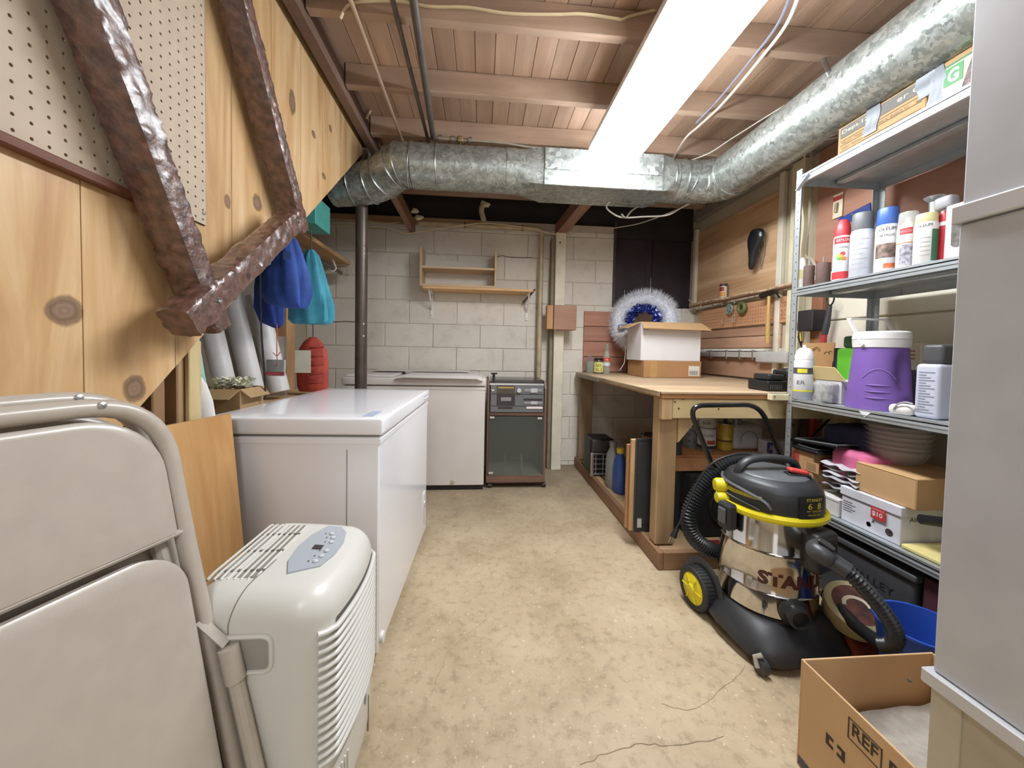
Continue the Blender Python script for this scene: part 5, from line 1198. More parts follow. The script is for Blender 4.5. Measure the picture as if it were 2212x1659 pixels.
part('handle', M().tube(bend([p+V((r*.98, r, h*.3)), p+V((r*1.25, r, h*.32)), p+V((r*1.25, r, h*.62)), p+V((r*.9, r, h*.66))], .02), .006, 8), solid('35569d', .35, 0, .05), t)
yp = at(1372, 1150, z=DK).y
xl_ = XY(1371, yp, 1100); pw_ = XY(1490, 1.775, 1100)-xl_-.012; zt = at(1400, 948, y=yp).z
dp = thing('steel_panel', 'dark charcoal steel locker door standing under the bench beside the front post', 'panel', (xl_+.12, yp, DK))  # loose dark metal panel standing on the deck
part('sheet', M().box(xl_, xl_+pw_, yp, yp+.016, DK, zt, .002), solid('3b3d40', .4, .3, .06, 30), dp)
part('pressed_border', M().box(xl_+.012, xl_+pw_-.012, yp-.002, yp-.0003, DK+.045, zt-.022, .001), solid('414346', .4, .3, .05, 30), dp)
c = at(1411, 967, y=yp-.003); part('lock', M().cyl(c+V((0, -.006, 0)), c, .007, n=14), solid('d8d8d4', .2, .8, 0), dp)
a, b = at(1376, 1140, y=yp-.003), at(1386, 1120, y=yp-.003); decal(dp, solid('bdbcb6', .4, 0, .1, 80), (a.x, yp-.0025, a.z), (1, 0, 0), (0, 0, 1), b.x-a.x, b.z-a.z)
for i, (u, vt, m_) in enumerate(((1359, 948, wood('c49a66', 'e0bd8a', 'z')), (1350, 962, wood('a47550', 'c3926a', 'z')))):
    one('board_offcut', ('pale board offcut standing directly behind the charcoal panel', 'reddish board offcut standing left of the pale offcut, under the bench')[i], 'board', M().box(XY(u, yp+.03+.03*i, 1080), XY(u, yp+.03+.03*i, 1080)+.12, yp+.02+.028*i, yp+.038+.028*i, DK, at(u, vt, y=yp+.03).z, .002), m_)
bk = thing('paint_pail', 'old paint pail with a wire handle behind the charcoal panel', 'pail', (1.12, 2.45, DK)); c = V((1.12, 2.45, DK+.0005))
c = V((XY(1425, 2.4), 2.4, DK+.0005)); zl = at(1425, 940, y=2.4).z-c.z
part('pail', M().lathe([(.001, .001), (.095, 0), (.10, .01), (.10, zl-.012), (.105, zl-.006), (.10, zl), (.096, zl-.01), (.001, zl-.012)], c, 28), solid('6a5f57', .4, .4, .2), bk)
part('wire_handle', M().tube([c+V((math.cos(a)*.104, -.01, zl-.01+math.sin(a)*.07)) for a in [k*math.pi/16 for k in range(17)]], .0025, 6), STEEL, bk)
# cans on the mid shelf
MS = .4905
def can(name, label, u, y, r, z0, z1, mat, rim=True):
    c = V((XY(u, y), y, z0)); t = thing(name, label, 'can', c); h = z1-z0
    part('body', M().lathe([(r*.97, .001), (r, .002), (r, h-.004), (r*.96, h-.001), (.001, h-.003)], c, 28), mat, t)
    if rim: part('rim', M().tube([c+V((math.cos(a)*r*.98, math.sin(a)*r*.98, h-.002)) for a in [k*2*math.pi/28 for k in range(28)]], .0028, 6, closed=True).tube([c+V((math.cos(a)*r*.99, math.sin(a)*r*.99, .003)) for a in [k*2*math.pi/28 for k in range(28)]], .0025, 6, closed=True), STEEL, t)
    return t, c
zc1 = at(1533, 965, y=1.93).z; zc2 = at(1533, 925, y=1.93).z
t, c = can('paint_can', 'white paint can with a red block and round emblem, middle of the stacked cans', 1533, 1.95, .047, zc1-.012, zc2, solid('c6c1ba', .4, 0, .05)); A = view(c)
z_ = c.z; cyltext('OLEUM', t, BLACKP, c, .0476, .072, A+14, .012, .05)
wrap(t, solid('a33c33', .5, 0, .1), c, .0474, .03, .052, A+5, A+60, 'red_block'); wrap(t, solid('cdb873', .5, 0, 0), c, .0475, .025, .06, A-40, A-5, 'round_emblem'); wrap(t, solid('2c2a2a', .5, 0, .2), c, .0474, .004, .022, A-80, A+80, 'black_band')
t, c2_ = can('paint_can', 'cream can lettered tch, topmost of the stacked cans under the bench', 1535, 1.95, .044, zc2+.001, zc2+.075, solid('b8b19b', .45, 0, .05)); cyltext('tch', t, BLACKP, c2_, .0446, .022, view(c2_)-8, .018, .04)
can('paint_can', 'black can at the bottom of the stacked cans under the bench', 1533, 1.95, .048, MS, zc1-.013, solid('33302f', .4, .2, .1))
can('paint_can', 'tin with a torn blue-grey label left of the stacked cans', 1500, 2.02, .045, MS, MS+.12, solid('6d6f70', .5, .2, .3, 60))
t, c = can('oil_can', 'yellow rectangular-looking oil can right of the stacked cans', 1573, 1.95, .040, MS, at(1573, 915, y=1.93).z, solid('c3a037', .4, .1, .2, 30)); A = view(c)
wrap(t, solid('7b4a2b', .5, 0, .3, 40), c, .0404, .05, .062, A-60, A+60, 'brown_band'); part('spout', M().cyl(c+V((0, 0, .150)), c+V((0, 0, .175)), .010, n=12), BLACKP, t)
jx0, jx1 = XY(1590, 1.93), XY(1662, 1.93)
jg = thing('clear_jug', 'large translucent grey plastic jug on the mid shelf under the bench', 'jug', ((jx0+jx1)/2, 2.0, MS))
part('body', M().rbox(jx0, jx1, 1.93, 2.08, MS, at(1620, 918, y=1.93).z, .03, 5), solid('cfd0cf', .25, 0, .06, 10, alpha=.9), jg, smooth=60)
part('neck', M().cyl(((jx0+jx1)/2-.03, 2.0, at(1620, 918, y=1.93).z), ((jx0+jx1)/2-.03, 2.0, at(1620, 905, y=1.93).z), .03, n=20), solid('8f9090', .3, 0, 0), jg)
part('handle', M().tube(bend([(jx0+.03, 1.95, at(1620, 920, y=1.93).z), (jx0+.03, 1.95, at(1620, 902, y=1.93).z+.005), (jx1-.02, 1.95, at(1620, 905, y=1.93).z), (jx1-.02, 1.95, at(1620, 925, y=1.93).z)], .03), .008, 8), solid('9d9e9d', .3, 0, 0), jg)
part('embossed_arch', M().tube([((jx0+jx1)/2+math.cos(a)*.05, 1.929, MS+.05+math.sin(a)*.06) for a in [k*math.pi/12 for k in range(13)]], .0025, 6), solid('8d8f8f', .3, 0, 0), jg)
c = V((XY(1690, 2.08), 2.08, MS)); bu = thing('bucket', 'white plastic bucket with a curled wire on its side, right end of the mid shelf', 'bucket', c)
part('shell', M().lathe([(.001, .002), (.085, 0), (.10, .20), (.105, .21), (.10, .215), (.001, .205)], c, 30), solid('b6b0a3', .5, 0, .06), bu)
ww = at(1710, 920, y=1.96); part('curled_wire', M().tube([ww+V((math.cos(a)*.012*(1-a/18), -.002, math.sin(a)*.012*(1-a/18))) for a in [k*.5 for k in range(22)]], .002, 6), solid('5a4a3c', .5, .3, 0), bu)
sk = thing('speaker_box', 'black carpeted speaker cabinet on the bench deck behind the vacuum hose', 'speaker', (1.20, 1.9, DK))
sx = XY(1490, 1.78, 1100); part('cabinet', M().box(sx, sx+.42, 1.775, 2.05, DK, .405, .008), solid('17191a', .9, 0, .3, 90, .6, 200), sk)
for r, o in ((.085, 0), (.05, .004)): part('cone_ring', M().tube([(sx+.19+math.cos(a)*r, 1.773-o, .24+math.sin(a)*r) for a in [k*2*math.pi/36 for k in range(36)]], .008, 8, closed=True), solid('2a2c2d', .4, 0, 0), sk)
part('cone', M().lathe([(.001, .02), (.06, .004), (.08, -.004)], (0, 0, 0), 28, Matrix.Translation((sx+.19, 1.772, .24)) @ Matrix.Rotation(math.pi/2, 4, 'X')), solid('1f2122', .6, 0, 0), sk)
one('red_scrap', 'dark red timber strip lying on the deck at the foot of the speaker', 'strip', M().box(sx-.02, sx+.40, 1.69, 1.73, DK, DK+.012, .002), solid('6b1f1c', .6, 0, .1))
tb = thing('tissue_box', 'white carton with a purple printed panel under the bench behind the vacuum handle', 'box', at(1665, 1005, y=1.72))
a, b = at(1652, 1010, y=1.845), at(1700, 978, y=1.845); part('carton', M().box(a.x, b.x+.03, 1.845, 1.90, MS+.0005, MS+.075, .002), solid('cdcacf', .5, 0, .03), tb)
part('purple_panel', M().box(a.x+.008, a.x+.040, 1.8435, 1.8445, MS+.008, MS+.068), solid('5b4b9a', .5, 0, .1), tb, smooth=0); text('A', tb, WHITE, (a.x+.016, 1.8430, MS+.022), (1, 0, 0), (0, 0, 1), .03)
cable('black speaker cable lying on the deck under the bench', [at(u, v, z=DK+.006) for u, v in ((1256, 1000), (1275, 1012), (1300, 1030), (1310, 1038))], .004, BLACKP)

# ================================================================ galvanised shelving unit
SX, SY, SD = 1.44, 1.632, .42
SZ = (.363, .823, 1.335, 1.846)
SG1 = solid('bcc2c5', .36, .65, .05, 30)
su = thing('shelving_unit', 'galvanised steel shelving unit with four shelves in front of the right wall', 'shelving', (SX+SD/2, 1.17, 0))
for (x, sx_) in ((SX, 1), (SX+SD, -1)):
    for (y, sy_) in ((SY, -1), (.735, 1)):
        ps_ = part('post', M().box(x, x+.032*sx_, y, y+.0018*sy_, 0, 1.875).box(x, x+.0018*sx_, y, y+.030*sy_, 0, 1.875), SG1, su, smooth=0)
        h = M()
        for k in range(48):
            z = .03+k*.0385
            h.cyl((x-.0004*sx_, y+.018*sy_, z), (x+.0022*sx_, y+.018*sy_, z), .0035, n=6); h.cyl((x+.018*sx_, y-.0004*sy_, z), (x+.018*sx_, y+.0022*sy_, z), .0035, n=6)
        part('bolt_holes', h, solid('54585a' if x == SX else 'd8d4c4', .6, .2, 0), ps_, kind='stuff', smooth=0)
for i, z in enumerate(SZ):
    s_ = part('shelf', M().box(SX+.002, SX+SD-.002, .74, SY-.003, z-.0018, z), SG1, su, smooth=0)
    for e in range(2):
        x = (SX+.0005, SX+SD-.0005)[e]; d = (1, -1)[e]
        part('shelf_lip', M().box(x, x+.0015*d, .74, SY-.003, z-.034, z+.0005).box(x, x+.012*d, .74, SY-.003, z-.035, z-.034).box(x-.003*d*0, x+.004*d, .74, SY-.003, z-.012, z-.008).box(x-.0022*d, x, .74, SY-.003, z-.022, z-.018), SG1, s_, smooth=0)
    for y in (.74, SY-.004): part('shelf_lip', M().box(SX+.003, SX+SD-.003, y, y+.0015, z-.034, z-.0005), SG1, s_, smooth=0)
    part('stiffener', M().box(SX+SD/2-.02, SX+SD/2+.02, .75, SY-.01, z-.02, z-.002, .003), SG1, s_)
for z in SZ[2:3]:
    for dz in (.012, .024): part('bolt', M().cyl((SX+SD-.01, SY-.12, z-dz), (SX+SD-.004, SY-.12, z-dz), .004, n=8), STEEL, su)
p0, p1 = at(1748, 376, x=SX-.004), at(1722, 412, x=SX-.004)
part('corner_gusset', M().beam(p0, p1, .003, .018, up=(1, 0, 0)), SG1, su)
part('paper_sticker', M().prism([(0, 0), (.045, 0), (.022, -.022)], at(1855, 887, x=SX-.0012), (0, -1, 0), (0, 0, 1), -.0006), solid('dfe0e2', .5, 0, 0), su)

def dep(p): return (V(p)-CC).dot(CF)
def spot(u, shelf, x, wpx, vt=None):
    """centre on a shelf, radius and height from the photo's sizes"""
    z = SZ[shelf]+.0006; y = YX(u, x, 757); c = V((x, y, z)); d = dep(c); cs = d/(c-CC).length
    r = wpx/2*d/800*cs
    h = at(u, vt, x=x).z-z if vt else None
    return c, r, h
LBL = solid('dcdcdd', .4, 0, .02)
def spray(name, label, u, w_, vt, x, body, cap, capfrac=.25, clear=False, shelf=2, cat='spray can', dome=False, k=1.0):
    c, r, h = spot(u, shelf, x, w_*k, vt); t = thing(name, label, cat, c)
    zb_ = h*(1-capfrac)
    part('body', M().lathe([(.001, .003), (r*.93, 0), (r, .004), (r, zb_-.012), (r*.96, zb_-.006), (r*.93, zb_)], c, 28), body, t)
    prof = [(r*.93, zb_), (r*.95, zb_+.002), (r*.9, h-.004), (r*.86, h), (.001, h)] if not dome else [(r*.95, zb_), (r*.95, zb_+.3*(h-zb_)), (r*.8, zb_+.7*(h-zb_)), (r*.55, h-.003), (r*.5, h), (.001, h)]
    if clear:
        part('nozzle', M().lathe([(.001, zb_), (r*.75, zb_), (r*.5, zb_+.012), (.007, zb_+.014), (.007, zb_+.03), (.001, zb_+.03)], c, 16), WHITE, t)
        part('clear_cap', M().lathe(prof, c, 28), solid('d9dcd9', .08, 0, 0, alpha=.4), t)
    else: part('cap', M().lathe(prof, c, 28), cap, t)
    return t, c, r, h, view(c)
REDL = solid('c23a3f', .4, 0, .03)
# second shelf from the top, from the far end
t, c, r, h, A = spray('white_bottle', 'small white bottle with a yellow-banded label at the far end of the can shelf', 1722, 24, 560, 1.475, WHITE, solid('e9e8e4', .4, 0, 0), .3, cat='bottle', dome=True)
wrap(t, solid('d7cf9c', .4, 0, .05), c, r*1.012, h*.3, h*.6, A-80, A+80)
for u, w_, vt, nm in ((1740, 25, 577, 'slimmer dark brown cylinder with a steel shank, next to the white bottle'), (1770, 34, 571, 'wider dark brown cylinder with a steel shank, beside the red-capped spray can')):
    c, r, h = spot(u, 2, 1.475, w_, vt); t = thing('sanding_drum', nm, 'tool', c)
    part('drum', M().lathe([(.001, 0), (r*.97, 0), (r, .002), (r, h-.002), (r*.97, h), (.001, h)], c, 24), solid('5d4841', .8, 0, .08, 40), t)
    part('shank', M().cyl(c+V((0, 0, h)), c+V((0, 0, h+.028)), .0035, n=8), STEEL, t)
t, c, r, h, A = spray('spray_can', 'white spray can with a red shoulder cap and coloured dots', 1808, 40, 481, 1.475, LBL, REDL, .27, dome=True)
wrap(t, REDL, c, r*1.01, h*.60, h*.70, A-60, A+50, 'red_oval'); cyltext('KRYLON', t, WHITE, c, r*1.02, h*.63, A+6, h*.045, r*1.5)
wrap(t, REDL, c, r*1.01, h*.02, h*.14, A-80, A+80, 'red_foot'); cyltext('COVERMAX', t, BLACKP, c, r*1.015, h*.52, A, h*.03, r*1.4)
for k, (cc, da, dz) in enumerate((('c23a3f', 6, .43), ('5aa13c', -14, .36), ('e07a3a', 14, .35), ('b7c83c', -12, .40))):
    a = math.radians(A+da); pz = c+V((math.cos(a)*r*1.012, math.sin(a)*r*1.012, h*dz)); nrm = V((math.cos(a), math.sin(a), 0))
    part('colour_dot', M().lathe([(0, .0005), (.0085, 0)], (0, 0, 0), 14, Matrix.Translation(pz) @ nrm.to_track_quat('Z', 'Y').to_matrix().to_4x4()), solid(cc, .4, 0, 0), t)
cap_g = solid('6b6d6e', .45, 0, .04)
t, c, r, h, A = spray('spray_can', 'tall pale grey spray can with a dark grey cap, showing its back label', 1850, 54, 467, 1.48, solid('c3c6cd', .35, .2, .02), cap_g, .27)
for k in range(7): wrap(t, solid('989ba3', .5, 0, 0), c, r*1.008, h*(.12+.075*k), h*(.13+.075*k), A-50, A+(10 if k % 2 else 35), 'print_line')
BL = solid('3f62a8', .35, 0, .03)
t, c, r, h, A = spray('spray_can', 'white spray can with a bright blue cap, on the can shelf', 1903, 54, 457, 1.49, solid('d3d3d6', .35, .1, .02), BL, .26)
cyltext('OLEUM', t, BLACKP, c, r*1.015, h*.64, A, h*.05, r*1.5); cyltext('METALLIC', t, BLACKP, c, r*1.015, h*.55, A, h*.035, r*1.4)
wrap(t, solid('7e6a60', .5, 0, .5, 60), c, r*1.008, h*.22, h*.44, A-60, A+50, 'print_patch'); wrap(t, solid('cf6a3c', .5, 0, .3, 80), c, r*1.012, h*.06, h*.13, A-10, A+50, 'orange_print')
t, c, r, h, A = spray('spray_can', 'spray can with a clear plastic cap and a red oval on its label', 1947, 50, 465, 1.49, solid('d2ccc6', .35, .1, .02), LBL, .24, clear=True)
wrap(t, solid('b5484a', .4, 0, 0), c, r*1.01, h*.60, h*.71, A-45, A+25, 'red_oval'); cyltext('KRYLON', t, solid('e9b5b5', .4, 0, 0), c, r*1.02, h*.63, A-10, h*.04, r*1.0)
wrap(t, solid('a3a1ab', .5, 0, .4, 90), c, r*1.008, h*.05, h*.42, A-40, A+60, 'text_panel'); wrap(t, solid('b87a48', .5, 0, 0), c, r*1.009, h*.44, h*.455, A-80, A+80, 'brown_line')
t, c, r, h, A = spray('paint_can', 'short white and green spray can in front of the silver vase', 1986, 56, 468, 1.47, solid('d5d3cf', .35, .1, .02), solid('cdc58f', .4, 0, 0), .18)
cyltext('OLEUM', t, BLACKP, c, r*1.015, h*.72, A-10, h*.06, r*1.3); wrap(t, solid('356b4c', .4, 0, .05), c, r*1.01, h*.04, h*.66, A+28, A+85, 'green_panel')
for k in range(5): wrap(t, solid('a3a09c', .5, 0, 0), c, r*1.008, h*(.15+.085*k), h*(.17+.085*k), A-25, A+22, 'print_line')
c, r, h = spot(2000, 2, 1.60, 46, 432); vs = thing('silver_vase', 'silver flared vase or funnel behind the green-panelled can', 'vase', c)
part('vase', M().lathe([(.001, 0), (r*.9, 0), (r, h*.3), (r*.9, h*.55), (r*.5, h*.8), (r*.55, h*.93), (r*1.05, h*.985), (r*1.1, h), (r*.9, h*.99), (.001, h*.95)], c, 30), solid('aeb2b2', .3, .7, .05), vs)
c, r, h = spot(2022, 2, 1.50, 44, 432); rb_ = thing('red_spray_bottle', 'red and white spray bottle with a grey trigger next to the vase', 'spray bottle', c)
part('bottle', M().bag([(0, r*.5, r*.8), (h*.5, r*.5, r*.8), (h*.68, r*.45, r*.65), (h*.78, r*.3, r*.35)], c, 24), solid('b9303c', .35, 0, .04), rb_)
part('white_swoosh', M().bag([(h*.56, r*.50, r*.80), (h*.62, r*.50, r*.76)], c, 24, cap=False), WHITE, rb_)
part('trigger_head', M().rbox(c.x-.02, c.x+.02, c.y-.03, c.y+.02, c.z+h*.80, c.z+h, .012, 3), solid('8d8d8f', .4, 0, 0), rb_)
part('neck', M().cyl(c+V((0, 0, h*.77)), c+V((0, 0, h*.81)), r*.32, n=16), WHITE, rb_)
yy0, yy1 = YX(2024, 1.46), YX(2075, 1.46); ztp = at(2040, 447, x=1.46).z
pk = thing('window_package', 'white retail package with an oval window at the near end of the can shelf', 'package', (1.48, yy0, SZ[2]))
part('carton', M().box(1.462, 1.50, yy1, yy0, SZ[2]+.001, ztp, .003), WHITE, pk)
part('window', M().prism([(math.cos(a)*.017, math.sin(a)*.017+(.035 if math.sin(a) > 0 else -.035)) for a in [k*2*math.pi/20 for k in range(20)]], (1.4615, yy0-.034, SZ[2]+.085), (0, -1, 0), (0, 0, 1), -.0012), solid('7a7672', .2, .2, .3, 60), pk)
one('paint_sponge', 'curled pale paper strip lying behind the brown cylinders on the can shelf', 'paper', M().box(1.60, 1.66, YX(1782, 1.63)-.03, YX(1782, 1.63)+.02, SZ[2]+.001, SZ[2]+.022, .004), WHITE)

# top shelf cartons
y0, y1 = YX(1969, 1.46), YX(1787, 1.46); zt = min(at(1800, 268, x=1.46).z, 1.966)
CBX = card('9f8059', 4)
tb_ = thing('taped_carton', 'long brown carton with a dark label and duct tape on the top shelf', 'box', (1.6, (y0+y1)/2, SZ[3]))
part('carton', M().box(1.462, 1.80, y0, y1, SZ[3]+.001, zt, .003), CBX, tb_)
def side(u, v, x=1.461): return at(u, v, x=x)
L0 = y1-.012; LH = zt-SZ[3]
DKL = solid('57544f', .6, 0, .06, 40)
def sd_(name, par, mat, yA, yB, zA, zB, x=1.4612, th=.0008): return part(name, M().box(x-th, x, yB, yA, zA, zB), mat, par, smooth=0)
sd_('dark_label', tb_, DKL, L0, y0+.012, SZ[3]+LH*.60, SZ[3]+LH*.94)
text('Dept.128', tb_, solid('cdbf9f', .6, 0, 0), (1.4600, L0-.008, SZ[3]+LH*.70), (0, -1, 0), (0, 0, 1), LH*.15, w=.12)
text('er Catal', tb_, solid('cdbf9f', .6, 0, 0), (1.4600, L0-.21, SZ[3]+LH*.70), (0, -1, 0), (0, 0, 1), LH*.15, w=.13)
for k, zz in enumerate((.50, .34, .14)): sd_('rule_line', tb_, solid('6d5a40', .7, 0, 0), L0, y0+.012, SZ[3]+LH*zz, SZ[3]+LH*(zz+.015))
for s_, o_, zz, ww in (('PELLET TREE', .0, .38, .08), ('SLEET TIDING', .0, .2, .08), ('TICK INSULTS', .14, .36, .10), ('$25.00', .26, .36, .05)):
    text(s_, tb_, solid('6d5a40', .7, 0, 0), (1.4600, L0-.008-o_, SZ[3]+LH*zz), (0, -1, 0), (0, 0, 1), LH*.08, w=ww)
DT = solid('6d7176', .45, .3, .08, 40)
def tape(par, yA, wd, z0, z1, seed):
    g = M().grid(lambda a, b: V((1.4592-.0008*math.sin(b*9+seed)-.0006*abs(math.sin(a*7+seed)), yA-wd*a+.006*math.sin(b*5+seed), z0+(z1-z0)*b)), 8, 14)
    part('duct_tape', g, DT, par)
tape(tb_, L0-.10, .05, SZ[3]+LH*.22, zt+.001, 1); tape(tb_, L0-.27, .055, SZ[3]+LH*.4, zt+.001, 4)
y2_ = .76; gt = thing('tree_carton', 'brown carton with a green-bordered tree picture and letter G on the top shelf', 'box', (1.6, (y0+y2_)/2, SZ[3]))
z2 = zt+.004
part('carton', M().box(1.462, 1.80, y2_, y0-.004, SZ[3]+.001, z2, .003), CBX, gt)
yg = YX(2003, 1.46); sd_('green_border', gt, solid('3f6a4c', .6, 0, 0), yg+.008, y2_+.004, SZ[3]+.002, z2-.018)
sd_('tree_picture', gt, solid('b9b58f', .6, 0, .08, 12), yg, y2_+.006, SZ[3]+.004, z2-.026, x=1.4602)
sd_('green_square', gt, solid('3c7a48', .5, 0, 0), yg-.004, yg-.052, z2-.085, z2-.03, x=1.4592)
text('G', gt, solid('e4efdc', .5, 0, 0), (1.4580, yg-.014, z2-.078), (0, -1, 0), (0, 0, 1), .04, w=.028, bold=.03)
part('tree_print', M().prism([(-.035, 0), (.035, 0), (.022, .05), (.006, .10), (0, .125), (-.006, .10), (-.022, .05)], (1.4590, yg-.085, SZ[3]+.012), (0, -1, 0), (0, 0, 1), -.0006), solid('6b5b5c', .7, 0, .5, 90), gt, smooth=0)
tape(gt, y0-.008, .04, SZ[3]+.004, z2+.001, 2); tape(gt, yg-.10, .03, SZ[3]+LH*.4, z2+.001, 5)

# third shelf
Z3 = SZ[1]
t, c, r, h, A = spray('primer_can', 'tall white and grey spray can with a yellow band on the jug shelf', 1738, 46, 752, 1.475, solid('d9d9da', .35, .1, .02), WHITE, .22, shelf=1, dome=True)
wrap(t, solid('8d8f96', .4, 0, 0), c, r*1.01, 0.002, h*.16, A-85, A+85, 'grey_band'); wrap(t, solid('d8cf3c', .4, 0, 0), c, r*1.014, h*.16, h*.19, A-85, A+85, 'yellow_band')
wrap(t, solid('4b4b52', .4, 0, 0), c, r*1.01, h*.50, h*.62, A-85, A+60, 'dark_badge'); wrap(t, solid('d8cf3c', .4, 0, 0), c, r*1.016, h*.52, h*.60, A-35, A+20, 'yellow_badge')
cyltext('ER', t, solid('6a6c72', .4, 0, 0), c, r*1.015, h*.30, A-12, h*.07, r*.8)
part('nozzle', M().cyl(c+V((0, 0, h)), c+V((0, 0, h+.014)), .008, n=12), WHITE, t)
ya, yb_ = YX(1723, 1.56), YX(1700, 1.56)
one('white_carton', 'small white carton at the far corner of the jug shelf behind the primer can', 'box', M().box(1.53, 1.62, SY-.11, SY-.01, Z3+.001, Z3+.075, .002), solid('d2d2d2', .5, 0, .02))
y0, y1 = YX(1902, 1.548)+.104, YX(1749, 1.465); zl = at(1770, 806, x=1.465).z
ob = thing('lidded_box', 'open carton with a pale yellow lid flap, left of the purple jug', 'box', (1.58, (y0+y1)/2, Z3))
part('carton', M().box(1.50, 1.72, y0, y1, Z3+.001, zl-.03, .002), solid('c6c6c8', .5, 0, .04), ob)
part('lid_flap', M().prism([(0, 0), (y1-y0+.03, 0), (y1-y0+.0, .09), (.02, .09)], (1.50, y1+.01, zl-.028), (0, -1, 0), (-.25, 0, .62), .003), solid('dcc88f', .6, 0, .03), ob)
part('clear_bag', M().rbox(1.455, 1.498, y0+.005, y1-.03, Z3+.001, zl-.035, .015, 5, fn=lambda p: p+V((noise.noise(p*60)*.010, noise.noise(p*45+V((3, 0, 0)))*.006, 0))), solid('b6b6b4', .08, 0, .2, 50, alpha=.55), ob, smooth=60)
part('dark_contents', M().rbox(1.46, 1.495, y0+.015, (y0+y1)/2, Z3+.002, Z3+.05, .012, 3), solid('56514c', .5, 0, .2, 50), ob)
yk_ = (at(1733, 775, x=1.76), at(1805, 740, x=1.76))
cw_ = thing('doodle_card', 'brown cardboard sheet with hand-drawn arches, standing behind the primer can', 'cardboard', (1.76, 1.5, Z3))
part('sheet', M().box(1.755, 1.76, yk_[1].y, yk_[0].y, Z3+.001, yk_[1].z, .001), card('b98f61', 5), cw_)
def arc(y, z, R, x=1.7537): return [V((x, y+math.cos(a)*R, z+math.sin(a)*R)) for a in [k*math.pi/10 for k in range(11)]]
for y, z, R in ((yk_[0].y-.09, yk_[1].z-.045, .022), (yk_[0].y-.09, yk_[1].z-.045, .014), (yk_[0].y-.15, yk_[1].z-.06, .014), (yk_[0].y-.17, yk_[1].z-.05, .008)):
    part('pen_drawing', M().tube(arc(y, z, R), .0012, 5), solid('5f4326', .7, 0, 0), cw_)
gc = thing('green_tub', 'bright green plastic container with a dark top behind the purple jug', 'container', (1.70, YX(1850, 1.70), Z3)); p = V((1.70, YX(1850, 1.70), Z3+.001))
part('tub', M().rbox(p.x-.05, p.x+.05, p.y-.05, p.y+.05, p.z, at(1850, 752, x=1.66).z, .015, 4), solid('5fb232', .4, 0, .08), gc)
part('dark_top', M().rbox(p.x-.04, p.x+.04, p.y-.045, p.y+.03, at(1850, 752, x=1.66).z+.001, at(1850, 725, x=1.66).z, .012, 3), solid('2f5a38', .4, 0, .1), gc)
c, r, h = spot(1812, 1, 1.70, 20, 752); one('black_cap_bottle', 'small black-capped bottle between the doodle card and the green tub', 'bottle', M().lathe([(.001, 0), (.022, 0), (.022, h*.7), (.018, h*.75), (.018, h), (.001, h)], c, 20), BLACKP)
# purple cooler jug
c, r, h = spot(1903, 1, 1.535, 112, 716); 
jgc = V((1.548, YX(1902, 1.548), Z3+.001)); ht_ = at(1900, 716, x=1.49).z-Z3; jr = .086
PUR = solid('74559f', .5, 0, .03, 20, .08, 200)
jg = thing('cooler_jug', 'purple insulated drink jug with a white lid and carrying handle on the third shelf', 'cooler jug', jgc)
def jf(a, b):
    t = b; ang = a*2*math.pi; z = t*(ht_-.062); rr = jr*(1.13-.22*t)
    x, y = math.cos(ang), math.sin(ang)
    dent = 1-.28*math.exp(-((ang-4.75)/.30)**2)*math.sin(math.pi*min(1, max(0, (t-.25)/.7)))
    return jgc+V((x*rr, y*rr*dent, z))
part('jug_body', M().grid(jf, 48, 24, closed=True).lathe([(.001, .0), (jr*1.12, .0005)], jgc, 32), PUR, jg, smooth=60)
zl0 = ht_-.062
part('lid', M().lathe([(jr*.90, zl0), (jr*.95, zl0+.002), (jr*.98, zl0+.03), (jr*.955, zl0+.031), (jr*.955, zl0+.033), (jr*.985, zl0+.034), (jr*.96, zl0+.058), (jr*.88, zl0+.063), (.001, zl0+.063)], jgc, 40), solid('dcdad7', .4, 0, .01), jg)
hp0 = jgc+V((-jr*.99, -.005, zl0+.012)); 
part('handle', M().beam(hp0, hp0+V((.01, .065, .105)), .006, .020, up=(1, 0, 0), b=.003), solid('dcdad7', .4, 0, 0), jg)
part('handle', M().beam(jgc+V((jr*1.0, -.005, zl0+.012)), jgc+V((jr*1.0+.0, .06, zl0+.117)), .006, .020, up=(1, 0, 0), b=.003).beam(hp0+V((.01, .065, .105)), jgc+V((jr*1.0, .06, zl0+.117)), .02, .006), solid('dcdad7', .4, 0, 0), jg)
part('pivot', M().cyl(hp0-V((.006, 0, 0)), hp0+V((.004, 0, 0)), .007, n=14), WHITE, jg)
for k in range(3):
    z = .045+k*.024; part('grip_ridge', M().tube([jgc+V((math.cos(math.radians(q))*jr*(1.13-.22*z/(ht_-.062)), math.sin(math.radians(q))*jr*(1.13-.22*z/(ht_-.062)), z)) for q in range(196, 242, 5)], .004, 8, radii=[.001+.0035*math.sin(math.pi*i/9) for i in range(10)]), PUR, jg)
part('arch_ridge', M().tube([jgc+V((math.cos(math.radians(180+q))*jr*(1.131-.22*z/(ht_-.062)), math.sin(math.radians(180+q))*jr*(1.131-.22*z/(ht_-.062)), z)) for q, z in [(8+k*7, .085+.07*math.sin(math.pi*(k+2)/13)) for k in range(10)]], .0022, 6), solid('8468ad', .5, 0, 0), jg)
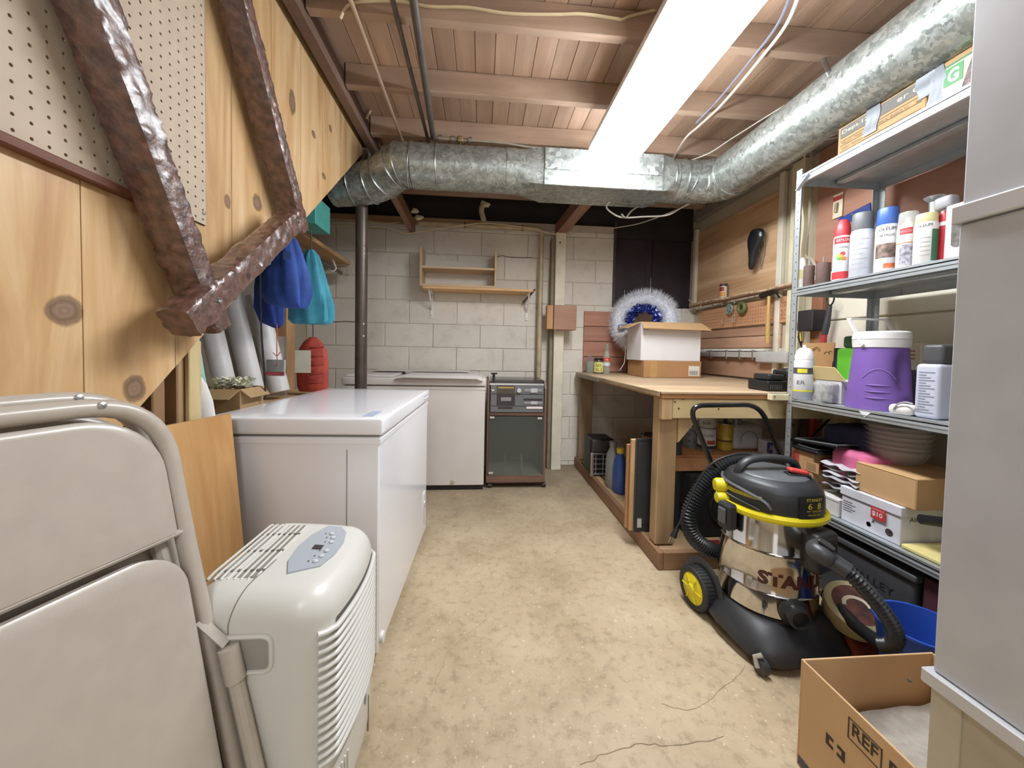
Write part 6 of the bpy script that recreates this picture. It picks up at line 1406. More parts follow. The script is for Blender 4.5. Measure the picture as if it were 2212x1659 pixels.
# right of jug
c, r, h = spot(2004, 1, 1.475, 38, 785); 
y0, y1 = YX(2035, 1.465), YX(1980, 1.465)
gb_ = thing('grey_label_bottle', 'large bottle with dark grey cap and dense back label, beside the plenum', 'bottle', (1.50, (y0+y1)/2, Z3))
hh = at(2000, 786, x=1.465).z; part('body', M().rbox(1.462, 1.55, y0, y1, Z3+.001, hh, .012, 4), solid('b9bccb', .4, 0, .02), gb_, smooth=60)
for k in range(16): part('print_line', M().box(1.4608, 1.4616, y0+.012+.012*((k*7) % 3), y1-.014, Z3+.02+k*(hh-Z3-.04)/16, Z3+.023+k*(hh-Z3-.04)/16), solid('8f93a3', .5, 0, 0), gb_, smooth=0)
part('cap', M().rbox(1.475, 1.54, y0+.005, y1-.006, hh+.001, hh+.065, .012, 4), solid('4b4c4e', .4, 0, .03), gb_)
bb = V((1.72, YX(1978, 1.72), Z3+.078)); one('black_ball', 'black round bulb lying behind the purple jug', 'ball', M().lathe([(.001, -.075)]+[(.075*math.cos(a), .075*math.sin(a)) for a in [math.radians(q) for q in range(-80, 90, 10)]]+[(.001, .075)], bb, 28), solid('3d3e4c', .7, 0, .1))
hs = at(1955, 870, x=1.47); rg = thing('rolled_rag', 'small rolled white rag on the shelf edge right of the purple jug', 'rag', (1.48, hs.y, Z3))
part('cloth', M().rbox(1.452, 1.52, YX(1980, 1.465), YX(1928, 1.465), Z3+.001, Z3+.036, .016, 5, fn=lambda p: p+V((0, 0, noise.noise(p*60)*.004))), solid('d9d6d2', .8, 0, .05, 50), rg, smooth=60)
part('fold', M().tube(spline([at(u, v, x=1.45) for u, v in ((1930, 884), (1938, 874), (1955, 869), (1972, 873))], 4), .003, 6), solid('a5a19d', .8, 0, 0), rg)
pp_ = thing('printed_pack', 'pale printed pack standing behind the purple jug, seen through its finger recess', 'package', (1.78, YX(1962, 1.78), Z3))
p = YX(1958, 1.78); part('pack', M().box(1.77, 1.80, p-.06, p+.06, Z3+.001, at(1958, 740, x=1.77).z, .003), solid('d6c7ae', .5, 0, .03), pp_)
for k in range(3): part('red_print', M().box(1.7685, 1.7698, p-.04, p+.03, at(1958, 760+k*8, x=1.77).z, at(1958, 757+k*8, x=1.77).z), solid('a85a50', .5, 0, 0), pp_, smooth=0)
kt = thing('caulk_gun', 'black trigger handle poking up behind the grey-capped bottle', 'tool', (1.80, YX(1998, 1.80), Z3)); q = V((1.80, YX(1990, 1.80), Z3))
part('lever', M().tube([q+V((0, .0, .001)), q+V((0, .0, .17)), q+V((0, -.03, .235)), q+V((0, -.05, .245))], .012, 10), BLACKP, kt)
part('yellow_tube', M().cyl(V((1.84, YX(2040, 1.84)-.05, Z3+.19)), V((1.84, YX(2020, 1.84)+.03, Z3+.17)), .035, n=20), solid('b59b45', .5, 0, .05), kt)

# bottom shelf
Z4 = SZ[0]
y0, y1 = YX(2062, 1.465), YX(1832, 1.465)
shx = thing('shoe_box', 'white marbled shoe box with a red $10 price sticker, on the bottom shelf', 'shoe box', (1.58, (y0+y1)/2, Z4))
ya = YX(1965, 1.465); zt = at(1850, 1060, x=1.465).z
SHB = solid('d6d6de', .5, 0, .08, 14)
part('box_body', M().box(1.468, 1.74, ya, y1-.002, Z4+.001, zt-.03, .002), SHB, shx)
part('box_lid', M().box(1.463, 1.745, ya-.004, y1+.003, zt-.034, zt, .002), SHB, shx)
sd_('price_sticker', shx, solid('c43c40', .4, 0, 0), ya+.095, ya+.045, Z4+.062, Z4+.105, x=1.4625)
text('$10', shx, WHITE, (1.4612, ya+.090, Z4+.070), (0, -1, 0), (0, 0, 1), .020, w=.036, bold=.02); text('CLEARANCE', shx, WHITE, (1.4612, ya+.092, Z4+.095), (0, -1, 0), (0, 0, 1), .005, w=.042)
for k in range(5): sd_('fine_print', shx, solid('8a8a92', .5, 0, 0), y1-.010, y1-.045-.012*(k % 2), Z4+.045+k*.009, Z4+.048+k*.009, x=1.4676)
part('round_logo', M().lathe([(.007, 0), (.0085, 0)], (0, 0, 0), 20, Matrix.Translation((1.4670, ya+.105, Z4+.030)) @ Matrix.Rotation(-math.pi/2, 4, 'Y')), solid('b04a78', .4, 0, 0), shx)
text('A', shx, BLACKP, (1.4672, ya+.095, Z4+.04), (0, -1, 0), (0, 0, 1), .012); part('shoe_picture', M().lathe([(0, .0008), (.013, 0)], (0, 0, 0), 18, Matrix.Translation((1.4672, ya+.035, Z4+.032)) @ Matrix.Rotation(-math.pi/2, 4, 'Y')), solid('4d4044', .4, 0, .4, 90), shx)
text('AIRWALK', shx, BLACKP, (1.50, ya-.0006, Z4+.085), (1, 0, 0), (0, 0, 1), .016, w=.12)
y2 = YX(2060, 1.50)
bb_ = thing('brown_carton', 'plain tan carton standing on the shoe box', 'box', (1.6, 1.0, zt))
zc = at(1862, 1000, x=1.48).z; part('carton', M().box(1.478, 1.75, YX(1998, 1.48), YX(1862, 1.48), zt+.001, zc, .003), card('c29c6e', 7), bb_)
part('end_seam', M().box(1.4775, 1.4782, YX(1998, 1.48)+.002, YX(1862, 1.48)-.002, zc-.004, zc-.002), solid('93703f', .8, 0, 0), bb_, smooth=0)
yd_ = YX(1960, 1.62); st_ = thing('plastic_domes', 'nested stack of clear plastic domes on the tan carton', 'containers', (1.62, yd_, zc))
for k in range(6): part('dome_rim' if k else 'dome', M().lathe([(.06, .0), (.075, .012), (.090, .04), (.098, .052), (.100, .054), (.0985, .055)], (1.64, YX(1950, 1.64), zc+.002+k*.018), 34, cap=False), solid('cfc9c8', .10, 0, 0, alpha=.42), st_, smooth=60)
yb0 = YX(1826, 1.465); 
wcar = thing('white_small_carton', 'small plain white carton at the far side of the shoe box', 'box', (1.55, yb0, Z4)); ztw = at(1800, 1075, x=1.465).z
part('carton', M().box(1.463, 1.60, YX(1829, 1.465), YX(1770, 1.465), Z4+.001, ztw, .003), solid('d3d0ca', .5, 0, .02), wcar)
part('lid_line', M().box(1.4620, 1.4628, YX(1829, 1.465)+.002, YX(1770, 1.465)-.002, ztw-.012, ztw-.010), solid('98948d', .6, 0, 0), wcar, smooth=0)
# brown box with barcodes
y0, y1 = YX(1770, 1.47), min(SY-.01, YX(1702, 1.47)); zt = at(1720, 968, x=1.47).z; za = Z4+.10
one('support_carton', 'carton at the far end of the bottom shelf, under the barcode box', 'box', M().box(1.468, 1.80, y0+.0, y1, Z4+.001, za, .003), card('a88b66', 9))
bcx = thing('barcode_box', 'brown carton with red squares and a barcode, under the black trays', 'box', (1.6, (y0+y1)/2, za))
part('carton', M().box(1.466, 1.80, y0, y1, za+.001, zt, .003), card('bd9468', 8), bcx)
sd_('red_square', bcx, solid('b5483f', .5, 0, .1, 60), y1-.012, y1-.045, zt-.06, zt-.015, x=1.4655)
sd_('barcode_frame', bcx, solid('5f4a38', .5, 0, 0), y1-.072, y1-.150, zt-.085, zt-.035, x=1.4655); sd_('barcode_field', bcx, card('bd9468', 8), y1-.074, y1-.148, zt-.083, zt-.037, x=1.4646)
for k in range(7): sd_('barcode_bar', bcx, solid('7a6048', .5, 0, 0), y1-.088-k*.007, y1-.091-k*.007, zt-.078, zt-.044, x=1.4640)
part('red_square', M().box(1.50, 1.57, y0-.0012, y0-.0002, zt-.07, zt-.02), solid('a8443e', .5, 0, .1, 60), bcx, smooth=0)
tr_ = thing('black_tray', 'thin black tray lying on the barcode box', 'tray', (1.56, y0, zt)); part('tray', M().rbox(1.452, 1.74, y0-.03, y1-.02, zt+.001, zt+.016, .006, 3), BLACKP, tr_)
part('rim', M().tube(bend([(1.46, y0-.02, zt+.022), (1.46, y1-.03, zt+.022), (1.72, y1-.03, zt+.022), (1.72, y0-.02, zt+.022), (1.46, y0-.02, zt+.022)], .03), .0035, 6), solid('4d4f50', .3, .2, 0), tr_)
t2 = thing('black_tray', 'second black tray with a grey rim, tilted on top of the first', 'tray', (1.58, y0-.05, zt+.02)); part('tray', M().rbox(-.14, .14, -.13, .10, 0, .012, .005, 3, Matrix.Translation((1.60, y0+.02, zt+.038)) @ Matrix.Rotation(-.10, 4, 'X')), BLACKG, t2)
part('rim', M().tube([Matrix.Translation((1.60, y0+.02, zt+.052)) @ Matrix.Rotation(-.10, 4, 'X') @ V(p) for p in bend([(-.135, -.125, 0), (-.135, .095, 0), (.135, .095, 0), (.135, -.125, 0), (-.135, -.125, 0)], .03)], .003, 6), solid('7c8282', .3, .3, 0), t2)
one('metal_rod', 'thin black rod leaning behind the trays up to the jug shelf', 'rod', M().cyl(at(1732, 965, x=1.60), at(1792, 905, x=1.80), .006, n=8), BLACKP)
one('red_rod', 'bright red pole standing behind the shelving between the bench and the trays', 'pole', M().cyl(at(1752, 965, x=1.88), at(1758, 880, x=1.88), .017, n=16), solid('b5343a', .45, 0, .04))
def heap(name, label, u0, v0, u1, v1, x, mat, seed, cat='cloth', amp=.012, dx=.16, freq=28, zlo=None):
    a, b = at(u0, v1, x=x), at(u1, v0, x=x); lo, hi = min(a.y, b.y), max(a.y, b.y)
    z0 = zlo if zlo is not None else a.z
    t = thing(name, label, cat, (x+dx/2, (lo+hi)/2, z0))
    def fn(p):
        n_ = noise.noise(V((p.x*freq*.6+seed, p.y*freq, p.z*freq*1.6)))*amp; m_ = noise.noise(V((p.x*9+seed, p.y*9, 0)))*amp*.8
        return p+V((-abs(n_)*.6, 0, n_+m_ if p.z > z0+.01 else 0))
    part('folded_cloth', M().rbox(x, x+dx, lo, hi, z0, b.z, min(.03, (b.z-z0)*.45), 6, fn=fn), mat, t, smooth=70)
    return t, lo, hi, z0, b.z
heap('navy_cloth', 'folded navy blue quilted cloth on the trays, back of the bottom shelf', 1772, 935, 1890, 968, 1.56, solid('2f3150', .8, 0, .15, 20, .4, 60), 3)
heap('pink_cloth', 'bright pink crumpled towel on the bottom shelf', 1788, 988, 1885, 1030, 1.50, solid('cf6a92', .85, 0, .1, 16, .3, 90), 6, zlo=None)
heap('rose_cloth', 'dusty rose cloth behind the pink towel, under the plastic domes', 1822, 962, 1905, 1003, 1.60, solid('a35a6c', .85, 0, .1, 16, .3, 90), 9)
gcl = thing('grey_cloth', 'grey and white pleated cloth in front of the pink towel', 'cloth', at(1812, 1060, x=1.5))
ga, gb2 = at(1768, 1062, x=1.468), at(1856, 1020, x=1.468)
for k in range(6):
    zz = Z4+.105+k*(gb2.z-Z4-.105)/6; hh_ = (gb2.z-Z4-.105)/6-.0006; off = .006*math.sin(k*2.1)
    g = M()
    def fn(a, b, k=k, zz=zz, off=off, hh_=hh_):
        an = b*2*math.pi; y = ga.y+(gb2.y-ga.y)*(a*.94+.03); x = 1.53+.055*math.cos(an)+off
        return V((x+.006*math.sin(a*9+k), y, zz+hh_/2+hh_/2*math.sin(an)+.004*math.sin(a*14+k*1.7)))
    g.grid(fn, 24, 14); part('pleat', g, solid('b5b2b6' if k % 2 else '9f9ca1', .85, 0, .1, 30, .3, 90), gcl, smooth=70)
yf = thing('foam_sheet', 'pale yellow foam sheet at the near end of the bottom shelf', 'foam', (1.52, .8, Z4)); part('sheet', M().box(1.462, 1.70, .765, YX(1970, 1.47)-.004, Z4+.001, Z4+.016, .004), solid('d3c583', .8, 0, .04, 20, .3, 90), yf)
one('umbrella', 'rolled black umbrella lying on top of the shoe box end', 'umbrella', M().tube([(1.475, ya-.05, Z4+.12), (1.62, ya-.12, Z4+.12), (1.72, ya-.15, Z4+.118)], .016, 12, radii=[.016, .018, .010]), BLACKP)

# on the floor below the shelving
g0 = thing('dark_tote', 'dark grey storage box on the floor under the shelving, with faint lettering', 'box', (1.65, 1.25, 0))
part('tote', M().rbox(1.46, 1.84, 1.10, 1.52, .001, .27, .012, 3), solid('45464a', .5, 0, .06), g0); part('lid', M().rbox(1.45, 1.85, 1.09, 1.53, .271, .295, .006, 2), solid('4c4d50', .5, 0, .04), g0)
text('MONA VALLEY', g0, solid('2d2b2e', .5, 0, 0), (1.4585, 1.46, .18), (0, -1, 0), (0, 0, 1), .028, w=.3)
g1 = thing('maroon_box', 'maroon box with a cream diamond emblem on the floor under the shelving', 'box', (1.6, .98, 0)); part('carton', M().box(1.47, 1.80, .80, 1.085, .001, .30, .003), solid('4f2a35', .6, 0, .1), g1)
part('diamond_emblem', M().prism([(-.09, 0), (0, -.07), (.09, 0), (0, .07)], (1.4695, YX(1935, 1.47), .19), (0, -1, 0), (0, 0, 1), -.0008), solid('c9bda6', .6, 0, 0), g1, smooth=0)
part('diamond_field', M().prism([(-.075, 0), (0, -.058), (.075, 0), (0, .058)], (1.4684, YX(1935, 1.47), .19), (0, -1, 0), (0, 0, 1), -.0008), solid('7a4a4f', .6, 0, .2, 60), g1, smooth=0)
part('emblem_print', M().tube([(1.4670, YX(1935, 1.47)+.03*math.cos(a), .19+.03*math.sin(a)) for a in [k*.35 for k in range(14)]], .004, 6), solid('c9bda6', .6, 0, 0), g1)
tn_ = thing('round_tin', 'round cream tin with a picture lid lying behind the looped hose', 'tin', (1.30, 1.13, .12)); nrm = V((-.22, -.42, .88)).normalized(); T_ = Matrix.Translation(at(1850, 1306, y=1.13)) @ nrm.to_track_quat('Z', 'Y').to_matrix().to_4x4()
part('tin', M().lathe([(.001, -.07), (.082, -.07), (.084, -.03), (.086, -.03), (.086, -.004), (.080, 0), (.001, 0)], (0, 0, 0), 36, T_), solid('c2b58c', .4, .1, .05), tn_)
part('lid_picture', M().lathe([(.001, .001), (.066, .0012)], (0, 0, 0), 32, T_), solid('6d3a30', .5, 0, .5, 22), tn_); part('cream_scroll', M().tube([T_ @ V((math.cos(a)*.035, math.sin(a)*.03-.006, .002)) for a in [k*.3 for k in range(12)]], .006, 8, flat=.3), solid('d3c9ac', .5, 0, 0), tn_)
bn = thing('blue_bin', 'blue plastic bin on the floor at the right, beside the sheet-metal plenum', 'bin', (1.28, .98, 0)); BB = solid('2b50ae', .4, 0, .05)
part('bin', M().bag([(.001, .075, .07), (.23, .105, .10), (.238, .112, .108), (.244, .112, .108), (.244, .104, .10), (.03, .07, .066)], (1.30, .955, 0), 4*8, 0, 0), BB, bn, smooth=40)
one('grey_hand_tool', 'grey plastic floor nozzle lying on the concrete in front of the blue bin', 'nozzle', M().rbox(1.10, 1.27, .875, .925, .001, .04, .018, 4, fn=lambda p: p), solid('6a6d7c', .4, .1, .1))
one('rust_rag', 'rust-red crumpled rag on the floor behind the vacuum hose', 'rag', M().rbox(1.24, 1.36, 1.09, 1.18, .001, .075, .03, 5, fn=lambda p: p+V((0, 0, noise.noise(p*30)*.012 if p.z > .01 else 0))), solid('7d3b2a', .85, 0, .3, 25), smooth=60)

# ================================================================ sheet-metal plenum at the right edge
MX, MY = .80, .575
SM = solid('c2c4c8', .5, .3, .06, 7, .05, 40); SMB = solid('cccdd1', .4, .4, .05, 7, .05, 40)
pl = thing('furnace_plenum', 'tall sheet-metal furnace plenum filling the right edge of the picture', 'furnace', (1.15, .2, 0))
zs1 = at(2058, 448, x=MX).z; zs1b = at(2052, 487, x=MX-.005).z; zs2 = at(1960, 1412, x=MX).z; zs2b = at(1957, 1445, x=MX-.005).z
part('upper_duct', M().box(MX+.006, 1.42, -.6, MY-.003, zs1, ZS-.13, .003), SM, pl)
part('upper_band', M().box(MX-.004, 1.425, -.6, MY+.004, zs1b, zs1-.0005, .002), SMB, pl)
part('middle_casing', M().box(MX+.004, 1.42, -.6, MY-.002, zs2, zs1b-.0005, .003), SM, pl)
part('lower_band', M().box(MX-.006, 1.43, -.6, MY+.008, zs2b, zs2-.0005, .002), SMB, pl)
part('lower_cabinet', M().box(MX+.004, 1.42, -.6, MY-.003, .002, zs2b-.0005, .003), solid('b5ad98', .5, .1, .06, 12), pl)
part('corner_flange', M().box(MX+.0015, MX+.0038, MY-.045, MY-.004, .004, zs2b-.002), solid('bdb6a2', .5, .1, .04), pl, smooth=0)
p = at(1965, 1470, x=MX+.001); part('screw', M().cyl((MX-.001, p.y, p.z), (MX+.002, p.y, p.z), .003, n=8), PIPE, pl)

# ================================================================ open carton at lower right
c0 = at(1728, 1421, z=.27); bxx, byy = .815, .85
cx0, cy1 = c0.x+.003, c0.y
oc = openbox('open_carton', 'open brown carton with black REF and P36 printing, on the floor beside the plenum', cx0, cx0+.36, MY+.012, cy1, .001, .268, card('caa67b', 11), .005)
INK = solid('3c3327', .7, 0, .1, 60)
def onside(u, v): return at(u, v, x=cx0-.0008)
def sidetext(s, u, v, h, w=None, bold=0): p = onside(u, v); return text(s, oc, INK, p, (0, -1, 0), (0, 0, 1), h, w=w, bold=bold)
pa, pb = onside(1835, 1552), onside(1890, 1612)
sidetext('REF', 1840, 1588, .028, w=.052, bold=.02)
q = onside(1837, 1590); f0 = M()
for (ya_, yb2, za_, zb2) in ((q.y+.006, q.y-.062, q.z-.008, q.z-.006), (q.y+.006, q.y-.062, q.z+.036, q.z+.038), (q.y+.006, q.y+.004, q.z-.008, q.z+.038), (q.y-.060, q.y-.062, q.z-.008, q.z+.038)): f0.box(cx0-.0012, cx0-.0004, yb2, ya_, za_, zb2)
part('print_frame', f0, INK, oc, smooth=0)
text('P36', oc, INK, (cx0-.0008, q.y-.075, q.z-.002), (0, -1, 0), (0, 0, 1), .036, w=.06, bold=.02)
l = onside(1783, 1600)
for dy in (0, .030): part('logo_block', M().prism([(0, 0), (.018, 0), (.018, .008), (.008, .008), (.008, .018), (.018, .018), (.018, .026), (0, .026)] if dy == 0 else [(.018, 0), (.018, .026), (0, .026), (0, .018), (.010, .018), (.010, .008), (0, .008), (0, 0)], (cx0-.0004, l.y-dy*.9, l.z-.004), (0, -1, 0), (0, 0, 1), -.0008), INK, oc, smooth=0)
text('COVE', oc, INK, (cx0-.0008, l.y-.065, l.z-.010), (0, -1, 0), (0, 0, 1), .020, w=.075)
part('edge_print', M().box(cx0-.0012, cx0-.0004, MY+.03, cy1-.006, .006, .028), solid('57525a', .7, 0, .4, 120), oc, smooth=0)
one('packing_paper', 'sheets of grey newsprint lying in the open carton', 'paper', M().grid(lambda a, b: V((cx0+.07+.27*a, MY+.03+(cy1-MY-.05)*b, .135+.018*noise.noise(V((a*4, b*4, 2)))+.02*a)), 16, 12), solid('a9a298', .8, 0, .1, 50))
one('dark_tin', 'dark rounded tin under the newsprint in the open carton', 'tin', M().rbox(cx0+.10, cx0+.25, MY+.03, MY+.12, .006, .09, .02, 3), solid('4c4843', .6, 0, .1))

# ================================================================ wet and dry vacuum
VX, VY = 1.083, 1.285
va = thing('shop_vacuum', 'black, yellow and stainless steel wet and dry vacuum on a wheeled base with a hose', 'vacuum cleaner', (VX, VY, 0))
VC = V((VX, VY, 0)); fr = math.radians(-83); FW = V((math.cos(fr), math.sin(fr), 0)); RT = V((math.sin(fr), -math.cos(fr), 0))   # RT: side nearer the aisle
INOX = solid('cdc9c4', .10, 1.0, .02, 3); VB = solid('2b2c2e', .42, 0, .04, 40, .08, 300); VY_ = solid('d9c81e', .35, 0, .02); VG = solid('5b5e60', .35, .1, .03)
R_ = .156
zring = at(1690, 1135, y=VY-.17).z
zt_ = zring
prof = [(.001, .125), (R_-.006, .125), (R_, .13), (R_, .200), (R_+.005, .206), (R_, .212), (R_, .340), (R_+.005, .346), (R_, .352), (R_, zt_), (.001, zt_)]
part('steel_drum', M().lathe(prof, VC, 64), INOX, va, smooth=40)
part('drum_foot', M().lathe([(.001, .085), (R_-.012, .085), (R_+.002, .10), (R_+.002, .124), (.001, .124)], VC, 48), VB, va)
# base: swept dolly
def contour(a):
    c, s_ = math.cos(a), math.sin(a)      # a measured from FW towards RT
    return .212/((abs(c)**4+abs(s_)**4)**.25)*(1-.22*max(0, -c)*abs(s_))
def bs_(i, j):
    a = i*2*math.pi; r = contour(a); lv = [(.60, .130), (.74, .122), (.90, .088), (1.0, .062), (1.0, .044), (.88, .036)][j if j < 6 else 5]
    wav = .012*max(0, math.cos(a))**2+.014*abs(math.sin(2*a))**3
    z = lv[1]-wav*(1 if j > 1 else .5)
    z = max(z, .022)
    return VC+(FW*math.cos(a)+RT*math.sin(a))*r*lv[0]+V((0, 0, z))
g = M(); vs = [bs_(i/56, j) for j in range(6) for i in range(56)]
g.add(vs, [(j*56+i, (j+1)*56+i, (j+1)*56+(i+1) % 56, j*56+(i+1) % 56) for j in range(5) for i in range(56)]+[tuple(5*56+i for i in range(56))])
part('wheeled_base', g, VB, va, smooth=60)
def wheel(lat, back, r, wd):
    c = VC+RT*lat-FW*back+V((0, 0, r)); ax_ = RT*(1 if lat > 0 else -1)
    T = Matrix.Translation(c) @ ax_.to_track_quat('Z', 'Y').to_matrix().to_4x4()
    wl_ = part('wheel', M().lathe([(r*.72, -wd/2), (r*.95, -wd/2), (r, -wd/2+.006), (r, wd/2-.008), (r*.93, wd/2), (r*.72, wd/2)], (0, 0, 0), 40, T, cap=False), solid('2a2a2b', .6, 0, .05), va)
    tread = M()
    for k in range(40):
        a = k*2*math.pi/40; p = T @ V((math.cos(a)*r*.985, math.sin(a)*r*.985, 0)); d = (p-c).normalized(); tread.obox(p, (.004, wd*.8, .006), d.cross(ax_), ax_)
    part('tread', tread, solid('232324', .7, 0, 0), wl_, kind='stuff')
    hb = part('hub_cap', M().lathe([(.001, wd/2+.012), (r*.18, wd/2+.011), (r*.24, wd/2+.004), (r*.70, wd/2-.001), (r*.74, wd/2-.004), (r*.74, -wd/2)], (0, 0, 0), 36, T, cap=False), VY_, wl_)
    for k in range(6):
        a = k*math.pi/3; p = T @ V((math.cos(a)*r*.47, math.sin(a)*r*.47, wd/2+.004)); part('hub_rib', M().obox(p, (r*.4, .005, .006), (T.to_3x3() @ V((math.cos(a), math.sin(a), 0))), T.to_3x3() @ V((-math.sin(a), math.cos(a), 0)), .002), VY_, wl_)
wheel(.190, .130, .083, .045); wheel(-.190, .130, .083, .045)
part('wheel_arch', M().tube([VC+RT*.168-FW*.130+V((0, 0, .083))+(FW*math.cos(a)*-1+V((0, 0, 1))*math.sin(a))*.097 for a in [k*math.pi/12 for k in range(-2, 15)]], .020, 10, flat=.35), VB, va)
def caster(lat, fwd):
    c = VC+RT*lat+FW*fwd; part('caster', M().cyl(c+RT*-.012+V((0, 0, .024)), c+RT*.012+V((0, 0, .024)), .0235, n=22), solid('3a3a3c', .4, 0, .05), va)
    part('caster_fork', M().tube([c+RT*.016+V((0, 0, .024)), c+RT*.015+FW*-.012+V((0, 0, .05)), c+V((0, 0, .062))], .008, 8), solid('b5b2a8', .4, .3, 0), va)
caster(.195, .180); caster(-.195, .180)
# motor head
yr = R_+.014
part('yellow_ring', M().lathe([(R_-.004, zt_-.012), (yr, zt_-.010), (yr+.006, zt_-.002), (yr+.006, zt_+.008), (yr, zt_+.016), (R_-.01, zt_+.018)], VC, 56), VY_, va)
def hd(i, j):
    a = i*2*math.pi; t = j; f = max(0, math.cos(a))**3
    rr = [(.99, 0), (.995, .02), (.985, .05), (.95, .072), (.86, .092), (.72, .104), (.5, .11), (.02, .112)]
    k = t*(len(rr)-1); q = min(int(k), len(rr)-2); u_ = k-q; r = (rr[q][0]*(1-u_)+rr[q+1][0]*u_)*R_*1.02; z = rr[q][1]*(1-u_)+rr[q+1][1]*u_
    r *= 1+.035*f*(1 if z < .09 else .4)
    return VC+(FW*math.cos(a)+RT*math.sin(a))*r+V((0, 0, zt_+.018+z))
part('motor_head', M().grid(hd, 56, 21, closed=True), VB, va, smooth=50)
zh = zt_+.018
def arcband(r, z, a0, a1, hh, mat, nm, n=20, k=1.02): 
    return part(nm, M().grid(lambda i, j: VC+(FW*math.cos(math.radians(a0+(a1-a0)*i))+RT*math.sin(math.radians(a0+(a1-a0)*i)))*(r-.004*j)+V((0, 0, z+hh*j)), n, 1), mat, va)
arcband(R_*1.02+.003, zh+.038, 55, 150, .012, solid('b3a72c', .5, 0, .25, 160), 'yellow_vent_band')
part('side_sweep', M().tube(spline([VC+(FW*math.cos(math.radians(q))+RT*math.sin(math.radians(q)))*(R_*1.03*k_)+V((0, 0, zh+z)) for q, z, k_ in ((150, .060, 1), (110, .064, .98), (75, .058, 1.0), (52, .038, 1.01), (45, .016, 1.02))], 5), .008, 8, flat=.5), VG, va)
part('side_sweep', M().tube(spline([VC+(FW*math.cos(math.radians(q))+RT*math.sin(math.radians(q)))*(R_*1.02*k_)+V((0, 0, zh+z)) for q, z, k_ in ((140, .022, 1.0), (100, .022, 1.01), (70, .015, 1.01), (56, .006, 1.02))], 5), .005, 8, flat=.5), VG, va)
part('top_plate', M().lathe([(.001, .004), (.105, .003), (.115, -.004)], VC+V((0, 0, zh+.108)), 40), VG, va)
hpts = spline([VC+RT*.115+FW*-.03+V((0, 0, zh+.085)), VC+RT*.11+FW*-.025+V((0, 0, zh+.118)), VC+RT*.07+FW*-.02+V((0, 0, zh+.146)), VC+RT*-.01+FW*-.01+V((0, 0, zh+.152)), VC+RT*-.09+V((0, 0, zh+.140)), VC+RT*-.118+V((0, 0, zh+.105)), VC+RT*-.126+V((0, 0, zh+.07))], 5)
part('carry_handle', M().tube(hpts, .019, 12, flat=.7), VB, va, smooth=60)
p = VC+FW*.065+RT*-.045+V((0, 0, zh+.112))
part('power_switch', M().rbox(-.032, .032, -.016, .016, 0, .016, .008, 4, Matrix.Translation(p+V((0, 0, .004))) @ Matrix.Rotation(-.25, 4, 'Z') @ Matrix.Rotation(.15, 4, 'Y')), solid('c94742', .35, 0, 0), va)
part('switch_base', M().rbox(-.037, .037, -.021, .021, -.012, .004, .006, 3, Matrix.Translation(p+V((0, 0, .001))) @ Matrix.Rotation(-.25, 4, 'Z')), BLACKP, va)
# front plaque
Rp = R_*1.02*1.035+.001
def fp(x, y, x0=0, w_=.1, zz=0):
    a = fr+(x-w_/2+x0)/Rp; return VC+V((math.cos(a)*(Rp+.003), math.sin(a)*(Rp+.003), zh+zz+y))
part('front_plaque', M().grid(lambda i, j: VC+V((math.cos(fr+(i-.5)*.62)*(Rp+.0015-.006*max(0, j-.6)), math.sin(fr+(i-.5)*.62)*(Rp+.0015-.006*max(0, j-.6)), zh-.002+.075*j)), 14, 6), solid('1d1d1e', .4, 0, 0), va)
YT = solid('d8c23a', .4, 0, 0)
text('STANLEY', va, YT, h=.0095, w=.062, fn=lambda x, y: fp(x, y, w_=.062, zz=.058), bold=.015)
text('6  8', va, YT, h=.020, w=.050, fn=lambda x, y: fp(x, y, w_=.050, zz=.032), bold=.01)
text('HP  GALLON', va, YT, h=.006, w=.055, fn=lambda x, y: fp(x, y, w_=.055, zz=.022)); text('WET/DRY VAC', va, YT, h=.005, w=.048, fn=lambda x, y: fp(x, y, w_=.048, zz=.010))
SR = solid('4a1f1b', .4, 0, 0)
a_ = math.radians(-139); text('STANLEY', va, SR, h=.046, w=.275, bold=.045, fn=lambda x, y: VC+V((math.cos(a_+x/R_)*(R_+.0012), math.sin(a_+x/R_)*(R_+.0012), .238+y)))
# latches, yellow knobs
def ondrum(deg, r, z): a = math.radians(deg); return VC+V((math.cos(a)*r, math.sin(a)*r, z))
for dg_ in (188, 8):
    n_ = V((math.cos(math.radians(dg_)), math.sin(math.radians(dg_)), 0)); tg = V((-n_.y, n_.x, 0))
    part('latch', M().obox(ondrum(dg_, R_+.028, zt_-.030), (.040, .058, .095), n_, tg, .008), VB, va)
    part('latch_lever', M().obox(ondrum(dg_, R_+.052, zt_-.026), (.010, .034, .055), n_, tg, .004), VG, va)
for dg_, z, r in ((166, zh+.040, .026), (172, zh-.002, .022)): part('yellow_knob', M().lathe([(.001, .03), (r*.8, .028), (r, .018), (r, -.01)], (0, 0, 0), 22, Matrix.Translation(ondrum(dg_, R_*1.02+.006, z)) @ V((math.cos(math.radians(dg_)), math.sin(math.radians(dg_)), 0)).to_track_quat('Z', 'Y').to_matrix().to_4x4()), VY_, va)
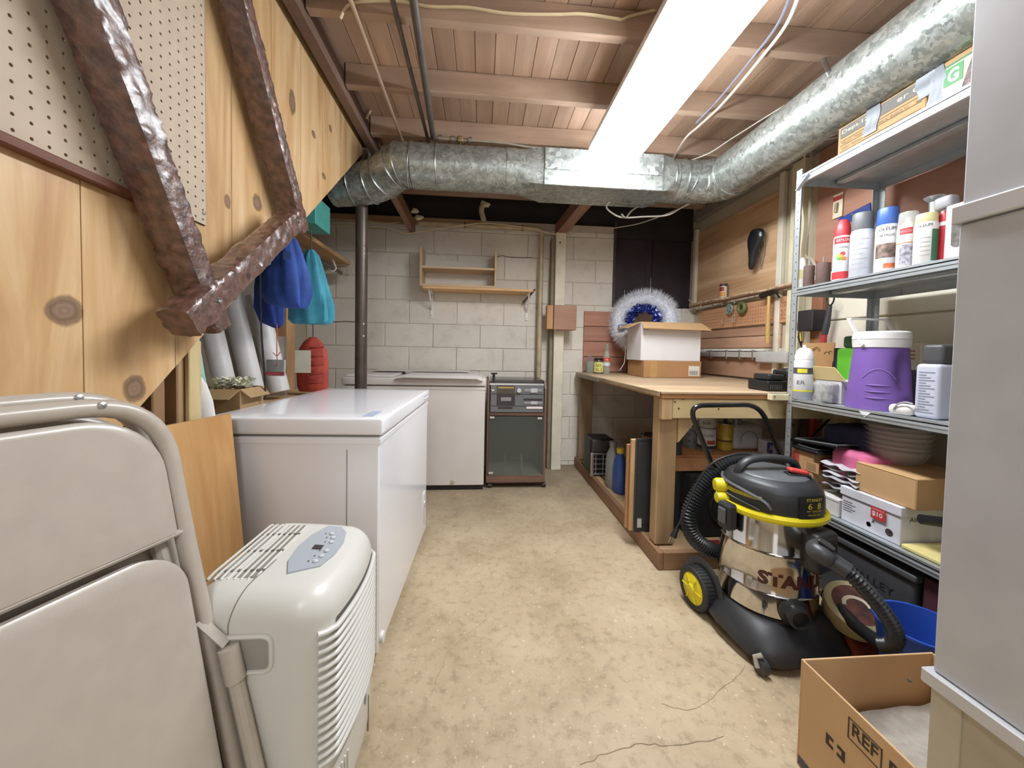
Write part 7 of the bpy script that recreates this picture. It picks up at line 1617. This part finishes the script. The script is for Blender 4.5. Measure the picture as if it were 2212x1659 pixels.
# rear handle frame
HB = solid('1b1c1e', .25, .3, 0, coat=.4); yh = VY+.235
H0, H1, H2, H3 = at(1602, 1115, y=yh-.06), at(1492, 890, y=yh), at(1625, 872, y=yh), at(1700, 1015, y=yh)
Ha = at(1540, 1010, y=yh-.01)
frame_ = bend([V((H0.x, yh-.05, .12)), H0, Ha, at(1487, 876, y=yh), at(1640, 874, y=yh), at(1701, 1015, y=yh), V((VX+.10, yh-.05, .5)), V((VX+.11, yh-.05, .12))], .07, 8)
part('push_handle', M().tube(frame_, .0105, 12), HB, va, smooth=60)
cc_ = V((H0.x-.0, yh-.05, .0))
part('handle_clamp', M().rbox(H0.x-.022, H0.x+.022, yh-.085, yh-.02, at(1590, 1190, y=yh).z, at(1590, 1085, y=yh).z, .008, 3), VB, va)
part('handle_socket', M().rbox(H0.x-.016, H0.x+.016, yh-.07, yh-.03, .07, .30, .008, 3), VB, va)
part('handle_socket', M().rbox(VX+.095, VX+.125, yh-.07, yh-.03, .07, .30, .008, 3), VB, va)
# drain
dd = math.radians(-101); nd_ = V((math.cos(dd), math.sin(dd), 0)); T = Matrix.Translation(VC+nd_*(R_-.004)+V((0, 0, .165))) @ nd_.to_track_quat('Z', 'Y').to_matrix().to_4x4()
part('drain_cap', M().lathe([(.044, 0), (.046, .012), (.036, .018), (.034, .045), (.026, .048), (.024, .03), (.001, .03)], (0, 0, 0), 30, T), VB, va)
# inlet block and hose cuff
ia = math.radians(-72); ni = V((math.cos(ia), math.sin(ia), 0)); ti = V((-ni.y, ni.x, 0))
part('inlet_block', M().rbox(-.055, .055, -.03, .03, -.085, .05, .02, 5, Matrix.Translation(VC+ni*(R_+.012)+V((0, 0, zt_-.075))) @ Matrix(((ti.x, ni.x, 0, 0), (ti.y, ni.y, 0, 0), (0, 0, 1, 0), (0, 0, 0, 1)))), VB, va)
c0_ = VC+ni*(R_+.02)+V((0, 0, zt_-.075)); c1_ = at(1765, 1190, y=1.03); c2_ = at(1832, 1235, y=.975)
cuff = spline([c0_, c1_, c1_.lerp(c2_, .5), c2_], 5)
part('hose_cuff', M().tube(cuff, .033, 20, radii=[.028]*2+[.029]*3+[.028]*5+[.0245]*(len(cuff)-10)), solid('3c3e41', .4, 0, .03), va, smooth=50)
part('cuff_button', M().obox(c1_.lerp(c2_, .25)+V((0, -.004, .036)), (.045, .022, .012), c2_-c1_, (0, 1, .3), .004), VB, va)
def hose(pts, r, pitch, mat, nm='hose', amp=.15):
    P = resample(spline(pts, 14), pitch/4); P = [V(p) for p in P]
    return part(nm, M().tube(P, r, 18, radii=[r*(1+amp*math.cos(i*math.pi/2)) for i in range(len(P))]), mat, va, smooth=60)
HM = solid('2e3032', .35, 0, .03)
hose([c2_+(c1_-c2_)*.1, c2_, at(1868, 1272, y=.955), at(1908, 1320, y=.94), at(1932, 1362, y=.935), at(1930, 1392, y=.95), at(1903, 1394, y=.985)], .0185, .0115, HM)
part('bent_wand', M().tube(spline([at(1908, 1394, y=.98), at(1885, 1378, y=1.02), at(1850, 1352, y=1.08), at(1810, 1312, y=1.15), at(1785, 1285, y=1.21)], 6), .0195, 16), solid('1f2123', .45, 0, .04), va, smooth=60)
hose([at(1660, 995, y=1.44), at(1620, 993, y=1.47), at(1575, 1002, y=1.50), at(1530, 1035, y=1.52), at(1497, 1085, y=1.52), at(1488, 1130, y=1.52), at(1505, 1168, y=1.52), at(1545, 1192, y=1.52), at(1590, 1200, y=1.50)], .030, .0130, HM)
part('power_cord', M().tube(spline([at(u, v, y=yy) for u, v, yy in ((1660, 990, 1.40), (1625, 981, 1.44), (1585, 982, 1.46), (1540, 1000, 1.47), (1510, 1035, 1.47), (1488, 1085, 1.46), (1470, 1125, 1.45), (1462, 1140, 1.45))], 6), .0045, 8), BLACKP, va)
cp = at(1458, 1150, y=1.45); part('plug', M().tube([at(1463, 1140, y=1.45), cp, at(1454, 1160, y=1.45)], .010, 10, radii=[.006, .011, .013]), BLACKP, va)
for s_ in (-4, 2): part('plug_prong', M().cyl(at(1453+s_, 1160, y=1.45), at(1449+s_, 1171, y=1.45), .0018, n=6), STEEL, va)
part('side_cord', M().tube(spline([at(u, v, y=1.42) for u, v in ((1602, 1060), (1608, 1120), (1604, 1180), (1596, 1230), (1592, 1262))], 5), .0045, 8), BLACKP, va)
